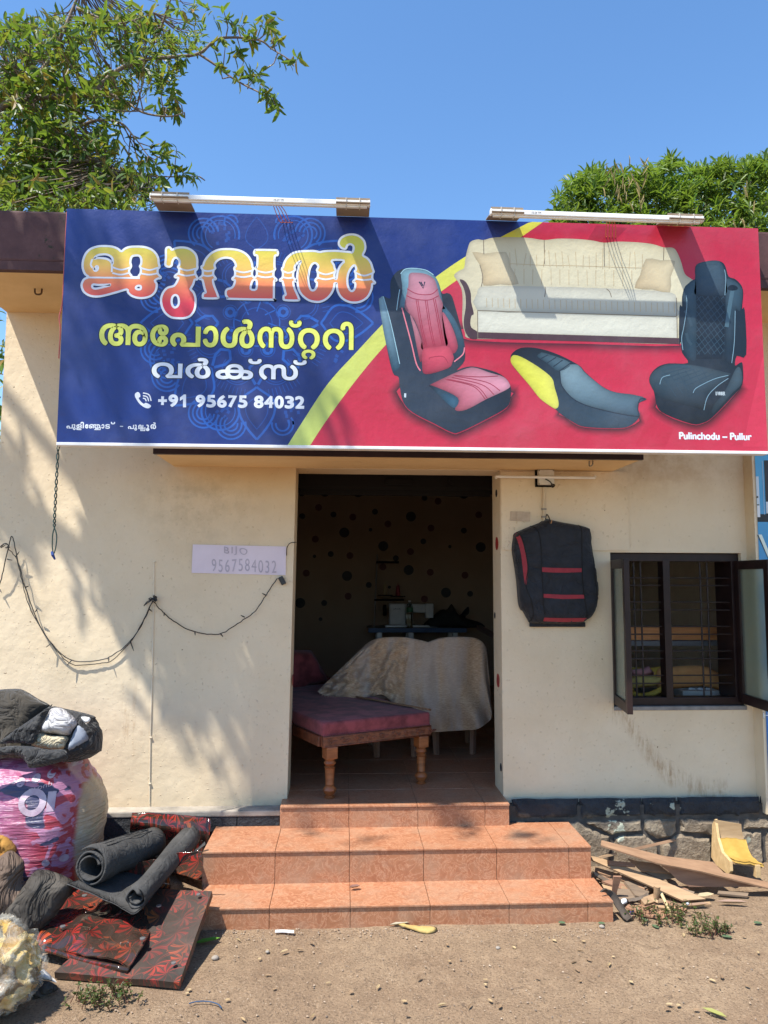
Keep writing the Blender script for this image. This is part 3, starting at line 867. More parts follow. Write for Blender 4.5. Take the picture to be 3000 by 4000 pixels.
TL = [
 (zA([(68,420),(75,350),(105,275),(160,220),(240,190),(320,184),(410,190),(480,215),(522,246),(565,215),(620,195),(700,190),(790,195),(870,222),(925,270),(955,330),(960,385),(970,420),(965,440),(950,455),(948,490),(955,515),(985,550),(975,562),(950,565),(915,590),(935,625),(935,670),(915,725),(865,770),(790,792),(710,790),(640,765),(600,725),(588,692),(480,722),(370,752),(280,772),(200,775),(130,755),(80,715),(58,660),(62,615),(90,570),(140,548),(100,515),(78,470)]),
  [zA([(205,332),(240,295),(300,282),(360,285),(405,310),(422,345),(418,395),(395,360),(350,335),(290,325),(240,325)]), zA([(198,448),(218,452),(222,430),(240,420),(248,440),(240,465),(215,475)]),
   zA([(632,340),(650,305),(690,295),(730,298),(752,325),(758,365),(752,400),(740,420),(752,450),(748,500),(728,530),(718,548),(650,548),(640,530),(617,500),(615,465),(635,430),(635,405),(628,380)]),
   zA([(180,655),(195,634),(260,640),(400,637),(330,660),(235,682),(195,678)]), zA([(695,665),(715,650),(745,652),(752,670),(745,690),(715,692),(695,682)])],
  [zA(b_) for b_ in ([(418,432),(520,462),(630,435)], [(418,500),(515,520),(612,500)], [(748,440),(855,465),(960,435)], [(752,505),(850,520),(945,505)], [(110,552),(440,556),(740,560)], [(185,335),(165,400),(185,440)], [(410,395),(412,440),(410,490)])]),
 (zA([(1045,225),(1065,200),(1095,202),(1115,228),(1165,208),(1235,200),(1300,210),(1355,240),(1395,285),(1412,345),(1412,410),(1415,440),(1400,465),(1390,475),(1390,510),(1415,560),(1405,578),(1382,578),(1365,630),(1340,675),(1335,692),(1370,730),(1392,800),(1390,880),(1370,950),(1325,1005),(1260,1028),(1190,1030),(1110,1020),(1045,975),(1005,910),(988,835),(995,770),(1025,710),(1070,670),(1140,650),(1180,590),(1190,555),(1155,552),(1150,535),(1180,510),(1195,500),(1200,450),(1185,430),(1205,400),(1205,360),(1185,330),(1160,322),(1135,335),(1118,375),(1112,410),(1085,428),(1050,420),(1038,395),(1045,320)]),
  [zA([(1115,800),(1130,770),(1155,758),(1180,770),(1195,810),(1195,860),(1178,890),(1150,905),(1125,885),(1112,845)])],
  [zA(b_) for b_ in ([(1190,440),(1290,470),(1405,445)], [(1195,510),(1285,532),(1390,515)])]),
 (zB([(165,735),(165,700),(190,685),(210,625),(260,545),(340,470),(450,420),(560,408),(700,410),(820,435),(920,490),(990,570),(1025,660),(1030,710),(1050,740),(1030,775),(1025,850),(1065,895),(1105,850),(1105,775),(1085,745),(1090,715),(1110,705),(1115,525),(1075,515),(1058,475),(1070,435),(1110,420),(1420,425),(1455,440),(1467,475),(1455,515),(1412,530),(1408,710),(1420,745),(1395,785),(1392,870),(1440,925),(1430,948),(1400,955),(1395,1250),(1375,1268),(660,1255),(610,1235),(580,1190),(578,1130),(605,1090),(660,1075),(700,1045),(725,990),(730,935),(695,930),(690,905),(730,865),(735,785),(720,750),(730,715),(748,700),(740,650),(700,590),(640,560),(560,555),(480,575),(420,615),(385,670),(390,710),(398,735),(370,770),(362,840),(405,905),(398,925),(360,930),(370,1010),(400,1090),(445,1210),(430,1245),(210,1245),(185,1220),(188,1180),(205,1155),(235,1145),(210,1060),(185,950),(165,925),(130,915),(135,895),(180,850),(185,770)]),
  [zB([(1035,945),(1100,945),(1095,1090),(1000,1085)])],
  [zB(b_) for b_ in ([(180,765),(275,785),(370,765)], [(180,850),(270,868),(362,850)], [(735,775),(880,805),(1030,775)], [(735,865),(880,885),(1022,862)], [(1100,775),(1250,808),(1400,780)], [(1105,862),(1250,890),(1392,870)])]),
 (zC([(88,640),(95,610),(110,595),(125,530),(170,450),(250,380),(350,345),(500,335),(620,335),(700,352),(780,338),(950,332),(1080,342),(1190,352),(1225,358),(1245,320),(1250,270),(1225,235),(1185,225),(1145,245),(1130,285),(1110,300),(1065,292),(1020,250),(1010,200),(1035,140),(1090,95),(1180,68),(1280,72),(1360,110),(1420,175),(1440,260),(1430,330),(1400,405),(1470,450),(1530,530),(1558,620),(1575,670),(1555,705),(1555,790),(1597,845),(1585,862),(1552,868),(1540,950),(1490,1060),(1420,1125),(1320,1165),(1200,1165),(1100,1125),(1030,1060),(985,960),(975,862),(962,858),(940,862),(930,930),(890,1020),(820,1100),(730,1150),(640,1158),(530,1135),(430,1065),(370,980),(345,880),(335,760),(345,660),(365,570),(395,500),(340,530),(295,590),(300,640),(275,670),(272,760),(318,810),(310,828),(275,830),(280,900),(310,980),(362,1100),(350,1135),(140,1130),(115,1100),(120,1060),(150,1040),(130,960),(105,850),(95,820),(58,815),(60,795),(98,760),(105,680)]),
  [zC([(520,740),(535,640),(570,560),(615,530),(655,545),(680,590),(655,640),(665,670),(672,700),(668,760),(640,790),(628,815),(640,835),(655,850),(650,910),(620,960),(585,975),(550,950),(525,880),(518,800)]),
   zC([(900,485),(1095,490),(1035,570),(995,660),(975,770),(960,790),(940,760),(940,700),(958,650),(940,610),(930,560)]),
   zC([(1150,760),(1170,680),(1210,610),(1260,565),(1285,600),(1290,640),(1268,665),(1282,700),(1284,780),(1248,820),(1244,840),(1275,855),(1275,920),(1250,970),(1215,985),(1180,955),(1155,890),(1148,820)])],
  [zC(b_) for b_ in ([(105,660),(190,690),(280,665)], [(105,760),(190,775),(272,765)], [(660,670),(800,715),(955,670)], [(670,770),(800,795),(935,770)], [(1275,685),(1420,735),(1565,690)], [(1285,785),(1420,805),(1555,790)])])]
ty, tr_ = PY(900, 960, SY)[2], PY(900, 1190, SY)[2]
def titlecol(z):
    t = min(1, max(0, (ty - z) / (ty - tr_)))
    st = [(0, sr(205, 204, 70)), (.38, sr(232, 190, 92)), (.66, sr(232, 128, 84)), (1, sr(214, 50, 70))]
    for (a, ca), (b_, cb) in zip(st[:-1], st[1:]):
        if t <= b_: return tuple(np.array(ca) + (np.array(cb) - np.array(ca)) * (t - a) / (b_ - a))
    return st[-1][1]
def cring(P, w):
    """closed ribbon around a 2-D loop"""
    P = np.array(P); V = []; n = len(P)
    for i in range(n):
        t = P[(i + 1) % n] - P[i - 1]; t = t / max(1e-9, np.hypot(*t)); nn_ = np.array([-t[1], t[0]]); V += [P[i] + nn_ * w / 2, P[i] - nn_ * w / 2]
    return V, [(2 * i, 2 * i + 1, (2 * i + 3) % (2 * n), (2 * i + 2) % (2 * n)) for i in range(n)]
for i, (outl, holes, bands) in enumerate(TL):
    L = [[toplane(*p) for p in cr(outl, 3, True)]] + [[toplane(*p) for p in cr(h, 3, True)] for h in holes]
    v2, _, fs, *_r = delaunay_2d_cdt([Vector(p) for l_ in L for p in l_] + [Vector((x, z)) for z in np.linspace(tr_, ty, 9) for x in np.linspace(min(p[0] for p in L[0]) , max(p[0] for p in L[0]), 14)],
        [], [list(range(sum(len(q) for q in L[:k]), sum(len(q) for q in L[:k + 1]))) for k in range(len(L))], 0, 1e-8)
    P2 = [(v.x, v.y) for v in v2]; F2 = []
    for f in fs:
        c = np.mean([P2[k] for k in f], 0)
        if inpoly(c[0], c[1], L[0]) and not any(inpoly(c[0], c[1], h) for h in L[1:]): F2.append(tuple(f))
    F2 = faceup(P2, F2)
    us = sorted({k for f in F2 for k in f}); ix = {k: j for j, k in enumerate(us)}; P2 = [P2[k] for k in us]; F2 = [tuple(ix[k] for k in f) for f in F2]
    lt = mk('title_letter', [s3(p[0], p[1], 4) for p in P2], F2, M['print'], SG, cols=[titlecol(p[1]) for p in P2])
    g = G()
    for k, lp in enumerate(L):
        V, F = cring([(p[0] + .002, p[1] - .003) for p in lp], .014); g.add([s3(v[0], v[1], 3) for v in V], F, sr(14, 22, 60))
    g.mk('letter_shadow', M['print'], lt)
    g = G()
    for k, lp in enumerate(L):
        V, F = cring(lp, .0115); g.add([s3(v[0], v[1], 6 + .12 * k) for v in V], F, sr(222, 228, 236))
    for k, b_ in enumerate(bands):
        V, F = ribbon([toplane(*p) for p in cr(b_, 5)], .0095); g.add([s3(v[0], v[1], 7 + .12 * k) for v in V], F, sr(222, 228, 236))
    g.mk('letter_outline', M['print'], lt)
# ---- smaller lettering, glyph by glyph fitted to its box in the photo
def contours(ch, space=1.0, res=5):
    """outline loops of a text, each as a list of 2-D points"""
    cu = bpy.data.curves.new('tmp', 'FONT'); cu.body = ch; cu.space_character = space
    o = bpy.data.objects.new('tmp', cu); COL.objects.link(o); bpy.context.view_layer.update()
    c2 = o.to_curve(bpy.context.evaluated_depsgraph_get())
    L = []
    for sp in c2.splines:
        if sp.type != 'BEZIER': L.append([tuple(p.co[:2]) for p in sp.points]); continue
        bp = sp.bezier_points; out_ = []
        for i in range(len(bp)):
            p0, p1 = bp[i], bp[(i + 1) % len(bp)]
            A0, A1_, A2_, A3_ = [np.array(q[:2]) for q in (p0.co, p0.handle_right, p1.handle_left, p1.co)]
            straight = np.linalg.norm(A1_ - A0 - (A3_ - A0) / 3) + np.linalg.norm(A2_ - A3_ + (A3_ - A0) / 3) < 1e-4
            for k in range(1 if straight else res):
                t = k / res; out_.append(tuple((1 - t) ** 3 * A0 + 3 * (1 - t) ** 2 * t * A1_ + 3 * (1 - t) * t * t * A2_ + t ** 3 * A3_))
        L.append([p for i, p in enumerate(out_) if i == 0 or np.hypot(p[0] - out_[i - 1][0], p[1] - out_[i - 1][1]) > 1e-5])
    o.to_curve_clear(); bpy.data.objects.remove(o); bpy.data.curves.remove(cu)
    return L
def area2(l): return sum(l[i][0] * l[(i + 1) % len(l)][1] - l[(i + 1) % len(l)][0] * l[i][1] for i in range(len(l)))
def fills(L):
    """overlapping strokes stay separate: [(points, tris)] with holes cut"""
    sg = max((area2(l) for l in L), key=abs); out_ = []
    outs = [l for l in L if area2(l) * sg > 0]; hol = [l for l in L if area2(l) * sg < 0]
    for l in outs:
        h = [q for q in hol if inpoly(q[0][0], q[0][1], l)]
        p, t = tess([l] + h); out_.append((p, t))
    return out_
def fitmap(L, bbox, pad=0.0):
    P = np.array([p for l in L for p in l]); lo, hi = P.min(0), P.max(0); x0, y0, x1, y1 = bbox
    a = toplane(x0, (y0 + y1) / 2); b_ = toplane(x1, (y0 + y1) / 2); t = toplane((x0 + x1) / 2, y0); d = toplane((x0 + x1) / 2, y1)
    sxx = (b_[0] - a[0] - 2 * pad) / (hi[0] - lo[0]); szz = (t[1] - d[1] - 2 * pad) / max(1e-6, hi[1] - lo[1])
    return [[(a[0] + pad + (p[0] - lo[0]) * sxx, d[1] + pad + (p[1] - lo[1]) * szz) for p in l] for l in L]
def lettering(name, L, k, col, bold, parent=SG):
    g = G()
    for j, (p, t) in enumerate(fills(L)): g.add([s3(q[0], q[1], k + .1 * j) for q in p], faceup(p, t), col)
    if bold:
        for j, l in enumerate(L):
            V, F = cring(l, bold); g.add([s3(v[0], v[1], k - .06 - .05 * j) for v in V], F, col)
    return g.mk(name, M['print'], parent)
def word(name, items, bold, col, halo, hw):
    for ch, bb in items:
        L = fitmap(contours(ch), bb, bold / 2)
        o = lettering(name, L, 5, col, bold)
        g = G()
        for j, l in enumerate(L):
            V, F = cring(l, bold + 2 * hw); g.add([s3(v[0], v[1], 3.2 + .05 * j) for v in V], F, halo)
        g.mk('letter_shadow', M['print'], o)
def plain(name, ch, bb, bold, col, space=1.0, k=5):
    return lettering(name, fitmap(contours(ch, space), bb, bold / 2), k, col, bold)
def glyph(ch, off=0.0, space=1.0):
    """flat text mesh, strokes side by side"""
    V = []; F = []
    for p, t in fills(contours(ch, space)):
        F += [tuple(i + len(V) for i in f) for f in faceup(p, t)]; V += [(q[0], q[1], 0.0) for q in p]
    return np.array(V), F
yl = sr(214, 222, 100); wh = sr(226, 232, 240)
word('subtitle_letter', [('അ', (388, 1264, 577, 1352)), ('േ', (587, 1268, 658, 1354)), ('പ', (665, 1272, 784, 1356)), ('ാ', (792, 1273, 853, 1357)), ('ൾ', (862, 1247, 995, 1360)),
     ('സ', (1006, 1277, 1150, 1363)), ('്', (1129, 1252, 1178, 1280)), ('റ', (1164, 1282, 1249, 1366)), ('റ', (1178, 1366, 1232, 1404)), ('റ', (1261, 1284, 1346, 1368)), ('ി', (1330, 1257, 1381, 1370))], .0105, yl, sr(14, 26, 50), .005)
word('lower_letter', [('വ', (593, 1416, 713, 1478)), ('ർ', (725, 1398, 823, 1479)), ('ക', (842, 1422, 989, 1482)), ('്', (970, 1402, 1022, 1423)), ('സ', (1012, 1424, 1164, 1485)), ('്', (1146, 1407, 1198, 1427))], .0085, wh, sr(14, 26, 50), .005)
PHX = [('+', 616, 654), ('9', 658, 696), ('1', 702, 728), ('9', 764, 802), ('5', 806, 844), ('6', 848, 886), ('7', 889, 926), ('5', 930, 967), ('8', 992, 1030), ('4', 1031, 1069), ('0', 1072, 1109), ('3', 1112, 1149), ('2', 1152, 1191)]
for i, (ch, x0, x1) in enumerate(PHX):
    yb = 1590 + (x0 - 616) * .013
    if ch == '1': shape('number_digit', [[(703, 1553), (718, 1541), (727, 1541), (727, 1591), (715, 1591), (715, 1559), (703, 1566)]], 5, wh, smooth=0); continue
    plain('number_digit', ch, (x0, yb - 50 if ch != '+' else yb - 44, x1, yb if ch != '+' else yb - 6), .0085, wh)
plain('place_name', 'Pulinchodu – Pullur', (2652, 1689, 2936, 1719), .0045, wh)
for ch, bb in (('പ', (260, 1657, 285, 1674)), ('ു', (285, 1657, 296, 1680)), ('ള', (298, 1657, 320, 1680)), ('ി', (314, 1648, 328, 1674)), ('േ', (332, 1657, 345, 1674)), ('ഞ', (347, 1657, 392, 1674)), ('ച', (368, 1668, 394, 1680)), ('ാ', (396, 1657, 408, 1674)), ('ട', (411, 1657, 430, 1675)), ('്', (433, 1648, 450, 1658)),
               ('–', (468, 1664, 482, 1667)), ('പ', (500, 1659, 524, 1676)), ('ു', (525, 1659, 536, 1682)), ('ല', (540, 1659, 560, 1676)), ('ല', (548, 1668, 568, 1684)), ('ൂ', (570, 1659, 584, 1684)), ('ർ', (588, 1650, 610, 1676))):
    plain('small_letter', ch, bb, .0025, wh)
# handset mark
zP = zz(230, 1500, 1.659)
shape('handset_mark', [zP([(495, 62), (512, 52), (525, 62), (528, 82), (518, 92), (530, 112), (550, 128), (562, 122), (580, 128), (597, 140), (592, 152), (575, 158), (548, 148), (520, 125), (502, 98), (493, 78)])], 5, wh)
strokes('handset_wave', [zP([(545, 92), (560, 97), (566, 112)]), zP([(545, 76), (572, 84), (582, 112)]), zP([(545, 58), (584, 70), (598, 110)])], 4.5, 5, wh)
# ---- printed sofa
zS = zz(1760, 900, 1.7103)
sofa = shape('printed_sofa', [zS([(23,300),(60,268),(90,250),(100,180),(118,110),(135,75),(180,60),(220,64),(290,48),(400,45),(520,50),(625,64),(720,55),(850,58),(950,68),(1025,82),(1120,75),(1250,80),(1350,92),(1425,114),(1480,115),(1510,140),(1540,210),(1565,290),(1610,325),(1645,360),(1640,500),(1540,700),(1525,758),(1000,745),(400,728),(130,722),(95,680),(78,600),(80,480),(75,400),(50,345)])], 3, (sr(192, 184, 154), sr(208, 202, 172), 1.2), rim=0.35)
shape('printed_sofa_seat', [zS([(178,420),(190,385),(230,375),(430,372),(630,376),(840,380),(1040,388),(1250,396),(1470,415),(1508,450),(1512,520),(1508,576),(1100,563),(640,550),(178,535)])], 4, (sr(206, 204, 186), sr(184, 186, 172), -1.57), sofa, 2, rim=0.3)
shape('printed_sofa_base', [zS([(180,540),(1510,580),(1512,718),(182,678)])], 4, sr(206, 206, 190), sofa, 0, rim=0.18)
shape('printed_sofa_plinth', [zS([(182,680),(1525,720),(1525,760),(182,722)])], 4.5, sr(74, 48, 52), sofa, 0)
shape('printed_sofa_arm', [zS([(60,330),(90,335),(115,365),(135,420),(138,480),(155,555),(140,570),(132,610),(140,650),(182,680),(182,722),(130,722),(95,670),(88,600),(100,520),(100,440),(85,380)])], 4.6, sr(66, 42, 46), sofa, 3)
for pl_ in ([(145,145),(230,155),(370,145),(400,240),(455,358),(330,360),(220,368),(210,290),(195,230)], [(1305,190),(1400,200),(1500,205),(1470,310),(1465,415),(1350,395),(1230,385),(1265,300)]):
    shape('printed_cushion', [zS(pl_)], 5, (sr(196, 176, 136), sr(208, 198, 166), .8), sofa, 2, rim=.35)
dk = sr(120, 110, 92); md = sr(186, 168, 132)
strokes('printed_sofa_seam', [zS(q) for q in ([(220,64),(222,160)], [(625,64),(628,225)], [(1025,82),(1028,245)], [(1425,114),(1422,200)], [(630,376),(634,400),(628,445)], [(1040,390),(1062,410),(1075,447)], [(178,535),(640,550),(1100,563),(1508,576)], [(180,540),(182,722)], [(1512,580),(1514,718)], [(205,375),(215,310),(195,230)], [(1508,450),(1512,520),(1508,576)])], 3.2, 5.5, dk, sofa)
strokes('printed_sofa_gather', [zS([(x, 225 + .03 * x), (x + rnd.uniform(-18, 18), rnd.uniform(120, 170))]) for x in range(400, 1290, 44)] + [zS([(x, 250 + .015 * x), (x + rnd.uniform(-5, 5), 350 + .02 * x)]) for x in range(430, 1230, 60)] + [zS([(x, 450 + .028 * (x - 200)), (x + 2, 512 + .03 * (x - 200))]) for x in range(240, 1500, 38)] + [zS([(390, 222), (600, 232), (820, 236), (1100, 246), (1290, 252)])], 2.4, 5.5, md, sofa)
softshadow(zS([(130,640),(1525,680),(1525,760),(900,748),(130,724)]), 0, 6, .05, sr(70, 22, 34), sofa)
# ---- printed red and black car seat
z1 = zz(1460, 1020, 2.9625)
s1 = shape('printed_red_seat', [z1([(190,300),(200,220),(240,150),(320,95),(460,82),(600,105),(690,160),(750,250),(790,372),(850,370),(900,400),(940,520),(1000,740),(1050,960),(1050,1150),(960,1260),(1050,1230),(1170,1222),(1400,1280),(1520,1350),(1580,1440),(1585,1560),(1540,1690),(1300,1830),(1000,1975),(900,1980),(700,1880),(450,1750),(340,1630),(300,1450),(285,1340),(220,1290),(150,1000),(60,500),(70,430),(110,405),(190,430)])], 6, (sr(44, 56, 72), sr(26, 32, 44), .6), rim=0.2)
shape('printed_seat_side', [z1([(60,480),(75,425),(108,408),(130,470),(190,690),(260,1000),(300,1180),(290,1240),(225,1270),(190,1150),(120,850)])], 7, (sr(44, 78, 100), sr(140, 180, 198), 1.4), s1, rim=.5)
shape('printed_seat_headrest', [z1([(315,150),(360,100),(460,84),(600,105),(690,160),(740,230),(770,330),(800,500),(790,560),(330,540),(300,520),(330,330)])], 7, (sr(54, 88, 110), sr(124, 168, 186), 1.9), s1, rim=.5)
shape('printed_seat_bolster', [z1([(800,510),(860,570),(940,680),(1010,830),(1050,960),(1040,1080),(930,1170),(920,1060),(970,1000),(960,900),(900,740),(800,590)])], 7, (sr(30, 44, 60), sr(74, 116, 140), 1.6), s1, rim=.5)
pk1, pk2 = sr(190, 138, 154), sr(168, 52, 72)
shape('printed_seat_back', [z1([(410,150),(500,135),(600,150),(680,190),(720,250),(760,400),(800,500),(790,600),(830,830),(840,990),(570,1030),(550,900),(480,700),(420,620),(365,560),(360,480),(400,280)])], 8, (pk2, pk1, 1.57), s1, rim=.5)
shape('printed_seat_wing', [z1([(420,620),(480,720),(540,880),(570,1030),(545,1170),(510,1060),(460,800)])], 8, (pk2, sr(214, 150, 165), 1.57), s1, rim=.5)
shape('printed_seat_wing', [z1([(795,590),(870,690),(930,820),(965,940),(970,1010),(920,1070),(840,990),(800,760)])], 8, (sr(170, 52, 76), sr(206, 110, 130), 1.57), s1, rim=.5)
shape('printed_seat_lumbar', [z1([(570,1020),(700,998),(830,980),(890,1020),(925,1110),(915,1160),(860,1240),(600,1310),(560,1200)])], 9, (sr(160, 44, 66), sr(212, 84, 104), 1.57), s1, rim=0.45)
shape('printed_seat_cushion', [z1([(640,1440),(860,1330),(950,1290),(1080,1240),(1180,1235),(1340,1290),(1500,1340),(1570,1420),(1550,1480),(1300,1600),(1070,1720),(940,1720),(970,1580),(700,1450)])], 8, (pk2, sr(222, 158, 178), .5), s1, rim=.5)
shape('printed_seat_edge', [z1([(640,1440),(700,1450),(970,1580),(935,1700),(820,1620),(680,1480)])], 9, (sr(54, 100, 128), sr(24, 40, 56), 2.6), s1, rim=.5)
strokes('printed_seat_seam', [z1(q) for q in ([(490,450),(540,750),(600,1000)], [(510,450),(560,750),(618,1000)], [(595,450),(640,750),(690,980)], [(615,450),(660,750),(708,980)], [(690,440),(740,700),(790,970)], [(710,440),(760,700),(808,970)], [(385,320),(500,380),(660,385),(740,325)], [(380,400),(480,440),(640,450),(750,400)], [(830,1370),(1150,1450),(1290,1600)], [(850,1365),(1180,1445),(1315,1590)], [(900,1345),(1250,1430),(1390,1545)], [(940,1330),(1300,1400),(1460,1500)], [(640,1140),(660,1115),(800,1105),(860,1180)], [(920,1320),(1200,1340),(1440,1330)])], 3, 10, sr(150, 40, 62), s1)
for q in ([(325,540),(430,930),(490,1180),(540,1270)], [(1050,1000),(1030,1080),(930,1165)]): strokes('printed_seat_piping', [z1(q)], 5, 10, sr(214, 120, 135), s1)
strokes('printed_seat_rim', [z1(q) for q in ([(310,150),(360,96),(460,84),(600,105),(690,160)], [(110,408),(190,690),(260,1000),(300,1190)], [(300,330),(280,450),(265,570)])], 3, 10, sr(150, 190, 205), s1)
strokes('printed_seat_mark', [z1([(525, 240), (572, 315), (590, 240)]), z1([(545, 242), (568, 285)])], 5, 10, sr(30, 34, 58), s1, 0)
shape('printed_seat_label', [z1([(352, 1530), (376, 1532), (374, 1580), (350, 1576)])], 10, sr(190, 205, 215), s1, 0)
softshadow(z1([(300,1450),(900,1500),(1560,1500),(1585,1560),(1540,1690),(1300,1830),(1000,1975),(900,1980),(700,1880),(450,1750),(340,1630)]), 0, 4, .055, sr(52, 16, 26), s1)
# ---- printed motorcycle seat
z2 = zz(1970, 1330, 2.86)
s2_ = shape('printed_bike_seat', [z2([(70,190),(100,130),(180,85),(300,78),(450,105),(620,165),(760,235),(850,290),(900,350),(1000,440),(1120,530),(1250,580),(1440,605),(1560,640),(1585,660),(1500,700),(1490,760),(1510,850),(1390,960),(1200,980),(900,965),(780,920),(640,830),(560,760),(400,640),(250,460),(100,290)])], 6, (sr(51, 72, 89), sr(19, 24, 33), 2.2), rim=0.3)
shape('printed_bike_top', [z2([(620,350),(700,280),(800,268),(850,300),(900,360),(1000,445),(1120,535),(1250,582),(1440,607),(1560,640),(1500,700),(1490,760),(1505,850),(1300,820),(1000,750),(800,670),(700,590),(640,490)])], 7, (sr(52, 78, 96), sr(126, 153, 164), 1.8), s2_, rim=0.5)
shape('printed_bike_panel', [z2([(70,230),(85,175),(130,165),(220,200),(400,310),(530,420),(560,520),(600,660),(605,730),(580,760),(540,750),(400,650),(280,500),(110,300)])], 7, (sr(204, 206, 60), sr(222, 222, 96), .4), s2_, rim=0.3)
shape('printed_bike_pad', [z2([(370,180),(400,145),(450,140),(740,250),(610,345),(480,255)])], 7.5, (sr(56, 80, 94), sr(88, 113, 126), .9), s2_, 3, rim=.5)
strokes('printed_bike_seam', [z2(q) for q in ([(405,205),(490,160)], [(480,252),(575,190)], [(545,295),(650,220)], [(612,345),(740,252)], [(620,350),(625,420),(640,500),(720,610),(830,690),(1000,752),(1300,822),(1505,852)], [(1500,690),(1490,760),(1505,850)], [(1500,690),(1520,655),(1570,650)])], 3.4, 8, sr(26, 36, 50), s2_)
softshadow(z2([(620,800),(1000,760),(1500,850),(1390,960),(1200,980),(900,965),(780,920),(680,850)]), 0, 3, .040, sr(60, 18, 30), s2_)
# ---- printed black quilted seat
z3 = zz(2500, 1000, 2.99)
s3_ = shape('printed_black_seat', [z3([(640,180),(660,100),(760,65),(880,52),(960,75),(1000,130),(1035,240),(1110,270),(1180,340),(1205,430),(1192,620),(1222,630),(1240,1150),(1130,1165),(1110,1280),(1180,1240),(1200,1290),(1195,1500),(1080,1640),(850,1880),(730,1950),(600,1960),(300,1850),(200,1760),(160,1580),(110,1480),(120,1390),(200,1300),(330,1255),(560,1250),(490,1130),(475,1000),(455,1030),(460,600),(490,590),(490,480),(530,350),(640,270)])], 6, (sr(22, 29, 39), sr(25, 39, 51), 1.57), smooth=3, rim=0.2)
shape('printed_seat_headrest', [z3([(645,190),(665,100),(760,65),(880,55),(940,75),(985,160),(1000,260),(990,460),(660,460),(645,330)])], 7, (sr(26, 44, 59), sr(62, 85, 100), 1.2), s3_, rim=.5)
shape('printed_seat_bolster', [z3([(530,360),(640,280),(655,460),(660,900),(650,1200),(570,1200),(500,1100),(490,960),(540,800),(530,600),(500,480)])], 7, (sr(31, 51, 66), sr(56, 82, 97), .3), s3_, rim=.5)
shape('printed_seat_bolster', [z3([(1000,280),(1100,290),(1180,370),(1195,450),(1170,640),(1110,640),(1100,1000),(1070,1250),(990,1200),(1000,900),(1000,500)])], 7, (sr(25, 39, 53), sr(59, 84, 99), 1.4), s3_, rim=.5)
shape('printed_seat_back', [z3([(660,465),(990,465),(985,900),(960,1200),(660,1200)])], 8, sr(19, 31, 44), s3_, 0, rim=.5)
shape('printed_seat_cushion', [z3([(110,1450),(140,1370),(250,1290),(400,1260),(650,1280),(1000,1360),(1040,1400),(800,1600),(760,1780),(600,1760),(250,1660),(150,1560)])], 7, (sr(19, 29, 39), sr(62, 82, 94), 1.57), s3_, rim=.5)
shape('printed_seat_bracket', [z3([(1110,1330),(1160,1300),(1190,1380),(1180,1500),(1060,1620),(860,1840),(850,1760),(1000,1560)])], 7.5, (sr(37, 53, 65), sr(76, 96, 108), 1.2), s3_, rim=.5)
softshadow(z3([(200,1700),(700,1500),(1150,1500),(1080,1640),(850,1880),(730,1950),(600,1960),(300,1850)]), 0, 3, .05, sr(56, 18, 28), s3_)
q_ = []
for k in range(-6, 9):
    a, b_ = (660, 465 + k * 90), (985, 465 + k * 90 + 480)
    for (p, r_) in ((a, b_), ((985, a[1]), (660, a[1] + 330))):
        t0 = max(0, (470 - p[1]) / (r_[1] - p[1])); t1 = min(1, (1150 - p[1]) / (r_[1] - p[1]))
        if t1 > t0: q_.append(z3([(p[0] + (r_[0] - p[0]) * t0, p[1] + (r_[1] - p[1]) * t0), (p[0] + (r_[0] - p[0]) * t1, p[1] + (r_[1] - p[1]) * t1)]))
for k in range(6):
    q_.append(z3([(240 + k * 75, 1420 + k * 30 - 30), (560 + k * 75, 1300 + k * 18)])); q_.append(z3([(260 + k * 90, 1400 - k * 20), (420 + k * 75, 1640 - k * 35)]))
strokes('printed_seat_quilting', q_, 2.6, 9, sr(45, 65, 79), s3_, 0)
strokes('printed_seat_gleam', [z3(q) for q in ([(520,640),(560,700),(600,820)], [(540,900),(560,980),(600,1040)], [(700,110),(820,85),(900,95)], [(250,1330),(420,1290),(600,1300)])], 12, 8.6, sr(48, 69, 82), s3_)
strokes('printed_seat_belt', [z3([(1080, 400), (1050, 560), (1010, 830)])], 17, 9, sr(71, 99, 113), s3_)
strokes('printed_seat_edge', [z3(q) for q in ([(540,460),(545,600),(510,830),(485,960),(500,1100)], [(985,160),(1000,260),(990,460)], [(1110,640),(1100,1000),(1070,1250)], [(230,1500),(260,1420),(350,1390)], [(620,1600),(660,1540),(860,1440),(1030,1395)], [(745,1800),(790,1640),(900,1520),(1030,1430)])], 3, 9.5, sr(118, 150, 166), s3_)
shape('printed_seat_belt_slot', [z3([(1020,375),(1060,340),(1120,350),(1140,385),(1090,405),(1040,400)])], 9.6, sr(16, 25, 35), s3_)
o = plain('printed_seat_word', 'LI WINNER', (2795, 1530, 2832, 1545), .0015, sr(190, 205, 212), 1.0, 10)
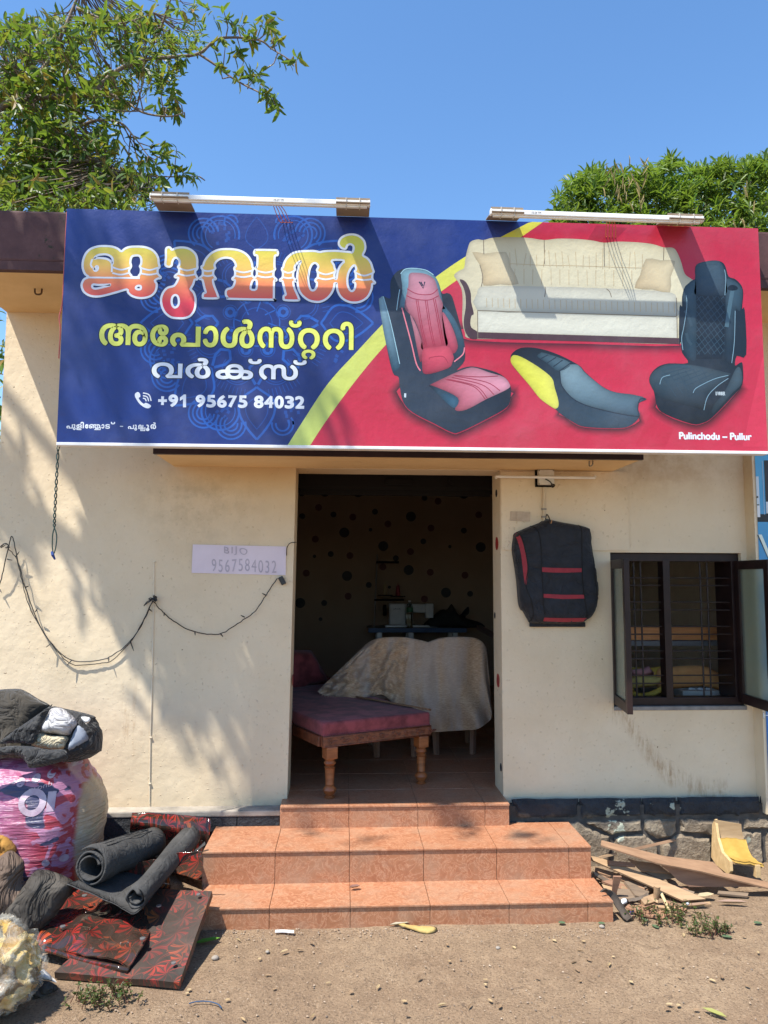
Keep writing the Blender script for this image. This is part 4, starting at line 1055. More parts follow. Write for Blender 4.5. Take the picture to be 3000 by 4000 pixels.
# ------------------------------------------------------------------ batten lights on the sign top
M['cardboard'] = pm('brown_cardboard', (.30, .23, .16), .85, (.22, .165, .115), 6, 60, .001)
M['white'] = pm('white_batten_enamel', (.78, .78, .76), .4, (.68, .68, .66), 8)
M['clear'] = pm('cable_tie_plastic', (.55, .5, .42), .4)
M['orange'] = pm('orange_wire', (.55, .16, .06), .5)
def batten(x0, z0, x1, z1, br, label, mark):
    t = thing('tube_light', label, 'light', ((x0 + x1) / 2, -.95, (z0 + z1) / 2), 'batten lights along the top of the signboard')
    a, b_ = np.array([x0, -.95, z0]), np.array([x1, -.95, z1]); d = nrm(b_ - a)
    body = mk('batten', *obox((a + b_) / 2, d, (0, 1, 0), (np.linalg.norm(b_ - a), .024, .026), .004), M['white'], t)
    mk('diffuser', *obox((a + b_) / 2 + np.array([0, .006, -.0165]), d, (0, 1, 0), (np.linalg.norm(b_ - a) - .03, .018, .008), .003), pm('frosted_diffuser', (.82, .82, .80), .35), body)
    for s, e in ((a, d), (b_, -d)):
        mk('end_cap', *obox(s + e * .004, d, (0, 1, 0), (.010, .027, .030), .003), M['white'], body)
    for (u, w) in br:
        c = a + d * u
        p = mk('bracket_board', *obox((np.array([c[0], -.802, sz1 + .004]) + np.array([c[0], -.972, c[2] - .006])) / 2 + np.array([0, .0, .0]), d, nrm(np.array([0, .170, sz1 + .010 - c[2]])), (w, .176, .007), .002), M['cardboard'], t)
        for k in (-.2, .2): mk('cable_tie', *tube([c + d * k * w + np.array([0, -.016, .022]), c + d * k * w + np.array([0, -.016, -.022]), c + d * k * w + np.array([0, .018, -.024]), c + d * k * w + np.array([0, .018, .024]), c + d * k * w + np.array([0, -.016, .022])], .0025, 5), M['clear'], p)
        g = G(); g.add(*obox(c + np.array([0, .004, .0165]), d, (0, 1, .05), (w, .003, .03), .0)); g.mk('board_flap', M['cardboard'], p)
    g = G()
    for k in range(4):
        m0 = a + d * (np.linalg.norm(b_ - a) * .55 + k * .006)
        g.add(*tube(cr([m0, m0 + np.array([.01 + .01 * k, .05, -.02]), m0 + np.array([.03 + .012 * k, .12, -.05]), m0 + np.array([.05 + .01 * k, .16, -.03])], 5), .0022, 5))
    g.mk('wire', M['orange'], t)
    # pencilled date on the batten
    return t, body, a, d
def onbatten(body, a, d, txt, u, h, w):
    V, F = glyph(txt, .006); lo, hi = V.min(0), V.max(0)
    P = [a + d * (u + (v[0] - lo[0]) / (hi[0] - lo[0]) * w) + np.array([0, -.0128, -h / 2 + (v[1] - lo[1]) / (hi[1] - lo[1]) * h]) for v in V]
    mk('handwriting', P, F, M['black'], body)
t, body, a, d = batten(-1.006, 3.640, .112, 3.637, [(.10, .19), (1.03, .175)], 'white batten light on card brackets above the blue half of the sign', 0)
onbatten(body, a, d, '-10-24 TM', .62, .012, .055)
t, body, a, d = batten(.737, 3.612, 1.869, 3.604, [(.09, .17), (1.04, .19)], 'white batten light on card brackets above the red half of the sign', 0)
onbatten(body, a, d, '-10-24 TM', .21, .012, .055)

# ------------------------------------------------------------------ small fittings on the wall
M['wire'] = pm('black_wire', (.025, .025, .022), .5, None, 20)
M['gwire'] = pm('green_twisted_wire', (.02, .06, .045), .5, (.015, .03, .03), 60)
M['pinkwire'] = pm('pink_wire', (.55, .12, .10), .5)
M['paintwire'] = pm('painted_over_cable', (.72, .63, .48), .7)
M['plastic'] = pm('white_switchbox_plastic', (.66, .64, .58), .5, (.52, .49, .43), 8)
M['bluetape'] = pm('blue_tape', (.015, .05, .22), .4)
def W0(px, py, off=.012):
    p = PY(px, py, 0.0)
    if .975 < p[0] < 1.795 and p[2] > 1.89: off += .0125          # proud coat of plaster here
    return np.array([p[0], -off, p[2]])
def wiggle(pts, n, amp, seed):
    q = cr(pts, n); r = random.Random(seed)
    return [p + np.array([r.uniform(-amp, amp), r.uniform(-amp, amp) * .6, r.uniform(-amp, amp)]) for p in q]
# string lights
SL = thing('string_light', 'black string of tiny lights sagging in loops across the sunlit cream wall', 'string light', W0(600, 2345))
runs = [[(0, 2300, .02), (25, 2230, .04), (55, 2106, .05), (66, 2112, .05), (80, 2180, .045), (110, 2295, .04), (150, 2410, .035), (200, 2500, .03), (280, 2575, .025), (390, 2578, .02), (450, 2555, .02), (515, 2500, .018), (560, 2430, .018), (600, 2345, .02)],
        [(600, 2345, .02), (640, 2392, .018), (690, 2432, .018), (765, 2466, .03), (860, 2475, .035), (930, 2435, .03), (1000, 2385, .025), (1040, 2325, .02), (1085, 2258, .018)],
        [(16, 2135, .04), (28, 2125, .04), (45, 2132, .04), (40, 2142, .03), (70, 2185, .02), (95, 2290, .015), (125, 2385, .012), (200, 2510, .012), (275, 2590, .012), (340, 2596, .014), (400, 2590, .012), (440, 2578, .012), (510, 2510, .012), (558, 2435, .012), (598, 2350, .012)]]
wires = []
for i, rn in enumerate(runs):
    pts = [W0(x, y, o) for x, y, o in rn]
    wires.append(wiggle(pts, 6, .0022, i + 3))
    mk('wire', *tube(wires[-1], .0032 if i < 2 else .0025, 5), M['wire'], SL)
for (px, py, dx, dy, o) in ((5, 2302, 10, 12, .02), (40, 2185, 22, 4, .04), (72, 2176, 18, -20, .04), (112, 2293, 14, -4, .04), (148, 2388, 12, -12, .035), (205, 2512, -14, 14, .03), (285, 2578, -14, 18, .025), (428, 2566, 4, 18, .02), (512, 2503, 16, 38, .018), (585, 2378, 14, 10, .018), (645, 2393, 0, 12, .018), (765, 2466, 3, 14, .03), (866, 2475, 10, 10, .035), (958, 2410, -14, -8, .03), (1040, 2325, -14, -8, .02), (15, 2140, 20, -8, .04)):
    a = W0(px, py, o); b_ = W0(px + dx, py + dy, o + .012)
    bl = mk('bulb', *tube([a, a + (b_ - a) * .55, b_], [.0038, .0036, .0018], 6), M['wire'], SL)
g = G()
for k in range(7):
    c = W0(604, 2338, .02)
    an = [rnd.uniform(0, 6.28) for _ in range(5)]
    g.add(*tube(cr([c, c + np.array([.02 * math.cos(an[0]), -.01, .015 * math.sin(an[0])]), c + np.array([.025 * math.cos(an[1]), -.016, .02 * math.sin(an[1])]), c + np.array([0, -.005, 0])], 5), .003, 5))
g.add(*tube(cr([W0(600, 2340, .02), W0(578, 2350, .02), W0(566, 2366, .02), W0(572, 2360, .022), W0(596, 2344, .02)], 5), .0028, 5))
g.add(*tube(cr([W0(20, 2130, .03), W0(16, 2136, .05), W0(38, 2124, .05), W0(48, 2140, .04), W0(30, 2140, .03)], 5), .003, 5))
g.mk('wire_knot', M['wire'], SL)
pb = np.mean([W0(1084, 2252), W0(1122, 2282)], 0); dv = nrm(W0(1104, 2252) - W0(1120, 2282))
plug = tag(mk('light_controller', *obox(W0(1103, 2268, .016), nrm(np.cross((0, 1, 0), dv)), dv, (.030, .052, .024), .004), pm('controller_plastic', (.02, .022, .026), .4)), 'small black controller box hanging under the paper phone number note', 'controller')
V, F = lathe(W0(1101, 2274, .029), [(.004, 0), (.003, .004)], 10, (0, -1, 0)); mk('button', V, F, M['shutter'], plug) if False else None
lead = tag(mk('lead_wire', *tube(cr([W0(1120, 2170, .010), W0(1122, 2140, .016), W0(1135, 2122, .02), W0(1156, 2118, -.02)], 6), .0026, 5), M['wire']), 'short black lead curling from behind the paper note into the doorway', 'wire')
# handwritten note
nt = [W0(754, 2127), W0(1118, 2135), W0(1116, 2247), W0(749, 2238)]
NT = thing('paper_note', 'pale lilac paper note with a name and phone number written in pencil', 'note', nt[3])
nr = [[nt[3] + (nt[2] - nt[3]) * k / 6 + np.array([0, .008 + rnd.uniform(-.002, .001), 0]) for k in range(7)], [nt[0] + (nt[1] - nt[0]) * k / 6 + np.array([0, .008 + rnd.uniform(-.002, .001), 0]) for k in range(7)]]
V, F = loft([[nr[0][k], (nr[0][k] + nr[1][k]) / 2 - np.array([0, .002, 0]), nr[1][k]] for k in range(7)], 4, 3)
mk('paper', V, [f[::-1] for f in F], pm('lilac_paper', (.70, .62, .69), .8, (.64, .56, .63), 5), NT)
def hand(txt, bb, yoff, mat, parent, name, off=-.012):
    V, F = glyph(txt, off, 1.25); lo, hi = V.min(0), V.max(0)
    x0, y0, x1, y1 = bb
    P = []
    for v in V:
        u = (v[0] - lo[0]) / (hi[0] - lo[0]); w = (v[1] - lo[1]) / (hi[1] - lo[1])
        q = W0(x0 + (x1 - x0) * u, y1 + (y0 - y1) * w + 6 * u + 3 * math.sin(9 * u), yoff); P.append(q)
    return mk(name, P, F, mat, parent)
pen = pm('pencil_line', (.47, .42, .49), .8)
hand('BIJO', (876, 2134, 967, 2168), .0080, pen, NT, 'written_name')
hand('9567584032', (828, 2182, 1080, 2231), .0080, pen, NT, 'written_number')
# twisted wire hanging from the sign, pink wire down its side, cable run over by paint
pts = [np.array(PY(x, y, SY + .06)) for x, y in ((228, 1722), (222, 1850), (216, 1960), (212, 2050))]
q = cr(pts, 14); g = G()
for s in (0, math.pi):
    P = [p + np.array([.0055 * math.cos(i * .9 + s), .0055 * math.sin(i * .9 + s), 0]) for i, p in enumerate(q)]
    lo_ = [np.array(PY(x, y, SY + .06)) for x, y in (((206, 2085), (204, 2130), (207, 2160)) if s == 0 else ((221, 2090), (218, 2135), (211, 2162)))]
    g.add(*tube(P + cr([P[-1]] + lo_, 5)[1:], .0032, 5))
HW = thing('hanging_wire', 'green twisted wire with blue taped ends dangling below the sign corner', 'wire', PY(210, 2186, SY + .06))
g.mk('wire', M['gwire'], HW)
mk('taped_end', *tube([PY(203, 2155, SY + .06), PY(206, 2168, SY + .055), PY(215, 2186, SY + .06)], [.006, .008, .004], 7), M['bluetape'], HW)
tag(mk('edge_wire', *tube(cr([np.array(PY(x, y, SY + .01)) for x, y in ((262, 828), (258, 900), (250, 1060), (244, 1180), (232, 1240), (236, 1290), (230, 1400))], 6), .0035, 5), M['pinkwire']), 'thin pink wire running down the left edge of the signboard', 'wire')
CB = thing('cable_run', 'thin painted cable clipped straight up the wall from the plinth', 'cable', W0(588, 3140))
mk('cable', *tube([W0(603, 2198, .003), W0(602, 2340, .005), W0(596, 2600, .004), W0(592, 2760, .005), W0(588, 2900, .004), W0(585, 3140, .004)], .0032, 6), M['paintwire'], CB)
for y in (2195, 2642, 2880, 3060): mk('clip', *obox(W0(np.interp(y, [2198, 3140], [603, 585]), y, .006), (1, 0, 0), (0, 0, 1), (.014, .008, .010), .002), M['paintwire'], CB)
# junction box, bare tube and conduit at the right of the door head
JB = thing('junction_box', 'grimy white square junction box fixed above the seat cover', 'junction box', W0(2125, 1900))
mk('box', *obox(W0(2126, 1868, .022), (1, 0, 0), (0, 0, 1), (.10, .095, .044), .006), M['plastic'], JB)
mk('box_back', *obox(W0(2123, 1869, .004), (1, 0, 0), (0, 0, 1), (.118, .114, .012), .003), M['shutter'], JB)
for (x, y) in ((2097, 1843), (2152, 1843), (2097, 1895), (2154, 1897)):
    V, F = lathe(W0(x, y, .043), [(.0035, 0), (.003, .003)], 8, (0, -1, 0)); mk('screw', V, F, M['shutter'], JB)
mk('wire_tail', *tube(cr([W0(2120, 1876, .05), W0(2140, 1890, .055), W0(2146, 1908, .05), W0(2156, 1900, .05), W0(2142, 1895, .055)], 6), .004, 5), M['wire'], JB)
TU = thing('tube_lamp', 'slim white LED tube mounted across the junction box', 'lamp', W0(2118, 1870))
mk('tube', *tube([W0(1930, 1867, .062), W0(2308, 1873, .062)], .0085, 10), M['white'], TU)
mk('tube_base', *obox((W0(1930, 1867, .05) + W0(2308, 1873, .05)) / 2, nrm(W0(2308, 1873) - W0(1930, 1867)), (0, 0, 1), (.58, .012, .014), .003), M['white'], TU)
for px in (1929, 2309): mk('tube_cap', *obox(W0(px, 1870, .058), (1, 0, 0), (0, 0, 1), (.012, .02, .024), .003), M['plastic'], TU)
CD = thing('conduit', 'painted conduit pipe running down from the junction box', 'pipe', W0(2120, 2040))
mk('pipe', *tube([W0(2121, 1905, .010), W0(2121, 2050, .010)], .0095, 8), M['wall'], CD)
for y in (1990, 2020): mk('saddle', *obox(W0(2121, y, .010), (1, 0, 0), (0, 0, 1), (.030, .012, .022), .003), M['ledge'], CD)
# hook under the canopy, soffit hook left
mk('canopy_hook', *tube(cr([PZ(2302, 1800, 2.402), PZ(2302, 1800, 2.402) - np.array([0, 0, .03]), PZ(2314, 1816, 2.37), PZ(2316, 1800, 2.402)], 5), .004, 6), M['ledge'], B)
p = PZ(150, 1128, SLZ); mk('soffit_hook', *tube(cr([p + np.array([-.02, 0, 0]), p + np.array([-.015, 0, -.03]), p + np.array([.015, 0, -.03]), p + np.array([.02, 0, 0])], 5), .005, 6), pm('rusty_hook', (.12, .07, .04), .8), B)
# house-number labels
def doorlabel(c0, c1, off, lines, label):
    t = thing('number_label', label, 'label', W0(c0[0], c1[1], off))
    a, b_ = W0(*c0, off), W0(*c1, off)
    mk('plate', *obox((a + b_) / 2, (1, 0, -.03), (0, 0, 1), (b_[0] - a[0], a[2] - b_[2], .002)), pm('faded_label_card', (.50, .40, .29), .6, (.40, .31, .22), 20), t)
    ink = M['shutter']
    g = G()
    for (u, w, lu) in lines:
        c = np.array([a[0] + (b_[0] - a[0]) * u, -off - .0016, b_[2] + (a[2] - b_[2]) * w])
        g.add(*obox(c, (1, 0, -.03), (0, 0, 1), (lu * (b_[0] - a[0]), .0035, .0008)))
    g.mk('label_text', ink, t)
    return t
doorlabel((1991, 1999), (2045, 2036), .003, [(.3, .8, .35), (.3, .6, .4), (.3, .4, .4), (.3, .2, .45)], 'older pale number label half covered beside the doorway')
t = doorlabel((2014, 2001), (2068, 2037), .007, [(.3, .7, .12), (.7, .78, .45), (.5, .5, .08), (.72, .55, .4), (.3, .33, .3), (.3, .1, .3), (.7, .33, .35), (.7, .1, .35)], 'newer printed number label stuck over the older one')

# ------------------------------------------------------------------ seat cover hanging on the wall
M['blackcloth'] = pm('black_neoprene_cloth', (.020, .023, .030), .75, (.012, .014, .018), 14, 500, .0006, spec=.3, sheen=.08, wrinkle=(5, .02))
M['redcloth'] = pm('red_cloth_band', (.30, .022, .035), .7, (.24, .018, .03), 40, 400, .0005, sheen=.2)
zc5 = zz(1950, 1950, 3.6867)
SC = thing('seat_cover', 'black car seat cover with red bands hanging from a hook on the wall', 'seat cover', W0(2160, 2440))
def wz(pts): return [(W0(*p)[0], W0(*p)[2]) for p in pts]
out = cr(wz(zc5([(665,285),(780,310),(930,340),(1130,375),(1230,400),(1285,430),(1300,500),(1310,720),(1350,900),(1385,1100),(1405,1310),(1390,1500),(1340,1650),(1245,1740),(1150,1790),(900,1800),(600,1795),(450,1790),(400,1740),(330,1610),(298,1590),(262,1480),(240,1200),(205,950),(172,720),(190,560),(200,510),(240,475),(430,395),(560,345)])), 3, True)[::-1]
V, F = puff([tuple(p) for p in out], (0, -.012, 0), (1, 0, 0), (0, 0, 1), .085, .006, .012, .010, 7, 5, .42, .075, .006)
scm = mk('cover_body', V, F, M['blackcloth'], SC, smooth=True)
bvs = BVHTree.FromPolygons([Vector(v) for v in V], [list(f) for f in F])
def onsurf(bvh, pts, tri, lift, D=(0, 1, 0), src=-3.0):
    out_ = []
    for p in pts:
        h = bvh.ray_cast(Vector((p[0], src, p[1])), Vector(D))
        y = h[0].y if h[0] is not None else -.02
        out_.append((p[0], y - lift, p[1]))
    return out_
def drape(name, loop_px, bvh, lift, mat, parent, grid=.012, smooth=3, src=-3.0):
    L = [tuple(p) for p in (cr(wz(loop_px), smooth, True) if smooth else wz(loop_px))]
    P = np.array(L); pts = []
    for a, b_ in zip(P, np.roll(P, -1, 0)):
        k = max(1, int(np.hypot(*(b_ - a)) / grid)); pts += [tuple(a + (b_ - a) * i / k) for i in range(k)]
    m_ = len(pts); vs_ = [Vector(p) for p in pts]
    lo, hi = P.min(0), P.max(0)
    for yy in np.arange(lo[1] + grid / 2, hi[1], grid):
        for xx in np.arange(lo[0] + grid / 2, hi[0], grid):
            if inpoly(xx, yy, L) and segd(xx, yy, P) > grid * .5: vs_.append(Vector((xx, yy)))
    v2, _, fs, *_r = delaunay_2d_cdt(vs_, [(i, (i + 1) % m_) for i in range(m_)], [], 1, 1e-7)
    F_ = [tuple(f) if (v2[f[1]] - v2[f[0]]).cross(v2[f[2]] - v2[f[0]]) > 0 else tuple(f[::-1]) for f in fs]
    return mk(name, onsurf(bvh, [(v.x, v.y) for v in v2], None, lift, src=src), F_, mat, parent, smooth=True)
def seam(name, lines_px, bvh, r, mat, parent, src=-3.0):
    g = G()
    for ln in lines_px:
        q = [tuple(p) for p in cr(wz(ln), 6)]
        P = onsurf(bvh, q, None, .001, src=src)
        g.add(*tube([np.array(p) for p in P], r, 5))
    return g.mk(name, mat, parent)
for lp in ([(550,985),(700,992),(850,995),(1120,998),(1122,1052),(900,1060),(700,1058),(556,1050)], [(568,1358),(850,1372),(1148,1372),(1156,1425),(850,1432),(575,1412)], [(594,1695),(850,1702),(1200,1700),(1196,1752),(900,1762),(586,1748)]):
    drape('red_band', zc5(lp), bvs, .0025, M['redcloth'], SC, smooth=0)
drape('red_side_stripe', zc5([(238,480),(265,530),(300,630),(330,760),(350,900),(355,1020),(350,1150),(335,1245),(315,1170),(300,1060),(285,920),(262,760),(225,600),(205,530)]), bvs, .0025, M['redcloth'], SC)
seam('stitched_seam', [zc5(q) for q in ([(440,392),(500,460),(535,600),(550,800),(552,1000),(565,1250),(575,1500),(600,1650)], [(1125,378),(1122,600),(1122,900),(1125,1100),(1150,1350),(1180,1550),(1200,1700)], [(240,480),(300,640),(345,860),(358,1020),(335,1250),(400,1450),(440,1650),(415,1760)], [(1290,480),(1300,800),(1310,1100),(1340,1350),(1345,1500)])], bvs, .0034, pm('seam_thread', (.003, .003, .004), .7), SC)
V, F = bx(*(W0(2066, 2440)[0], W0(2283, 2440)[0]), -.022, -.006, W0(2170, 2448)[2], W0(2170, 2430)[2], .003); mk('hanging_strap', V, F, M['blackcloth'], SC)
mk('wire_hook', *tube(cr([W0(2131, 2050, .08), W0(2134, 2030, .06), W0(2129, 2012, .03), W0(2127, 2030, .01)], 6), .0035, 6), M['iron'], SC)
mk('hook_tag', *obox(W0(2137, 2043, .088), (1, 0, -.3), (.3, 0, 1), (.006, .022, .002)), pm('orange_tag', (.45, .22, .08), .6), SC)

# ------------------------------------------------------------------ blue banner on the side pier
BN = thing('banner', 'blue printed shop banner at the edge of the neighbouring pier', 'banner', (2.62, -.11, .40))
bx0, bx1 = PXX + .018, 3.6
def banner():
    z0 = PY(2980, 3093, -.11)[2]; z1 = PY(2941, 1773, -.11)[2]
    nx, nz = 10, 40; V = []; C = []
    for j in range(nz + 1):
        for i in range(nx + 1):
            x = bx0 + (bx1 - bx0) * i / nx; z = z0 + (z1 - z0) * j / nz
            V.append((x, -.1085, z)); t = j / nz
            c = np.array(s2l(28, 92, 160)) * (1 - t) + np.array(s2l(72, 160, 205)) * t
            cl_ = max(0, mnoise.noise(Vector((x * 7, z * 6, 2)))) * (1 if .25 < t < .7 else .1)
            C.append(tuple(c * (1 - min(.8, cl_ * 1.6)) + np.array(s2l(215, 222, 230)) * min(.8, cl_ * 1.6)))
    F = [(j * (nx + 1) + i, j * (nx + 1) + i + 1, (j + 1) * (nx + 1) + i + 1, (j + 1) * (nx + 1) + i) for j in range(nz) for i in range(nx)]
    mk('banner_sheet', V, F, M['print'], BN, cols=C)
    def r(x0, y0, x1, y1, c, k=1):
        a = PY(x0, y0, -.11); b_ = PY(x1, y1, -.11)
        return mk('banner_print', *bx(max(a[0], bx0), max(b_[0], bx0 + .01), -.1085 - .0008 * k, -.1088, b_[2], a[2]), M['print'], BN, cols=[s2l(*c)] * 8)
    r(2951, 2008, 3150, 2040, (22, 24, 30), 1); r(2984, 1798, 3150, 2010, (38, 36, 38), 1.5); r(2949, 1861, 2969, 1995, (190, 205, 215), 2); r(2949, 1975, 2970, 2020, (215, 220, 224), 2.2)
    r(2978, 1800, 2986, 2010, (205, 212, 218), 2.4); r(2950, 1970, 2966, 1974, (30, 30, 34), 3); r(2952, 1938, 2960, 1945, (30, 30, 34), 3)
    r(2992, 1960, 3060, 2006, (200, 208, 214), 2.6)
    def txt(s, x0, y0, x1, y1, c, k, off=.03):
        V, F = glyph(s, off); lo, hi = V.min(0), V.max(0); a = PY(x0, y0, -.11); b_ = PY(x1, y1, -.11)
        mk('banner_letter', [(a[0] + (v[0] - lo[0]) / (hi[0] - lo[0]) * (b_[0] - a[0]), -.1085 - .0008 * k, b_[2] + (v[1] - lo[1]) / (hi[1] - lo[1]) * (a[2] - b_[2])) for v in V], F, M['print'], BN, cols=[s2l(*c)] * len(V))
    txt('V', 2958, 2090, 3052, 2196, (30, 50, 70), 2, .05); txt('V', 2962, 2088, 3048, 2192, (214, 226, 214), 3, .03)
    txt('HO', 2980, 2782, 3036, 2806, (30, 50, 80), 2, .05); txt('HO', 2981, 2783, 3035, 2805, (224, 230, 232), 3, .03)
banner()

# ------------------------------------------------------------------ inside the shop
M['velvet'] = pm('plum_velvet', (.26, .055, .062), .9, (.13, .026, .03), 9, 60, .003, sheen=.12, contrast=(.4, .6))
M['polish'] = pm('polished_teak', (.34, .11, .034), .35, (.20, .06, .018), 5, 30, .001, spec=.5, stretch=(2, 2, 12))
M['carve'] = pm('carved_rosewood', (.20, .058, .024), .4, (.08, .022, .011), 30, 26, .006, spec=.5)
M['chair'] = pm('brown_moulded_plastic', (.24, .14, .10), .45, None, 6)
def cloth_weave():
    m, n, l, b = nodes('beige_chenille_cloth')
    tc = n.new('ShaderNodeTexCoord')
    mp = n.new('ShaderNodeMapping'); l.new(tc.outputs['Object'], mp.inputs[0]); mp.inputs['Scale'].default_value = (40, 40, 260)
    t = texnoise(n, l, mp.outputs[0], 1.0, 4, .7); t2 = texnoise(n, l, tc.outputs['Object'], 5.0, 5, .6); 
    mp2 = n.new('ShaderNodeMapping'); l.new(tc.outputs['Object'], mp2.inputs[0]); mp2.inputs['Scale'].default_value = (7, 7, .7)
    t3 = texnoise(n, l, mp2.outputs[0], 1.0, 3, .6)
    c = ramp(n, l, t.outputs[0], [(.36, (.36, .235, .145)), (.52, (.52, .355, .225)), (.68, (.64, .48, .345))]).outputs[0]
    c = mixc(n, l, ramp(n, l, t3.outputs[0], [(.46, (0, 0, 0)), (.6, (.55, .55, .55))]).outputs[0], c, (.44, .39, .36))
    c = mixc(n, l, ramp(n, l, t2.outputs[0], [(.5, (0, 0, 0)), (.75, (.5, .5, .5))]).outputs[0], c, (.40, .28, .20))
    l.new(c, b.inputs['Base Color']); b.inputs['Roughness'].default_value = .95; b.inputs['Sheen Weight'].default_value = .15; b.inputs['Specular IOR Level'].default_value = .1
    bump(n, l, b, t.outputs[0], .6, .004)
    return m
M['chenille'] = cloth_weave()
# settee
A = PZ(1287, 3116, FLZ); Bp = PZ(1645, 3060, FLZ)
u = nrm(Bp - A); u[2] = 0; u = nrm(u); v = np.array([-u[1], u[0], 0.0])       # v runs back into the room
wd = np.linalg.norm(Bp - A)
SE = thing('settee', 'plum velvet day bed with carved rail and turned wooden legs in the doorway', 'settee', (A + Bp) / 2)
zt = FLZ + .43
LEN = 1.58
def S(a, b_, z): return A + u * a + v * b_ + np.array([0, 0, z])
legp = [(.030, 0), (.034, .006), (.022, .018), (.036, .042), (.042, .062), (.036, .080), (.022, .095), (.027, .102), (.027, .108), (.025, .118), (.030, .215), (.030, .222), (.036, .232), (.025, .242), (.030, .250), (.038, .264), (.030, .280), (.026, .286), (.034, .294), (.034, .302)]
for (a, b_) in ((0, 0), (wd, 0), (0, LEN), (wd, LEN)):
    lg = mk('leg', *lathe(S(a, b_, 0), [(r_, z_ * .78) for r_, z_ in legp], 20), M['polish'], SE, autosmooth=35)
    mk('leg_block', *obox(S(a, b_, .268), u, v, (.074, .074, .074), .008), M['polish'], lg)
fr = mk('front_rail', *obox(S(wd / 2, -.012, .337), u, v, (wd + .12, .045, .068), .007), M['carve'], SE)
# carved scrolls on the rail
g = G()
for k in range(9):
    cx_ = -.03 + (wd + .06) * k / 8
    for s in (0, 1):
        g.add(*tube(cr([S(cx_ + .008 * i, -.035, (.337) + (.020 - .0026 * i) * math.sin(i * .8 + s * 2.4)) for i in range(9)], 3), .0045, 5))
g.add(*tube([S(-.05, -.036, .365), S(wd + .05, -.036, .365)], .004, 5)); g.add(*tube([S(-.05, -.036, .310), S(wd + .05, -.036, .310)], .004, 5))
g.mk('carving', M['carve'], fr, smooth=True)
for s in (0, 1): mk('side_rail', *obox(S(-.055 + s * (wd + .11), LEN / 2, .335), u, v, (.035, LEN - .02, .062), .006), M['carve'], SE)
V, F = obox(S(wd / 2, LEN / 2 + .01, .408), u, v, (wd + .12, LEN + .06, .085), .018)
mk('cushion', V, F, M['velvet'], SE, smooth=True)
mk('cushion_piping', *tube([S(-.055, -.018, .372), S(wd + .055, -.018, .372)], .006, 6), M['velvet'], SE)
# raised end at the far left
bo = [(0, .0), (1.0, .0), (.96, .10), (.88, .20), (.82, .27), (.74, .30), (.3, .305), (.0, .305)]
V, F = puff([tuple(p) for p in cr([(x * (wd + .1), z) for x, z in bo], 3, True)], S(-.05, LEN - .06, .435), u, (0, 0, 1), .09, .06, .06, .004, 5, 3, .4, .08)
mk('end_backrest', V, F, M['velvet'], SE, smooth=True)
# loose stick lying on the settee
st0 = PZ(1395, 2722, FLZ + .462); st1 = PZ(1678, 2772, FLZ + .462)
tag(mk('wooden_strip', *obox((st0 + st1) / 2, nrm(st1 - st0), (0, .4, 1), (np.linalg.norm(st1 - st0), .012, .034), .002), pm('raw_strip_wood', (.24, .13, .07), .7, (.16, .085, .045), 9, stretch=(1, 8, 8))), 'bare wooden strip lying along the settee cushion edge', 'strip')
# two plastic chairs under a cloth
def chair(fx, fy, label):
    t = thing('plastic_chair', label, 'chair', (fx, fy, FLZ), 'plastic chairs under the beige cloth')
    for sx in (-1, 1):
        for by, ht in ((0, .43), (.40, .43)):
            x = fx + sx * (.138 if by == 0 else .17); 
            x2 = fx + sx * .155
            V, F = tube([(x, fy + by, FLZ), (x * .6 + x2 * .4, fy + by + .012, FLZ + .22), (x2, fy + by + .02, FLZ + ht)], [.022, .026, .034], 4)
            mk('leg', V, F, M['chair'], t)
    mk('seat', *bx(fx - .20, fx + .20, fy - .02, fy + .42, FLZ + .42, FLZ + .455, .015), M['chair'], t)
    o = [(-.20, .0), (.20, .0), (.21, .28), (.17, .395), (.08, .415), (-.08, .415), (-.17, .395), (-.21, .28)]
    V, F = puff([tuple(p) for p in cr(o, 3, True)], (fx, fy + .005, FLZ + .44), (1, 0, 0), (0, .08, 1), .012, .012, .05, 0, 1, 1, .5, .02)
    mk('backrest', V, F, M['chair'], t, smooth=True)
    return t
c1, c2 = PZ(1472, 2957, FLZ), PZ(1618, 2957, FLZ); c3, c4 = PZ(1705, 2949, FLZ), PZ(1846, 2944, FLZ)
chair((c1[0] + c2[0]) / 2, (c1[1] + c2[1]) / 2, 'brown plastic chair under the beige cloth, nearer the plum settee')
chair((c3[0] + c4[0]) / 2, (c3[1] + c4[1]) / 2, 'brown plastic chair under the beige cloth, beside the door reveal')
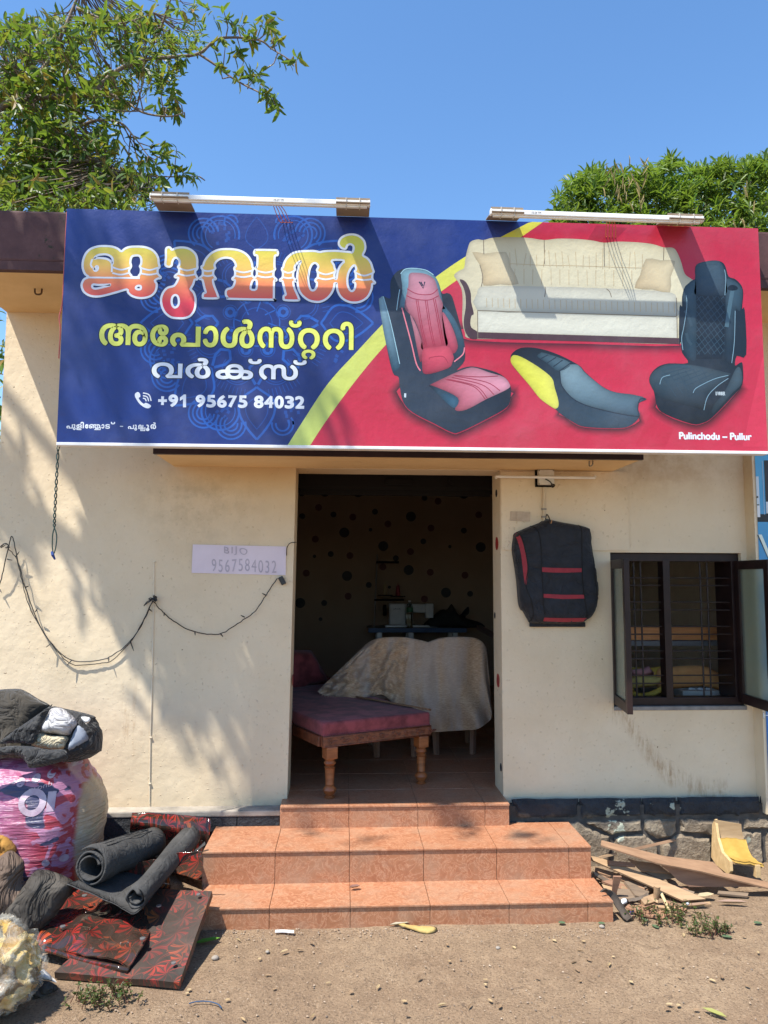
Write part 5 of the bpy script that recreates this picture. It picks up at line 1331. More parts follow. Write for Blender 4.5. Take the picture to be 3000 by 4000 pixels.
# the cloth: front face as seen, thrown over both backs, hanging behind
zq = zz(1100, 2450, 1.8433)
def cloth():
    top = [(600, 130), (640, 100), (700, 80), (780, 71), (880, 72), (960, 85), (1030, 100), (1058, 108), (1090, 96), (1150, 78), (1230, 70), (1330, 70), (1400, 80), (1450, 110), (1475, 150)]
    hem = [(255, 462), (330, 500), (480, 518), (640, 500), (735, 490), (850, 600), (960, 700), (1085, 750), (1200, 748), (1300, 742), (1400, 735), (1460, 705), (1500, 670), (1512, 640), (1515, 600)]
    V = []; rows = 40; cols_ = 150
    T = [np.array(q) for q in cr([np.array(p, float) for p in zq(top)], 12)]; Hm = [np.array(q) for q in cr([np.array(p, float) for p in zq(hem)], 12)]
    def samp(L, t): 
        k = t * (len(L) - 1); i = min(int(k), len(L) - 2); return L[i] + (L[i + 1] - L[i]) * (k - i)
    for j in range(rows + 8):
        for i in range(cols_ + 1):
            t = i / cols_
            a, b_ = samp(T, t), samp(Hm, t)
            if j <= rows:
                w = j / rows; p = b_ + (a - b_) * w
                hump = .05 * math.sin(math.pi * min(1, max(0, (t - .08) / .40))) + .05 * math.sin(math.pi * min(1, max(0, (t - .50) / .46)))
                Y = .955 - hump * .5 + .04 * (w ** 6)
                if t < .36: Y += .08 * (1 - t / .36)
                Y += (.034 * math.sin(t * 31 + 2.5 * math.sin(w * 3)) + .040 * mnoise.noise(Vector((t * 9, w * 2.5, 1)))) * (1 - w * .8) 
                if t < .34:
                    Y += (.075 * mnoise.noise(Vector((t * 30, w * 11, 7))) - .07 * abs(mnoise.noise(Vector((t * 17 + w * 5, w * 6 - t * 8, 2))))) * (1 - w) ** .6 
                V.append(PY(p[0], p[1], Y))
            else:
                k = (j - rows) / 7
                base = PY(a[0], a[1], .955 + .04)
                V.append(np.array(base) + np.array([0, .035 + .30 * k, -.012 * (k > 0) - .42 * max(0, k - .3) + .010 * mnoise.noise(Vector((t * 12, k * 3, 5)))]))
    n = cols_ + 1
    F = [(j * n + i, j * n + i + 1, (j + 1) * n + i + 1, (j + 1) * n + i) for j in range(rows + 7) for i in range(cols_)]
    return V, F
V, F = cloth()
ch_ = tag(mk('throw_cloth', V, F, M['chenille'], smooth=True), 'worn beige chenille cloth thrown over the two plastic chairs', 'cloth')
g = G()
for k in range(40):
    p = PY(*zq([(270 + k * 9, 470 + 45 * math.sin(k / 39 * 2.2))])[0], .95)
    g.add(*tube([p, p + np.array([rnd.uniform(-.012, .012), -.004, -rnd.uniform(.012, .03)])], .0012, 4))
g.mk('frayed_edge', M['chenille'], ch_)

# sewing table at the back
M['bluepaint'] = pm('blue_table_edge', (.012, .06, .17), .4, None, 6)
M['machine'] = pm('off_white_machine_enamel', (.55, .55, .56), .4, None, 6)
M['steel'] = pm('grey_steel', (.35, .35, .36), .35, None, 8, metal=.7)
tl = PZ(1440, 2454, FLZ + .75); TX0, TYF = tl[0], tl[1]
TZ = FLZ + .75
T = thing('sewing_table', 'sewing table with a blue front edge against the spotted back wall', 'table', (TX0 + .55, TYF + .25, FLZ))
mk('table_top', *bx(TX0, TX0 + 1.15, TYF + .012, TYF + .55, TZ - .04, TZ, .005), pm('laminate', (.2, .2, .21), .5), T)
mk('table_edge', *bx(TX0 - .004, TX0 + 1.15, TYF, TYF + .014, TZ - .05, TZ + .002, .003), M['bluepaint'], T)
for x in (TX0 + .13, TX0 + .50, TX0 + 1.02):
    for y in (TYF + .08, TYF + .48): mk('leg', *bx(x - .03, x + .03, y - .02, y + .02, FLZ, TZ - .04, .004), M['steel'], T)
zm = zz(1350, 2150, 2.765)
def Q(x, y, Y): return PY(*zm([(x, y)])[0], Y)
MY = TYF + .14
a = Q(470, 830, MY); b_ = Q(650, 575, MY); e = Q(945, 575, MY)
SM = thing('sewing_machine', 'white industrial sewing machine on the blue-edged table', 'sewing machine', (a[0], MY + .1, TZ))
mk('machine_bed', *bx(a[0] - .05, e[0] + .06, MY - .02, MY + .16, TZ, TZ + .03, .008), M['steel'], SM)
mk('machine_column', *bx(a[0], b_[0], MY, MY + .13, TZ + .028, b_[2], .015), M['machine'], SM)
mk('machine_arm', *bx(b_[0] - .01, e[0], MY + .01, MY + .12, b_[2] - .11, b_[2] - .004, .02), M['machine'], SM)
mk('machine_head', *bx(e[0] - .09, e[0] + .005, MY - .004, MY + .125, b_[2] - .17, b_[2] + .002, .012), M['machine'], SM)
mk('needle_bar', *tube([(e[0] - .04, MY + .05, b_[2] - .16), (e[0] - .04, MY + .05, TZ + .03)], .008, 8), M['steel'], SM)
V, F = lathe((a[0] - .03, MY + .06, b_[2] - .08), [(.06, 0), (.065, .01), (.065, .03), (.06, .04)], 18, (-1, 0, 0)); mk('hand_wheel', V, F, M['shutter'], SM)
V, F = lathe((b_[0] + .06, MY - .004, b_[2] - .05), [(.018, 0), (.018, .02), (.008, .03)], 12, (0, -1, 0)); mk('tension_dial', V, F, M['steel'], SM)
V, F = glyph('JACK', .01); lo, hi = V.min(0), V.max(0)
mk('machine_lettering', [(a[0] + .05 + (v_[0] - lo[0]) / (hi[0] - lo[0]) * .09, MY - .0015, b_[2] - .075 + (v_[1] - lo[1]) / (hi[1] - lo[1]) * .022) for v_ in V], F, pm('machine_ink', (.01, .02, .06), .5), SM)
p0, p1, p2 = Q(308, 835, MY), Q(342, 42, MY), Q(575, 130, MY)
TS = thing('thread_stand', 'tall thread stand with spool pins behind the sewing machine', 'thread stand', (p0[0], MY, TZ))
mk('rod', *tube([(p0[0], MY, TZ), (p1[0], MY, p1[2])], .009, 8), M['steel'], TS)
mk('thread_arm', *bx(p1[0] - .01, p2[0], MY - .01, MY + .01, Q(340, 140, MY)[2], Q(340, 115, MY)[2], .003), M['shutter'], TS)
mk('spool_arm', *bx(p0[0], Q(630, 520, MY)[0], MY - .01, MY + .01, Q(400, 545, MY)[2], Q(400, 525, MY)[2], .003), M['shutter'], TS)
for (x, y0, y1, c) in ((428, 350, 490, 'cone'), (565, 365, 500, 'cone2')):
    q0, q1 = Q(x, y1, MY), Q(x, y0, MY)
    V, F = lathe((q0[0], MY, q0[2]), [(.09, 0), (.09, .01), (.02, .012)], 18); pn = mk('spool_plate', V, F, M['shutter'], TS)
    V, F = lathe((q0[0], MY, q0[2] + .012), [(.03, 0), (.018, q1[2] - q0[2] - .03), (.004, q1[2] - q0[2] - .02), (.004, q1[2] - q0[2])], 12); mk('thread_cone', V, F, pm('thread_' + c, (.30, .22, .12) if c == 'cone' else (.25, .03, .04), .7), pn)
q0, q1 = Q(692, 835, MY - .08), Q(692, 540, MY - .08)
hb = q1[2] - q0[2]
WB = thing('water_bottle', 'clear plastic water bottle standing before the sewing machine', 'bottle', (q0[0], MY - .08, TZ))
bm_, bn, bl_, bb = nodes('clear_bottle'); bb.inputs['Transmission Weight'].default_value = 1; bb.inputs['Roughness'].default_value = .08; bb.inputs['Base Color'].default_value = (.8, .85, .8, 1)
V, F = lathe((q0[0], MY - .08, TZ), [(.02, 0), (.038, .005), (.036, hb * .12), (.039, hb * .2), (.036, hb * .3), (.039, hb * .4), (.039, hb * .72), (.030, hb * .85), (.014, hb * .92), (.014, hb * .96)], 16); mk('bottle_body', V, F, bm_, WB, smooth=True)
V, F = lathe((q0[0], MY - .08, TZ + hb * .58), [(.0400, 0), (.0400, .05)], 16); mk('bottle_label', V, F, pm('green_label', (.05, .2, .1), .5), WB)
V, F = lathe((q0[0], MY - .08, TZ + hb * .95), [(.016, 0), (.016, .02)], 12); mk('bottle_cap', V, F, M['white'], WB)
# heap of black cloth at the table's right end
o = cr([Q(x, y, 0)[::2] for x, y in ((880, 830), (880, 760), (960, 700), (1040, 640), (1100, 640), (1150, 580), (1200, 660), (1240, 700), (1290, 640), (1335, 610), (1340, 680), (1300, 730), (1430, 770), (1500, 800), (1450, 850), (1200, 850), (1000, 845))], 2, True) if False else None
HP = [(880, 835), (880, 770), (960, 700), (1040, 640), (1100, 640), (1150, 580), (1200, 660), (1240, 700), (1290, 640), (1335, 610), (1340, 680), (1300, 730), (1430, 770), (1500, 810), (1450, 835)]
pts = [(PY(*zm([p])[0], TYF + .12)[0], PY(*zm([p])[0], TYF + .12)[2]) for p in HP][::-1]
V, F = puff([tuple(p) for p in cr(pts, 3, True)], (0, TYF + .16, 0), (1, 0, 0), (0, 0, 1), .10, .10, .04, .05, 8, 2, .5, .08)
tag(mk('cloth_heap', V, F, pm('black_offcuts', (.02, .02, .022), .8), smooth=True), 'dark heap of cloth offcuts on the sewing table end', 'cloth heap')
q0 = Q(1440, 830, 3.0); q1 = Q(1620, 930, 2.2)
tag(mk('timber_length', *obox((np.array(q0) + np.array(q1)) / 2, nrm(np.array(q1) - np.array(q0)), (0, .3, 1), (np.linalg.norm(np.array(q1) - np.array(q0)), .04, .05), .003), pm('old_timber', (.16, .10, .08), .8)), 'rough timber length poking out behind the right door reveal', 'timber')

# ------------------------------------------------------------------ things seen through the window grille
M['foam'] = pm('yellow_foam', (.64, .42, .08), .95, (.50, .30, .05), 9, 120, .003, spec=.1)
M['foam2'] = pm('orange_peach_foam', (.66, .34, .13), .95, (.54, .26, .10), 9, 120, .003, spec=.1)
M['planewood'] = pm('planed_orange_wood', (.66, .30, .11), .6, (.50, .21, .075), 5, 30, .001, stretch=(1.2, 8, 10))
def WQ(x, y, Y): return PY(*zw(x, y), Y)
a = WQ(280, 895, .55); b_ = WQ(1330, 1022, .55)
tag(mk('wooden_plank', *bx(a[0] - .15, b_[0] + .2, .55, .60, b_[2], a[2], .004), M['planewood']), 'orange planed plank on the shelf behind the window grille', 'plank')
c0, c1_ = WQ(280, 1026, .53), WQ(1330, 1080, .53)
SH = thing('metal_shelf', 'grey steel shelf holding the plank behind the window', 'shelf', (2.1, .62, FLZ))
mk('shelf_board', *bx(c0[0] - .2, c1_[0] + .25, .53, .95, c1_[2], c0[2] - .002, .003), pm('grey_shelf_paint', (.16, .17, .18), .6), SH)
for x in (c0[0] - .18, c1_[0] + .23):
    for y in (.55, .93): mk('shelf_post', *bx(x - .015, x + .015, y - .015, y + .015, FLZ, c1_[2], .002), M['steel'], SH)
CT = thing('work_counter', 'low work counter inside just below the window sill', 'counter', (2.1, .5, FLZ))
mk('counter_top', *bx(1.45, 2.75, .262, .95, WZ0 - .05, WZ0 - .01, .004), pm('counter_board', (.20, .22, .2), .7), CT)
mk('counter_front', *bx(1.48, 2.72, .28, .30, FLZ, WZ0 - .052), pm('counter_panel', (.12, .09, .07), .7), CT)
def wpuff(name, px, Y, fr, bk, mat, label, cat, seed, wr=.004):
    pts = [(WQ(*p, Y)[0], WQ(*p, Y)[2]) for p in px]
    V, F = puff([tuple(p) for p in cr(pts, 3, True)][::-1] if True else pts, (0, Y, 0), (1, 0, 0), (0, 0, 1), fr, bk, .02, wr, 9, seed, .45, .03)
    return tag(mk(name, V, F, mat, smooth=True), label, cat)
wpuff('foam_saddle', [(560, 1500), (560, 1320), (700, 1290), (800, 1278), (960, 1275), (1060, 1290), (1150, 1340), (1250, 1372), (1330, 1390), (1340, 1520), (1250, 1535), (1150, 1510), (1000, 1480), (780, 1500)], .44, .03, .10, M['foam2'], 'peach orange foam saddle pad lying behind the right window bars', 'foam pad', 2)
wpuff('foam_pad', [(290, 1440), (300, 1300), (420, 1300), (500, 1295), (640, 1290), (680, 1400), (560, 1470), (400, 1490)], .48, .03, .08, M['foam'], 'olive yellow foam slab standing behind the left window bars', 'foam pad', 3)
wpuff('foam_crescent', [(290, 1580), (300, 1500), (360, 1545), (440, 1545), (540, 1510), (630, 1470), (630, 1510), (560, 1565), (460, 1600), (380, 1605)], .36, .03, .04, M['foam'], 'crescent of yellow foam lying on the window counter', 'foam offcut', 4)
wpuff('foam_block', [(290, 1500), (290, 1388), (580, 1390), (570, 1450), (520, 1480), (400, 1490)], .40, .03, .05, pm('pale_foam', (.50, .38, .12), .95, None, 9, 100, .003), 'pale yellow foam block behind the left window bars', 'foam block', 5)
wpuff('pink_offcut', [(300, 1370), (300, 1320), (420, 1300), (465, 1280), (490, 1310), (520, 1365)], .43, .01, .02, pm('pink_board', (.42, .2, .2), .8), 'pink triangular offcut standing behind the left window bars', 'offcut', 6)
q0, q1 = WQ(805, 1580, .34), WQ(1175, 1525, .34)
tag(mk('book_stack', *bx(q0[0], q1[0], .33, .50, WZ0 - .010, q1[2], .004), pm('pale_board', (.50, .46, .40), .8, None, 6, 40, .001)), 'pale flat board lying on the window counter behind the bars', 'board')
q2 = WQ(930, 1500, .36)
V, F = puff([tuple(p) for p in cr([(q0[0] + .02, q1[2] + .002), (q1[0] - .03, q1[2] + .002), (q1[0] - .06, q1[2] + .012), (q2[0], q2[2]), (q0[0] + .06, q1[2] + .014)], 4, True)], (0, .38, 0), (1, 0, 0), (0, 0, 1), .02, .08, .02, .003, 8, 1, .5, .02)
tag(mk('paper_sheet', V, F, pm('grey_paper', (.5, .52, .54), .7), smooth=True), 'crumpled pale sheet on top of the flat board inside the window', 'paper')

# ------------------------------------------------------------------ heap at the left of the steps
def PL(px, py, o, n):
    d = ray(px, py); t = np.dot(np.asarray(o) - CAM, n) / np.dot(d, n); return CAM + d * t
def planepuff(name, px, o, ux, uy, fr, bk, mat, parent=None, grid=.02, wr=.01, wrs=6, seed=1, prof=.45, edge=.05, ridge=0.0, sm=3):
    """outline in photo pixels cast on the plane (o, ux, uy), swollen into a padded body"""
    ux = nrm(ux); uy = nrm(np.asarray(uy) - np.dot(uy, ux) * ux); n = np.cross(ux, uy)
    q = cr(px, sm, True) if sm else px
    P = []
    for p in q:
        w = PL(p[0], p[1], o, n) - np.asarray(o); P.append((w @ ux, w @ uy))
    V, F = puff(P, o, ux, uy, fr, bk, grid, wr, wrs, seed, prof, edge, ridge)
    return mk(name, V, F, mat, parent, smooth=True)
X1, Z1 = (1, 0, 0), (0, 0, 1)
M['olivecloth'] = pm('dusty_black_brown_cloth', (.045, .036, .024), .85, (.022, .018, .013), 5, 160, .002, sheen=.15, wrinkle=(6, .05))
M['black2'] = pm('black_cover_cloth', (.020, .020, .021), .7, (.012, .012, .013), 8, 120, .002, sheen=.12, wrinkle=(7, .05))
M['greycloth'] = pm('light_grey_lining', (.50, .49, .49), .8, (.40, .39, .40), 5, 120, .001, wrinkle=(8, .03))
M['creamcloth'] = pm('cream_lining', (.55, .48, .34), .85, (.44, .37, .25), 6, 120, .001, wrinkle=(12, .04))
M['bluegrey'] = pm('blue_grey_lining', (.25, .28, .33), .8, (.20, .22, .27), 6)
M['browncloth'] = pm('dusty_brown_leatherette', (.17, .115, .082), .75, (.10, .066, .046), 4, 60, .002, wrinkle=(5, .05))
M['darkcover'] = pm('dusty_charcoal_cover', (.075, .064, .052), .8, (.03, .026, .022), 4, 70, .003, contrast=(.4, .62), wrinkle=(5, .06))
# printed plastic sack
def sack_mat():
    m, n, l, b = nodes('printed_plastic_sack')
    tc = n.new('ShaderNodeTexCoord'); v_ = tc.outputs['Object']
    sp = n.new('ShaderNodeSeparateXYZ'); l.new(v_, sp.inputs[0])
    mp = n.new('ShaderNodeMapping'); l.new(v_, mp.inputs[0]); mp.inputs['Scale'].default_value = (1, 1, 1.3)
    t = texnoise(n, l, mp.outputs[0], 4.2, 2, .4, .8); t2 = texnoise(n, l, mp.outputs[0], 7.5, 3, .5, 1.2)
    base = ramp(n, l, sp.outputs[0], [(.0, (.30, .085, .18)), (.10, (.34, .09, .16)), (.2, (.33, .035, .055)), (.32, (.31, .035, .05))])
    base.inputs[0].links[0].from_socket  # x drives the tint
    c = base.outputs[0]
    ml = mixc(n, l, ramp(n, l, t2.outputs[0], [(.50, (0, 0, 0)), (.52, (1, 1, 1))]).outputs[0], c, (.36, .16, .26))
    c = mixc(n, l, ramp(n, l, t.outputs[0], [(.575, (0, 0, 0)), (.585, (1, 1, 1))]).outputs[0], ml, (.045, .045, .10))
    ms = n.new('ShaderNodeMapping'); l.new(v_, ms.inputs[0]); ms.inputs['Scale'].default_value = (4, 4, 46); ms.inputs['Rotation'].default_value = (0, .12, 0)
    ws = texnoise(n, l, ms.outputs[0], 1.0, 4, .6)
    c = mixc(n, l, ramp(n, l, ws.outputs[0], [(.58, (0, 0, 0)), (.78, (.45, .45, .45))]).outputs[0], c, (.48, .38, .48))
    ed = ramp(n, l, sp.outputs[0], [(.315, (0, 0, 0)), (.33, (1, 1, 1))]).outputs[0]
    c = mixc(n, l, mth(n, l, 'MULTIPLY', ed, .85), c, (.40, .34, .22))
    l.new(c, b.inputs['Base Color']); b.inputs['Roughness'].default_value = .36; b.inputs['Specular IOR Level'].default_value = .5
    bump(n, l, b, ws.outputs[0], .8, .02)
    return m
cxs, cys, czs = PY(418, 3100, -.42)[0] - .40, -.46, .385
SK = thing('stuffed_sack', 'bulging pink and red printed plastic sack leaning against the wall', 'sack', (cxs, cys, 0))
V = []; nu_, nv_ = 96, 64
for j in range(nv_ + 1):
    ph = -math.pi / 2 + math.pi * j / nv_
    for i in range(nu_):
        th = 2 * math.pi * i / nu_
        c_, s_ = math.cos(ph), math.sin(ph)
        e = .78
        d = np.array([math.copysign(abs(math.cos(th)) ** e, math.cos(th)) * abs(c_) ** .62, math.copysign(abs(math.sin(th)) ** e, math.sin(th)) * abs(c_) ** .62, math.copysign(abs(s_) ** .85, s_)])
        w = 1 + .05 * fbm((d[0] * 2, d[1] * 2, d[2] * 2.0), 1, 3) + .030 * (abs(mnoise.noise(Vector((d[0] * 4 + 3, d[1] * 4, d[2] * 13 + d[0] * 2)))) ** .7 - .3) * c_
        V.append((cxs + .385 * d[0] * w, cys + .32 * d[1] * w, max(.004, czs + .392 * d[2] * w)))
F = [(j * nu_ + i, j * nu_ + (i + 1) % nu_, (j + 1) * nu_ + (i + 1) % nu_, (j + 1) * nu_ + i) for j in range(nv_) for i in range(nu_)]
mk('sack_body', V, F, sack_mat(), SK, smooth=True)
bvk = BVHTree.FromPolygons([Vector(p) for p in V], [list(f) for f in F])
M['sackink'] = pm('faded_white_print', (.46, .38, .44), .35, (.36, .24, .32), 14)
M['sackink2'] = pm('navy_print', (.05, .05, .10), .35)
zk = zz(0, 2650, 2.07375)
def missdrop(pts, F_):
    ok = [bvk.ray_cast(Vector((p[0], -3.0, p[2])), Vector((0, 1, 0)))[0] is not None for p in pts]
    return [f for f in F_ if all(ok[i] for i in f)]
def sackring(cx_, cy_, r1, r2, mat=M['sackink']):
    g = G(); n = 28; P = []
    for k in range(n):
        th = 2 * math.pi * k / n
        P += [(cx_ + r1 * math.cos(th), cy_ + r1 * 1.0 * math.sin(th)), (cx_ + r2 * math.cos(th), cy_ + r2 * math.sin(th))]
    P = [PY(*zk([p])[0], cys - .3) for p in P]
    V_ = onsurf(bvk, [(p[0], p[2]) for p in P], None, .003)
    mk('printed_ring', V_, missdrop(P, [(2 * k, 2 * k + 1, (2 * k + 3) % (2 * n), (2 * k + 2) % (2 * n)) for k in range(n)]), mat, SK)
def sacktext(txt, bb, rot=0.0, off=.02, mat=M['sackink'], mirror=False):
    V_, F_ = glyph(txt, off); lo, hi = V_.min(0), V_.max(0); x0, y0, x1, y1 = bb; P = []
    for w in V_:
        a_ = (w[0] - lo[0]) / (hi[0] - lo[0]); h = (w[1] - lo[1]) / (hi[1] - lo[1])
        if mirror: h = 1 - h
        P.append(PY(*zk([(x0 + (x1 - x0) * a_, y1 + (y0 - y1) * h + rot * (a_ - .5))])[0], cys - .3))
    mk('printed_word', onsurf(bvk, [(p[0], p[2]) for p in P], None, .003), missdrop(P, [f[::-1] for f in F_] if mirror else F_), mat, SK)
sackring(250, 1015, 105, 55); sacktext('l', (360, 940, 420, 1090), 0, .05); sacktext('D', (520, 850, 670, 1010), -10, .03)
for (x, y) in ((245, 840), (357, 812), (462, 785), (135, 865)): sackring(x, y, 32, .5); 
for (x, y, s) in ((245, 840, 'm'), (357, 812, 'L'), (462, 785, 'S')): sacktext(s, (x - 14, y - 14, x + 14, y + 14), 0, 0, M['sackink2'])
for (x, y) in ((20, 1265 + 250), (265, 1265 + 250), (385, 1255 + 250)): sackring(x + 100, y - 15, 30, .5)
_ = lambda *a_: None; _('durable | l', (380, 1560, 560, 1590), -6, .01)
sacktext('Broup', (210, 880, 380, 930), -40, .0, M['sackink'], True); 0
# cloth covers thrown on the sack
UY = (0, .30, 1)
ca = tag(planepuff('fabric_cover', [(-150, 2770), (-60, 2705), (60, 2690), (105, 2702), (150, 2730), (198, 2758), (170, 2790), (150, 2850), (200, 2920), (150, 2965), (40, 2960), (-150, 2960)], PY(60, 2880, -.60), X1, UY, .10, .22, M['olivecloth'], None, .022, .022, 5, 3, .45, .12, .02), 'dusty brownish black cover bundled on top of the printed sack', 'cover')
CV = thing('lined_cover', 'black seat cover with grey and cream lining panels atop the sack', 'cover', PY(260, 2960, -.62))
planepuff('cover_body', [(200, 2760), (255, 2768), (365, 2795), (372, 2815), (388, 2848), (384, 2925), (370, 2942), (300, 2975), (220, 2970), (120, 2930), (150, 2860), (175, 2800)], PY(260, 2920, -.62), X1, UY, .09, .18, M['black2'], CV, .018, .02, 7, 6, .45, .08, .012)
planepuff('grey_panel', [(200, 2768), (235, 2765), (272, 2785), (302, 2822), (285, 2850), (268, 2872), (210, 2866), (155, 2858), (168, 2825), (185, 2795)], PY(230, 2860, -.70), X1, UY, .045, .01, M['greycloth'], CV, .015, .010, 9, 2, .45, .04, .006)
planepuff('cream_panel', [(152, 2862), (210, 2868), (268, 2876), (258, 2905), (246, 2926), (190, 2926), (122, 2912), (138, 2885)], PY(200, 2920, -.705), X1, UY, .04, .01, M['creamcloth'], CV, .013, .010, 12, 4, .45, .035, .008)
planepuff('blue_panel', [(308, 2826), (338, 2850), (346, 2885), (330, 2905), (300, 2926), (262, 2936), (275, 2895), (292, 2855)], PY(300, 2920, -.69), X1, UY, .04, .01, M['bluegrey'], CV, .013, .008, 10, 7, .45, .03)
planepuff('white_patch', [(318, 2800), (350, 2802), (353, 2814), (340, 2828), (333, 2826), (322, 2815)], PY(335, 2815, -.705), X1, UY, .006, .004, M['white'], CV, .01, 0, 1, 1, .5, .01, sm=2)
planepuff('zip_fold', [(205, 2752), (185, 2765), (120, 2810), (20, 2880), (0, 2905), (60, 2902), (130, 2905), (150, 2862), (172, 2815)], PY(110, 2880, -.74), X1, UY, .03, .02, M['black2'], CV, .012, .03, 14, 8, .45, .03, .02)
tag(planepuff('black_flap', [(-120, 2950), (-20, 2925), (40, 2914), (120, 2915), (190, 2928), (250, 2928), (264, 2950), (258, 2968), (180, 2992), (116, 3000), (100, 2975), (50, 2948), (-120, 2975)], PY(120, 2950, -.80), X1, (0, .5, 1), .035, .04, M['black2'], None, .016, .010, 8, 9, .45, .04, .006), 'black padded flap draped over the rim of the printed sack', 'flap')
# yellow foam crumb, brown leatherette, charcoal cover at the sack's foot
tag(planepuff('foam_scrap', [(-30, 3270), (15, 3272), (45, 3298), (60, 3330), (30, 3350), (-30, 3360)], PY(20, 3330, -.80), X1, Z1, .03, .05, pm('old_orange_foam', (.40, .22, .045), .95, (.28, .13, .03), 20, 90, .006), None, .009, .03, 22, 3, .35, .02, .02), 'crumbling yellow foam scrap wedged between sack and brown cover', 'foam scrap')
o_ = PZ(120, 3700, .02); top_ = PY(60, 3330, -.86)
tag(planepuff('charcoal_cover', [(150, 3395), (270, 3430), (286, 3465), (250, 3530), (205, 3590), (150, 3660), (105, 3700), (60, 3660), (20, 3560), (90, 3470)], o_, X1, top_ - o_, .09, .03, M['darkcover'], None, .018, .025, 7, 11, .45, .09, .03), 'limp charcoal cover slumped in front of the printed sack', 'cover')
o_ = PZ(40, 3640, .05); top_ = PY(45, 3330, -.90)
tag(planepuff('brown_cover', [(-90, 3420), (0, 3345), (42, 3322), (75, 3345), (96, 3372), (92, 3440), (150, 3470), (160, 3500), (120, 3550), (70, 3600), (-90, 3640)], o_, X1, top_ - o_, .10, .04, M['browncloth'], None, .018, .022, 6, 12, .45, .08, .025), 'brown leatherette cover lying beside the charcoal cover', 'cover')
# leaf-printed vinyl
def vinyl(name, rough):
    m, n, l, b = nodes(name)
    tc = n.new('ShaderNodeTexCoord'); v_ = tc.outputs['Object']
    mp = n.new('ShaderNodeMapping'); l.new(v_, mp.inputs[0]); mp.inputs['Scale'].default_value = (11.0, 11.0, 5.0)
    vo = n.new('ShaderNodeTexVoronoi'); vo.inputs['Scale'].default_value = 1.0; l.new(mp.outputs[0], vo.inputs['Vector'])
    sb = n.new('ShaderNodeVectorMath'); sb.operation = 'SUBTRACT'; l.new(mp.outputs[0], sb.inputs[0]); l.new(vo.outputs['Position'], sb.inputs[1])
    sx_ = n.new('ShaderNodeSeparateXYZ'); l.new(sb.outputs[0], sx_.inputs[0])
    an = mth(n, l, 'ARCTAN2', sx_.outputs[1], sx_.outputs[0])
    di = vo.outputs['Distance']
    fan = mth(n, l, 'SINE', mth(n, l, 'ADD', mth(n, l, 'MULTIPLY', an, 9.0), mth(n, l, 'MULTIPLY', di, 7.0)))
    veins = mth(n, l, 'SINE', mth(n, l, 'ADD', mth(n, l, 'MULTIPLY', an, 33.0), mth(n, l, 'MULTIPLY', di, 22.0)))
    sc0 = n.new('ShaderNodeSeparateColor'); l.new(vo.outputs['Color'], sc0.inputs[0])
    half = mth(n, l, 'COSINE', mth(n, l, 'ADD', an, mth(n, l, 'MULTIPLY', sc0.outputs[1], 6.28)))
    f = mth(n, l, 'ADD', mth(n, l, 'ADD', mth(n, l, 'MULTIPLY', fan, .55), mth(n, l, 'MULTIPLY', veins, .38)), mth(n, l, 'SUBTRACT', mth(n, l, 'MULTIPLY', half, .55), mth(n, l, 'MULTIPLY', di, .35)))
    k = ramp(n, l, f, [(.0, (0, 0, 0)), (.6, (1, 1, 1))]).outputs[0]
    sc_ = n.new('ShaderNodeSeparateColor'); l.new(vo.outputs['Color'], sc_.inputs[0])
    red = ramp(n, l, sc_.outputs[0], [(0, (.17, .012, .011)), (.5, (.29, .02, .016)), (.85, (.34, .045, .016)), (1, (.36, .10, .016))]).outputs[0]
    c = mixc(n, l, k, (.022, .016, .012), red)
    dirt = texnoise(n, l, v_, 4.0, 5, .6)
    c = mixc(n, l, ramp(n, l, dirt.outputs[0], [(.42, (0, 0, 0)), (.66, (.75, .75, .75))]).outputs[0], c, (.055, .034, .026))
    l.new(c, b.inputs['Base Color']); b.inputs['Roughness'].default_value = rough; b.inputs['Specular IOR Level'].default_value = .6
    bw = texnoise(n, l, v_, 5.0, 3, .5); bump(n, l, b, bw.outputs[0], .45, .03)
    return m
M['vinyl'] = vinyl('glossy_leaf_print_vinyl', .07); M['vinyl2'] = vinyl('dusty_leaf_print_vinyl', .55)
M['vback'] = pm('black_vinyl_back', (.03, .028, .026), .5)
def quad(p, z): return PZ(p[0], p[1], z)
bc = [quad((700, 3838), .035), quad((828, 3480), .19), quad((560, 3470), .17), quad((212, 3798), .03)]
V, F = loft([[bc[3], (bc[3] + bc[2]) / 2, bc[2]], [(bc[3] + bc[0]) / 2, (bc[0] + bc[1] + bc[2] + bc[3]) / 4 - np.array([0, 0, .008]), (bc[1] + bc[2]) / 2], [bc[0], (bc[0] + bc[1]) / 2, bc[1]]], 8, 8, .004, 6, .030)
VB = thing('vinyl_mattress', 'flat mattress board covered in dusty red leaf-print vinyl leaning on the step', 'mattress', bc[0] - np.array([0, 0, .035]))
mk('mattress_body', V, F, M['vinyl2'], VB, autosmooth=40)
for p in ((678, 3762), (775, 3494)):
    q = PZ(*p, np.interp(p[1], [3480, 3838], [.197, .04])); V, F = lathe(q - np.array([0, 0, .002]), [(.010, 0), (.010, .005), (.004, .006)], 12); mk('eyelet', V, F, M['steel'], VB)
rowsL = [(330, 3430, .20), (304, 3473, .15), (250, 3540, .11), (190, 3620, .085), (150, 3665, .075), (118, 3694, .055)]
rowsR = [(792, 3330, .34), (668, 3405, .24), (664, 3480, .15), (592, 3625, .11), (562, 3710, .08), (503, 3792, .045)]
rr = []
for a_, b_ in zip(rowsL, rowsR):
    a3, b3 = PZ(*a_), PZ(*b_)
    rr.append([a3, a3 * .66 + b3 * .34 + np.array([0, 0, .012]), a3 * .34 + b3 * .66 + np.array([0, 0, .020]), b3])
V, F = loft(rr, 14, 12, .032, 5.5, .006)
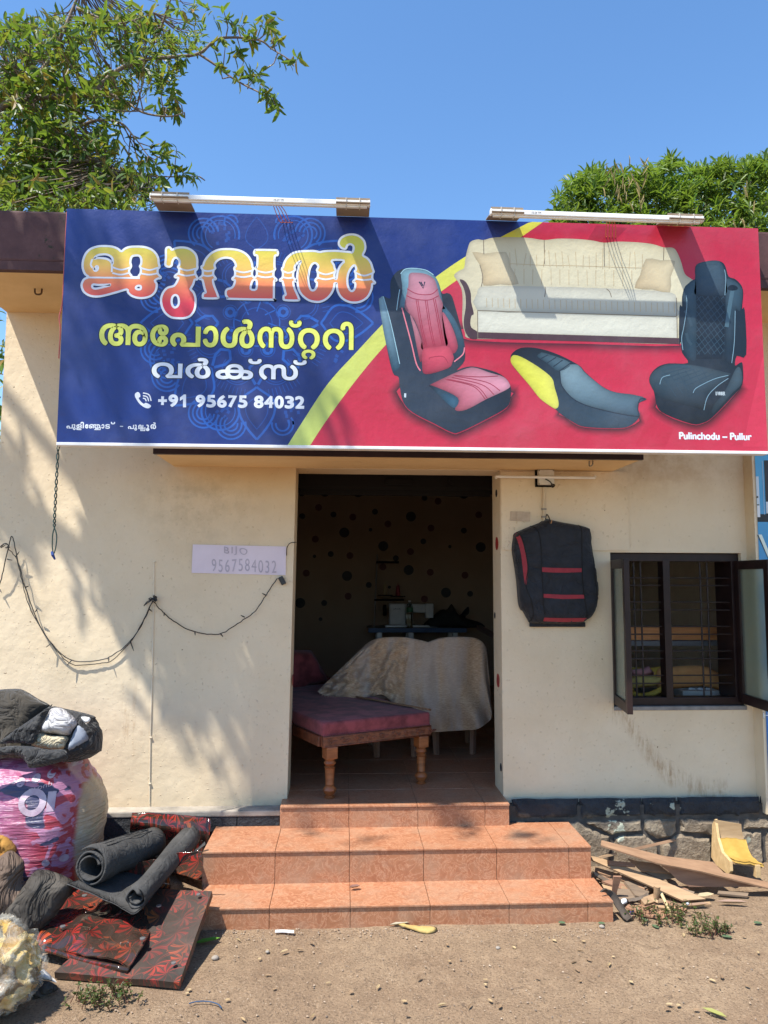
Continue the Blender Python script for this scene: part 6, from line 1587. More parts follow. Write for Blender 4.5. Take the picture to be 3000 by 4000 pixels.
F = F if np.cross(np.array(V[F[0][1]]) - np.array(V[F[0][0]]), np.array(V[F[0][2]]) - np.array(V[F[0][0]]))[2] > 0 else [f[::-1] for f in F]
VS = thing('vinyl_sheet', 'glossy red leaf-print vinyl sheet folded over the mattress under the foam rolls', 'vinyl sheet', PZ(350, 3700, 0))
mk('sheet', V, F, M['vinyl'], VS, smooth=True)
hem = [PZ(*rowsL[-1]) + (PZ(*rowsR[-1]) - PZ(*rowsL[-1])) * k / 8 + np.array([0, -.004, .004 * math.sin(k)]) for k in range(9)]
mk('rolled_hem', *tube(hem, .012, 8), M['vinyl'], VS, smooth=True)
for p, z in (((245, 3621), .10), ((557, 3668), .108), ((620, 3540), .15), ((330, 3500), .16)):
    V, F = lathe(PZ(*p, z + .02), [(.012, 0), (.012, .005), (.005, .006)], 12); mk('eyelet', V, F, M['steel'], VS)
up = [[PY(516, 3172, -.115), PY(670, 3180, -.125), PY(824, 3194, -.13)], [PY(508, 3230, -.15), PY(660, 3240, -.17), PY(818, 3260, -.18)], [PZ(500, 3300, .12), PZ(650, 3330, .12), PZ(800, 3340, .14)], [PZ(480, 3380, .05), PZ(640, 3400, .05), PZ(792, 3440, .07)]]
V, F = loft(up, 8, 8, .01, 5, .005)
tag(mk('vinyl_offcut', V, F, M['vinyl'], smooth=True), 'glossy leaf-print vinyl offcut propped against the black skirting', 'vinyl offcut')
# black foam sheet rolled from both ends
M['rubber'] = pm('black_foam_sheet', (.070, .068, .066), .9, (.040, .040, .040), 7, 180, .002, spec=.25, wrinkle=(9, .012))
def spiral(c0, c1, r0, turns, th_, a0, taper=1.0, seed=1):
    c0, c1 = np.array(c0), np.array(c1); ax = nrm(c1 - c0); a_ = nrm(np.cross(ax, (0, 0, 1))); b2 = np.cross(a_, ax)
    n = int(40 * turns); m = 12; V = []; F = []
    for side in (0, 1):
        for j in range(m + 1):
            c = c0 + (c1 - c0) * j / m; k = 1 + (taper - 1) * j / m
            for i in range(n + 1):
                t = i / n; r = (r0 * (1 - .48 * t) - side * th_) * k
                wob = 1 + .13 * mnoise.noise(Vector((t * 7, j * .45, seed)))
                an = a0 - 2 * math.pi * turns * t
                edge = .02 * mnoise.noise(Vector((t * 9, seed, 1))) * (1 - j / m)
                V.append(c + ax * edge + (a_ * math.cos(an) + b2 * math.sin(an) * .94) * r * wob)
    w = n + 1; S_ = (m + 1) * w
    for j in range(m):
        for i in range(n):
            q = (j * w + i, j * w + i + 1, (j + 1) * w + i + 1, (j + 1) * w + i)
            F.append(q); F.append(tuple(x + S_ for x in q[::-1]))
    for i in range(n):
        F.append((i + 1, i, i + S_, i + 1 + S_)); k = m * w; F.append((k + i, k + i + 1, k + i + 1 + S_, k + i + S_))
    for j in range(m):
        F.append((j * w, (j + 1) * w, (j + 1) * w + S_, j * w + S_)); k = n; F.append(((j + 1) * w + k, j * w + k, j * w + k + S_, (j + 1) * w + k + S_))
    return V, F
ra0, ra1 = PY(352, 3388, -.90), PY(602, 3290, -.40)
rb0, rb1 = PY(527, 3508, -1.02), PY(735, 3270, -.42)
RL = thing('foam_roll', 'black ribbed foam sheet rolled up from both ends on the vinyl', 'foam roll', (ra0 + rb0) / 2 - np.array([0, 0, .2]))
mk('large_roll', *spiral(ra0, ra1, .098, 2.3, .009, 2.2, .86, 3), M['rubber'], RL, smooth=True)
mk('small_roll', *spiral(rb0, rb1, .056, 1.7, .008, 1.2, 1.30, 5), M['rubber'], RL, smooth=True)
rows = [[ra0 + np.array([-.09, -.04, -.06]), ra0 + np.array([.02, -.06, -.097]), ra0 * .5 + rb0 * .5 + np.array([.0, -.01, -.085]), rb0 + np.array([-.01, -.02, -.058]), rb0 + np.array([.03, 0, -.05])],
        [(ra0 + ra1) / 2 + np.array([-.05, 0, -.085]), (ra0 + ra1) / 2 + np.array([.03, 0, -.09]), (ra0 + ra1 + rb0 + rb1) / 4 + np.array([0, 0, -.08]), (rb0 + rb1) / 2 + np.array([0, 0, -.055]), (rb0 + rb1) / 2 + np.array([.03, 0, -.05])],
        [ra1 + np.array([-.05, 0, -.08]), ra1 + np.array([.02, 0, -.085]), (ra1 + rb1) / 2 + np.array([0, 0, -.075]), rb1 + np.array([-.01, 0, -.06]), rb1 + np.array([.03, 0, -.05])]]
mk('flat_middle', *loft(rows, 6, 6, .01, 8, .008), M['rubber'], RL, smooth=True)
# ribs pressed into the large roll
g = G(); ax = nrm(ra1 - ra0); a_ = nrm(np.cross(ax, (0, 0, 1))); b2 = np.cross(a_, ax)
for k in range(7):
    an = math.radians(100 - 30 + k * 15)
    for s in (-1,): g.add(*tube([ra0 + ax * t * np.linalg.norm(ra1 - ra0) + (a_ * math.cos(an) + b2 * math.sin(an) * .94) * (.0985 * (1 - .14 * t)) for t in (.12, .35, .6, .85)], .0022, 5))
g.mk('pressed_rib', M['rubber'], RL)
tag(mk('foam_offcut', *loft([[PZ(625, 3462, .20), PZ(700, 3375, .24), PZ(803, 3302, .30)], [PZ(640, 3440, .22), PZ(715, 3360, .26), PZ(800, 3290, .31)]], 8, 3, 0, 1, .006), M['rubber'], smooth=True), 'thin black foam tongue curling out beside the small roll', 'foam offcut')
# clear sack of foam crumbs at the near left
def crumb():
    m, n, l, b = nodes('yellow_foam_crumbs')
    tc = n.new('ShaderNodeTexCoord'); vo = n.new('ShaderNodeTexVoronoi'); vo.inputs['Scale'].default_value = 11.0; l.new(tc.outputs['Object'], vo.inputs['Vector'])
    t = texnoise(n, l, tc.outputs['Object'], 16.0, 5, .7)
    sc_ = n.new('ShaderNodeSeparateColor'); l.new(vo.outputs['Color'], sc_.inputs[0])
    c = ramp(n, l, mth(n, l, 'ADD', mth(n, l, 'MULTIPLY', sc_.outputs[0], .6), mth(n, l, 'MULTIPLY', t.outputs[0], .4)), [(.25, (.14, .075, .025)), (.4, (.36, .21, .045)), (.6, (.50, .33, .07)), (.85, (.46, .36, .18))]).outputs[0]
    l.new(c, b.inputs['Base Color']); b.inputs['Roughness'].default_value = .9
    bump(n, l, b, mth(n, l, 'ADD', vo.outputs['Distance'], t.outputs[0]), .9, .03)
    return m
def film():
    m, n, l, b = nodes('clear_plastic_film')
    tc = n.new('ShaderNodeTexCoord'); t = texnoise(n, l, tc.outputs['Object'], 12.0, 4, .6, 1.0)
    b.inputs['Base Color'].default_value = (.75, .74, .66, 1); b.inputs['Roughness'].default_value = .25
    l.new(ramp(n, l, t.outputs[0], [(.45, (.06, .06, .06)), (.7, (.5, .5, .5))]).outputs[0], b.inputs['Alpha'])
    bump(n, l, b, t.outputs[0], .8, .02)
    return m
fc = PY(-75, 3835, -1.46)
FS = thing('foam_sack', 'clear plastic sack stuffed with yellow foam crumbs at the roadside edge', 'sack', (fc[0], fc[1], 0))
def lump(rad, up_, nz, am, seed, nu_=64, nv_=40):
    V = []
    for j in range(nv_ + 1):
        ph = -math.pi / 2 + math.pi * j / nv_
        for i in range(nu_):
            th = 2 * math.pi * i / nu_
            d = np.array([math.cos(th) * math.cos(ph), math.sin(th) * math.cos(ph), math.sin(ph)])
            w = 1.06 - am * 2.2 * math.sqrt(abs(mnoise.noise(Vector((d[0] * nz + seed, d[1] * nz, d[2] * nz))))) + .03 * fbm((d[0] * 9 + seed, d[1] * 9, d[2] * 9), 1, 2)
            V.append((fc[0] + rad[0] * d[0] * w, fc[1] + rad[1] * d[1] * w, max(.003, .14 + (up_ if d[2] > 0 else .14) * d[2] * w)))
    return V, [(j * nu_ + i, j * nu_ + (i + 1) % nu_, (j + 1) * nu_ + (i + 1) % nu_, (j + 1) * nu_ + i) for j in range(nv_) for i in range(nu_)]
mk('foam_filling', *lump((.222, .198), .200, 2.7, .13, 4, 140, 90), crumb(), FS, smooth=True)
mk('plastic_film', *lump((.240, .214), .220, 2.7, .10, 4, 100, 70), film(), FS, smooth=True)
FC = [((30, 3660), .07, (.42, .28, .06)), ((75, 3740), .05, (.48, .36, .12)), ((40, 3850), .06, (.25, .14, .04)), ((110, 3820), .04, (.45, .33, .10)), ((10, 3930), .05, (.46, .38, .18))]
for (p, s, c) in ():
    q = PY(*p, fc[1] - .17)
    planepuff('foam_chunk', [(p[0] - 40, p[1] - 60), (p[0] + 20, p[1] - 70), (p[0] + 45, p[1] - 20), (p[0] + 20, p[1] + 50), (p[0] - 30, p[1] + 60)], q, X1, Z1, .02, .05, pm('foam_chunk_tone', c, .95, tuple(k * .5 for k in c), 14, 80, .006), FS, .012, .030, 16, int(s * 100), .3, .02, .03)
o_ = PZ(230, 3838, .01)
tag(planepuff('white_rag', [(120, 3745), (150, 3768), (185, 3798), (222, 3836), (190, 3830), (140, 3822), (118, 3790)], PZ(170, 3838, .03), X1, (0, .5, 1), .018, .012, pm('white_rag_cloth', (.68, .65, .62), .8, None, 9, 90, .001), None, .012, .008, 14, 3, .45, .03), 'white rag trailing from the clear sack onto the soil', 'rag')
tag(planepuff('grey_rag', [(120, 3850), (180, 3830), (230, 3862), (160, 3895), (110, 3905)], PZ(170, 3890, .005), X1, (0, .8, .5), .02, .012, M['darkcover'], None, .014, .01, 14, 3, .45, .03), 'crumpled grey rag on the soil beneath the white rag', 'rag')

# ------------------------------------------------------------------ scrap timber at the right of the steps
def plywood(name, c, c2):
    return pm(name, c, .8, c2, 3.0, 40, .0015, stretch=(1.0, 9.0, 9.0), spec=.2)
PW = [plywood('tan_plywood', (.33, .20, .12), (.23, .135, .08)), plywood('pale_plywood', (.40, .265, .155), (.29, .19, .11)), plywood('grey_old_wood', (.24, .175, .12), (.15, .11, .078)), plywood('pinkish_ply', (.31, .175, .11), (.22, .12, .078))]
z8 = zz(2300, 3150, 2.37)
def board(px, zs, th_, mat, label, name='plywood_offcut', cat='offcut', grp='timber scraps heaped beside the steps'):
    """outline in zoom pixels; zs = heights at the first, a middle and the last chosen corners (plane through three of them)"""
    P = z8(px); (i0, h0), (i1, h1), (i2, h2) = zs
    a, b_, c = PZ(*P[i0], h0), PZ(*P[i1], h1), PZ(*P[i2], h2)
    n = nrm(np.cross(b_ - a, c - a)); n = n if n[2] > 0 else -n
    pts = [PL(p[0], p[1], a, n) for p in P]
    ux = nrm(pts[1] - pts[0]); uy = np.cross(n, ux)
    L = [((p - a) @ ux, (p - a) @ uy) for p in pts]
    ar = sum(L[i][0] * L[(i + 1) % len(L)][1] - L[(i + 1) % len(L)][0] * L[i][1] for i in range(len(L)))
    if ar < 0: L = L[::-1]
    p2, tri = tess([L]); k = len(p2)
    V = [a + ux * p[0] + uy * p[1] for p in p2]; V = V + [q - n * th_ for q in V]
    F = list(tri) + [(x + k, z_ + k, y + k) for x, y, z_ in tri] + [(i, i + k, (i + 1) % k + k, (i + 1) % k) for i in range(k)]
    return tag(mk(name, V, F, mat), label, cat, grp)
board([(640, 525), (760, 545), (1080, 600), (1570, 745), (930, 745), (830, 690), (750, 612)], [(0, .17), (3, .025), (4, .04)], .008, PW[3], 'wide tan plywood offcut with one rounded corner in the scrap heap')
board([(118, 312), (700, 460), (1150, 514), (1250, 612), (1800, 730), (1800, 790), (1050, 602), (640, 525), (112, 358)], [(0, .27), (4, .03), (6, .13)], .008, PW[0], 'longest plywood strip slanting across the top of the scrap heap')
board([(20, 458), (110, 476), (620, 660), (1082, 856), (870, 872), (600, 748), (25, 492)], [(0, .17), (3, .02), (4, .02)], .010, PW[1], 'long pale plank lying from the step down to the soil')
board([(365, 480), (420, 500), (640, 530), (752, 618), (490, 594)], [(0, .17), (3, .10), (4, .12)], .010, PW[0], 'short plywood offcut wedged under the longest strip')
board([(510, 600), (600, 612), (780, 628), (802, 662), (672, 684), (600, 652)], [(0, .11), (3, .07), (4, .06)], .035, PW[2], 'stubby timber block under the plywood offcuts', 'timber_block', 'block')
board([(225, 640), (300, 642), (250, 802), (212, 772)], [(0, .15), (1, .15), (2, .05)], .010, PW[3], 'narrow brown slat standing against the long pale plank', 'timber_strip', 'slat')
board([(95, 466), (260, 430), (266, 448), (108, 484)], [(0, .20), (1, .22), (2, .21)], .008, PW[1], 'thin pale slat lying across the back of the scrap heap', 'timber_strip', 'slat')
board([(330, 690), (460, 698), (560, 790), (520, 852), (430, 822)], [(0, .07), (2, .035), (4, .04)], .022, PW[2], 'weathered board piece below the long pale plank', 'board_piece', 'offcut')
board([(265, 760), (420, 770), (470, 830), (400, 850), (255, 868)], [(0, .05), (2, .03), (4, .025)], .015, PW[2], 'flat grey wood piece nearest the lowest step', 'board_piece', 'offcut')
board([(475, 852), (610, 802), (645, 872), (520, 906)], [(0, .05), (1, .06), (3, .03)], .028, PW[1], 'short square-cut block at the front of the scrap heap', 'timber_block', 'block')
board([(40, 600), (220, 690), (225, 740), (60, 640)], [(0, .12), (1, .06), (3, .10)], .012, PW[2], 'grey slat tucked against the side of the upper step', 'timber_strip', 'slat')
board([(340, 930), (385, 893), (560, 920), (770, 990), (690, 1034), (500, 1004)], [(0, .02), (3, .015), (4, .015)], .008, PW[3], 'reddish plywood piece lying flat behind the weeds')
board([(690, 858), (905, 948), (882, 966), (690, 902)], [(0, .04), (1, .015), (3, .025)], .008, PW[3], 'reddish sliver of plywood beside the square-cut block')
board([(690, 640), (800, 690), (830, 740), (740, 715)], [(0, .06), (2, .03), (3, .03)], .010, PW[0], 'small tan chip below the wide plywood offcut')
board([(780, 990), (870, 972), (882, 990), (800, 1030), (785, 1045)], [(0, .012), (1, .012), (3, .012)], .006, PW[1], 'small pale wood chip on the soil by the weeds')
board([(120, 720), (215, 745), (225, 790), (140, 760)], [(0, .05), (1, .05), (3, .04)], .012, PW[1], 'pale chip tucked behind the narrow brown slat')
board([(490, 900), (800, 925), (800, 945), (560, 930)], [(0, .02), (1, .02), (3, .015)], .010, PW[1], 'thin pale batten in front of the square-cut block', 'timber_strip', 'slat')
q0, q1 = PY(*z8([(402, 402)])[0], -.22), PY(*z8([(728, 326)])[0], -.11)
tag(mk('timber_strip', *obox((q0 + q1) / 2, nrm(q1 - q0), (0, .6, 1), (np.linalg.norm(q1 - q0) + .12, .016, .010), .001), PW[0]), 'thin slat propped up against the rubble stone plinth', 'slat', 'timber scraps heaped beside the steps')
q0, q1 = PZ(*z8([(612, 885)])[0], .02), PZ(*z8([(632, 735)])[0], .11)
tag(mk('turned_stub', *tube([q0, (q0 + q1) / 2 + np.array([.004, 0, 0]), q1], [.014, .016, .017], 10), PW[1], autosmooth=40), 'round cut stub poking up from the scrap heap', 'stub', 'timber scraps heaped beside the steps')
q0, q1 = PZ(*z8([(668, 800)])[0], .07), PZ(*z8([(778, 1032)])[0], .01)
tag(mk('dowel', *tube([q0, q1], .008, 8), plywood('new_dowel', (.60, .46, .26), (.5, .38, .2)), autosmooth=40), 'pale new dowel sticking out towards the weeds', 'dowel', 'timber scraps heaped beside the steps')
q = cr([PZ(*z8([p])[0], z_) for p, z_ in (((150, 778), .13), ((215, 800), .11), ((280, 900), .06), ((345, 1000), .03), ((390, 1045), .012))], 5)
tag(mk('bark_strip', *loft([[p + np.array([-.024, -.008, -.004]), p + np.array([0, 0, .006]), p + np.array([.022, .012, -.006])] for p in q[::4]], 4, 4, .004, 30, .008), pm('dark_bark', (.085, .065, .05), .85, (.03, .024, .02), 8, 40, .004, stretch=(1, 1, 1)), smooth=True), 'dark strip of bark leaning on the lowest step', 'bark', 'timber scraps heaped beside the steps')
q = cr([PZ(*z8([p])[0], z_) for p, z_ in (((360, 862), .045), ((450, 850), .05), ((560, 795), .06))], 5)
tag(mk('bark_strip', *loft([[p + np.array([.0, -.014, -.004]), p + np.array([0, 0, .004]), p + np.array([.0, .014, -.004])] for p in q[::3]], 4, 4, .004, 30, .006), pm('grey_bark', (.16, .125, .095), .85, (.08, .06, .045), 8, 40, .003), smooth=True), 'greyish curl of bark on the weathered board piece', 'bark', 'timber scraps heaped beside the steps')
for (p, s, c, nm, lb) in (((325, 880), .03, (.70, .74, .78), 'foil_scrap', 'crumpled pale foil scrap beside the lowest step'), ((915, 905), .018, (.55, .6, .7), 'plastic_scrap', 'small clear plastic scrap at the tip of the long pale plank'), ((400, 985), .022, (.03, .05, .25), 'plastic_scrap', 'small dark blue plastic scrap behind the weeds')):
    c3 = PZ(*z8([p])[0], .02); P2 = z8([(p[0] - s * 900, p[1] - s * 700), (p[0] + s * 800, p[1] - s * 900), (p[0] + s * 1000, p[1] + s * 600), (p[0] - s * 600, p[1] + s * 900)])
    tag(planepuff(nm, P2, c3, X1, (0, .7, .7), .008, .004, pm(nm + '_tone' + str(p[0]), c, .3, None, 20, 40, .004), None, .008, .006, 30, 2, .45, .012, sm=2), lb, 'scrap')
rc = random.Random(5)
for (px_, zs_, m_, lb_) in (([(60, 560), (330, 640), (560, 740), (540, 775), (300, 680), (55, 600)], [(0, .10), (2, .05), (5, .09)], 0, 'tan slat lying under the long pale plank'), ([(430, 560), (700, 640), (690, 690), (420, 610)], [(0, .10), (1, .07), (3, .08)], 2, 'grey slat lying beneath the short plywood offcut'), ([(180, 500), (420, 520), (430, 560), (190, 545)], [(0, .16), (1, .15), (3, .14)], 3, 'brown ply strip near the back of the scrap heap'), ([(640, 700), (980, 790), (960, 830), (630, 740)], [(0, .05), (1, .03), (3, .04)], 2, 'grey ply strip under the wide plywood offcut'), ([(130, 640), (420, 760), (400, 800), (120, 690)], [(0, .08), (1, .04), (3, .07)], 3, 'reddish slat between the steps and the weathered board'), ([(880, 900), (1120, 880), (1130, 905), (890, 925)], [(0, .012), (1, .012), (3, .010)], 1, 'short pale slat lying on the soil past the plank tip'), ([(1200, 780), (1480, 800), (1470, 830), (1190, 805)], [(0, .02), (1, .015), (3, .015)], 2, 'thin grey slat on the soil below the wide plywood')):
    board(px_, zs_, .010, PW[m_], lb_, 'timber_strip', 'slat')
ch_n = ['pale', 'tan', 'grey', 'reddish']
for i in range(16):
    cx_, cy_ = rc.uniform(60, 900), rc.uniform(560, 960)
    if cy_ < 480 + .42 * cx_ - 60: cy_ += 120
    a_ = rc.uniform(-.5, .9); L_ = rc.uniform(40, 150); w_ = rc.uniform(10, 30); m_ = rc.randrange(4)
    c_, s_ = math.cos(a_) * L_ / 2, math.sin(a_) * L_ / 2 * .6
    h_ = rc.uniform(.01, .05)
    board([(cx_ - c_, cy_ - s_ - w_ / 2), (cx_ + c_, cy_ + s_ - w_ / 2), (cx_ + c_ - 4, cy_ + s_ + w_ / 2), (cx_ - c_ + 5, cy_ - s_ + w_ / 2)], [(0, h_ + .01), (1, h_), (3, h_)], rc.uniform(.004, .012), PW[(m_ + 1) % 4], 'small broken wood splinter strewn through the scrap heap', 'wood_splinter', 'splinter', 'wood splinters in the scrap heap')
# curved chair arm with foam
CA = thing('chair_arm', 'broken curved chair arm with yellow foam pad standing against the stone plinth', 'chair arm', PY(*z8([(1350, 640)])[0], -.42))
M['rawply'] = plywood('raw_cream_ply', (.58, .41, .21), (.46, .31, .15))
lf = [((1168, 124), -.17), ((1180, 200), -.175), ((1190, 300), -.19), ((1235, 430), -.26), ((1290, 490), -.33), ((1345, 515), -.40)]
rt = [((1412, 165), -.17), ((1418, 230), -.175), ((1440, 318), -.19), ((1475, 440), -.26), ((1535, 512), -.33), ((1605, 552), -.40)]
def CQ(e): return np.array(PY(*z8([e[0]])[0], e[1]))
rows = [[CQ(a_), (CQ(a_) + CQ(b_)) / 2, CQ(b_)] for a_, b_ in zip(lf, rt)]
V, F = loft(rows, 6, 6, 0, 1, .012); mk('ply_shell', V, F, plywood('brown_ply_shell', (.36, .25, .14), (.26, .17, .09)), CA, autosmooth=40)
fr_ = [[p + np.array([.004, -.012, .012]) for p in r] for r in rows[2:]]
V, F = loft(fr_, 8, 6, .006, 25, .012); mk('foam_pad', V, F, pm('bright_yellow_foam', (.44, .28, .07), .95, (.36, .22, .05), 12, 140, .003, spec=.1), CA, smooth=True)
o_ = CQ(((1160, 300), -.17)); pb_ = CQ(((1290, 600), -.40)); pc_ = CQ(((1168, 124), -.165))
nn = nrm(np.cross(pb_ - o_, pc_ - o_))
pts = [PL(*z8([p])[0], o_, nn) for p in ((1166, 118), (1190, 290), (1230, 425), (1280, 480), (1305, 510), (1310, 600), (1290, 632), (1180, 542), (1133, 470), (1138, 300), (1142, 165))]
V = pts + [p + np.array([.018, .004, 0]) for p in pts]; k = len(pts)
F = [tuple(range(k)), tuple(range(2 * k - 1, k - 1, -1))] + [(i, i + k, (i + 1) % k + k, (i + 1) % k) for i in range(k)]
mk('side_panel', V, F, M['rawply'], CA)
q0, q1 = CQ(((1540, 640), -.41)), CQ(((1572, 548), -.40)); mk('front_block', *obox((q0 + q1) / 2, (1, 0, 0), (0, 0, 1), (.028, abs(q1[2] - q0[2]) + .02, .03), .002), M['rawply'], CA)

# ------------------------------------------------------------------ leaves and trees
def leaf_mat(name, tr=.35, rough=.45):
    m, n, l, b = nodes(name)
    at = n.new('ShaderNodeAttribute'); at.attribute_name = 'Col'
    b.inputs['Roughness'].default_value = rough; b.inputs['Specular IOR Level'].default_value = .4
    l.new(at.outputs[0], b.inputs['Base Color'])
    t = n.new('ShaderNodeBsdfTranslucent'); mx = n.new('ShaderNodeMixShader'); mx.inputs[0].default_value = tr
    c = mixc(n, l, .6, at.outputs[0], (.24, .34, .03)); l.new(c, t.inputs[0])
    l.new(b.outputs[0], mx.inputs[1]); l.new(t.outputs[0], mx.inputs[2])
    l.new(mx.outputs[0], n['Material Output'].inputs[0])
    return m
M['leaf'] = leaf_mat('green_leaf', .45); M['dryleaf'] = leaf_mat('dry_leaf', .1, .8)
LT = np.array([(0, 0, 0), (.32, .47, .05), (.32, 0, -.01), (.32, -.47, .05), (.76, .40, -.02), (.76, 0, -.08), (.76, -.40, -.02), (1, 0, -.17)])
LF = [(0, 2, 1), (0, 3, 2), (1, 2, 5, 4), (2, 3, 6, 5), (4, 5, 7), (5, 6, 7)]
class Leaves:
    def __init__(s): s.V = []; s.F = []; s.C = []; s.n = 0
    def leaf(s, p, d, nrm_, ln, wd, col):
        d = nrm(d); sd_ = nrm(np.cross(nrm_, d)); n_ = np.cross(d, sd_)
        q = np.asarray(p) + LT[:, :1] * d * ln + LT[:, 1:2] * sd_ * wd + LT[:, 2:3] * n_ * ln
        s.V.append(q); s.F += [tuple(i + s.n for i in f) for f in LF]; s.C.append(np.tile(col, (8, 1))); s.n += 8
    def rosette(s, p, ax, k, ln, r, cols, droop=.25, asp=.33, spread=1.5):
        ax = nrm(ax); a = nrm(np.cross(ax, (.3, .2, .93))); b_ = np.cross(ax, a); ph = r.uniform(0, 6.28)
        for i in range(k):
            th = ph + i * 2.399 + r.uniform(-.3, .3); sp_ = r.uniform(.55, 1.35)
            d = ax * math.cos(sp_) + (a * math.cos(th) + b_ * math.sin(th)) * math.sin(sp_) + np.array([0, 0, -droop * r.uniform(.2, 1.2)])
            L_ = ln * r.uniform(.65, 1.15)
            c = np.array(cols[r.randrange(len(cols))]) * r.uniform(.75, 1.2)
            s.leaf(np.asarray(p) - ax * ln * spread * r.random(), d, ax + np.array([0, 0, .6]) + np.array([r.uniform(-.3, .3), r.uniform(-.3, .3), 0]), L_, L_ * asp * r.uniform(.85, 1.15), c)
    def mk(s, name, mat, parent):
        return mk(name, np.concatenate(s.V), s.F, mat, parent, cols=np.concatenate(s.C))
M['bark'] = pm('pale_grey_bark', (.22, .17, .12), .8, (.12, .09, .065), 7, 30, .004)
GL = [(.030, .075, .012), (.042, .10, .016), (.065, .135, .02), (.11, .20, .03), (.036, .085, .016), (.08, .155, .02), (.05, .11, .016), (.17, .21, .035)]
GY = GL + [(.24, .22, .03), (.28, .16, .03)]
r1 = random.Random(11)
# left tree: trunk beyond the building's left corner, limbs reaching over the roof, one limb out over the forecourt
TR = thing('guava_tree', 'leafy tree with pale limbs reaching over the roof behind the sign', 'tree', (-4.6, 1.6, 0))
tp = cr([(-4.6, 1.6, -.1), (-4.55, 1.6, 1.6), (-4.4, 1.7, 3.0), (-4.2, 1.8, 4.2), (-3.9, 2.0, 5.4)], 5)
mk('trunk', *tube(tp, [.17 - .0035 * i for i in range(len(tp))], 12), M['bark'], TR, smooth=True)
LV = Leaves()
def limb(px, Ys, r0, r1_, name='branch', start=None):
    P = ([np.array(start, float)] if start is not None else []) + [np.array(PY(x, y, Y)) for (x, y), Y in zip(px, Ys)]
    q = cr(P, 6); mk(name, *tube(q, [r0 + (r1_ - r0) * i / (len(q) - 1) for i in range(len(q))], 7), M['bark'], TR, smooth=True); return q
clusters = []
def twigs(q, n, lo, hi, spread, ln):
    for _ in range(n):
        t = r1.uniform(lo, hi); i = min(int(t * (len(q) - 1)), len(q) - 2); p = q[i]
        d = nrm(q[i + 1] - q[i]) + np.array([r1.uniform(-1, 1), r1.uniform(-1, 1), r1.uniform(-.7, .9)]) * spread
        e = p + nrm(d) * ln * r1.uniform(.4, 1)
        mk('twig', *tube([p, (p + e) / 2 + np.array([0, 0, .01]), e], [.006, .005, .003], 4), M['bark'], TR)
        clusters.append((e, nrm(d)))
tk = (-4.0, 1.9, 5.0)
A1 = limb([(-250, 640), (0, 425), (75, 388), (200, 380), (330, 372), (380, 345), (460, 275), (560, 235), (680, 222), (775, 210), (830, 165), (862, 148)], [2, 2, 2, 2, 2, 2, 2, 2, 2, 2, 2, 2], .034, .010, start=tk)
A2 = limb([(862, 148), (940, 147), (1020, 160), (1060, 190), (1110, 220), (1140, 240)], [2, 2, 1.95, 1.95, 1.9, 1.9], .012, .004)
A3 = limb([(775, 210), (850, 260), (900, 300), (960, 335), (1020, 365), (1060, 395), (1100, 430)], [2, 2, 2, 2, 1.95, 1.95, 1.9], .012, .004)
A4 = limb([(380, 345), (480, 390), (560, 440), (660, 455), (720, 440)], [2, 1.9, 1.8, 1.8, 1.8], .016, .004)
A5 = limb([(200, 560), (300, 500), (380, 470), (470, 480), (520, 530), (580, 610)], [2.2, 2.1, 2.0, 2.0, 2.0, 2.0], .018, .004)
A6 = limb([(150, 700), (260, 560), (400, 640), (500, 680), (640, 690), (780, 690)], [2.2, 2.1, 2, 2, 2, 2], .016, .004)
A7 = limb([(75, 388), (200, 220), (290, 20), (330, -80)], [2, 2.1, 2.2, 2.2], .022, .01)
A8 = limb([(560, 235), (620, 130), (665, 0), (690, -80)], [2, 1.9, 1.8, 1.8], .014, .006)
A9 = limb([(300, 30), (390, 70), (480, 90), (600, 50)], [2.2, 2.0, 2.0, 2.0], .012, .004)
A10 = limb([(-60, 900), (120, 760), (170, 640), (140, 480), (60, 300)], [2.6, 2.6, 2.6, 2.6, 2.6], .03, .012)
for (x, y, dx, dy) in ((870, 25, 0, -1), (900, 80, 1, .2), (960, 90, 1, -.2), (930, 110, .6, .8), (1030, 75, .6, -1), (1045, 95, .4, 1), (1075, 130, 1, 1), (1060, 100, -.3, 1), (1085, 165, .4, 1), (1145, 240, 1, .3), (1150, 245, -.4, 1), (985, 165, .2, 1), (965, 155, -.5, .8), (930, 205, .3, 1), (955, 235, .8, .6), (880, 180, .4, .8), (840, 195, .6, .6), (1010, 290, .7, .7), (985, 320, .6, 1), (1035, 275, 1, -.2), (1040, 345, .6, .5), (1065, 380, .8, .6), (1050, 410, -.3, 1), (1090, 430, .3, 1), (1040, 400, 0, 1), (935, 320, .5, .8), (860, 265, 0, .8), (700, 280, 0, 1), (690, 450, .3, .8), (720, 440, .8, .2), (640, 460, .2, 1), (600, 430, -.2, 1), (680, 380, .2, 1), (655, 390, -.2, 1), (650, 610, .6, .3), (690, 580, .6, -.5), (600, 560, .3, -.6), (545, 540, .1, -1), (640, 600, 0, .8), (750, 680, .8, .1), (720, 690, .6, .4), (690, 680, .2, .5), (780, 690, 1, .3), (640, 730, .4, .9), (570, 650, .2, .8), (700, 260, -.3, .8), (620, 250, 0, .6), (590, 330, 0, .9), (470, 360, -.2, .9)):
    Y = 2 + r1.uniform(-.25, .1); clusters.append((np.array(PY(x, y, Y)), nrm((dx, -.25, -dy))))
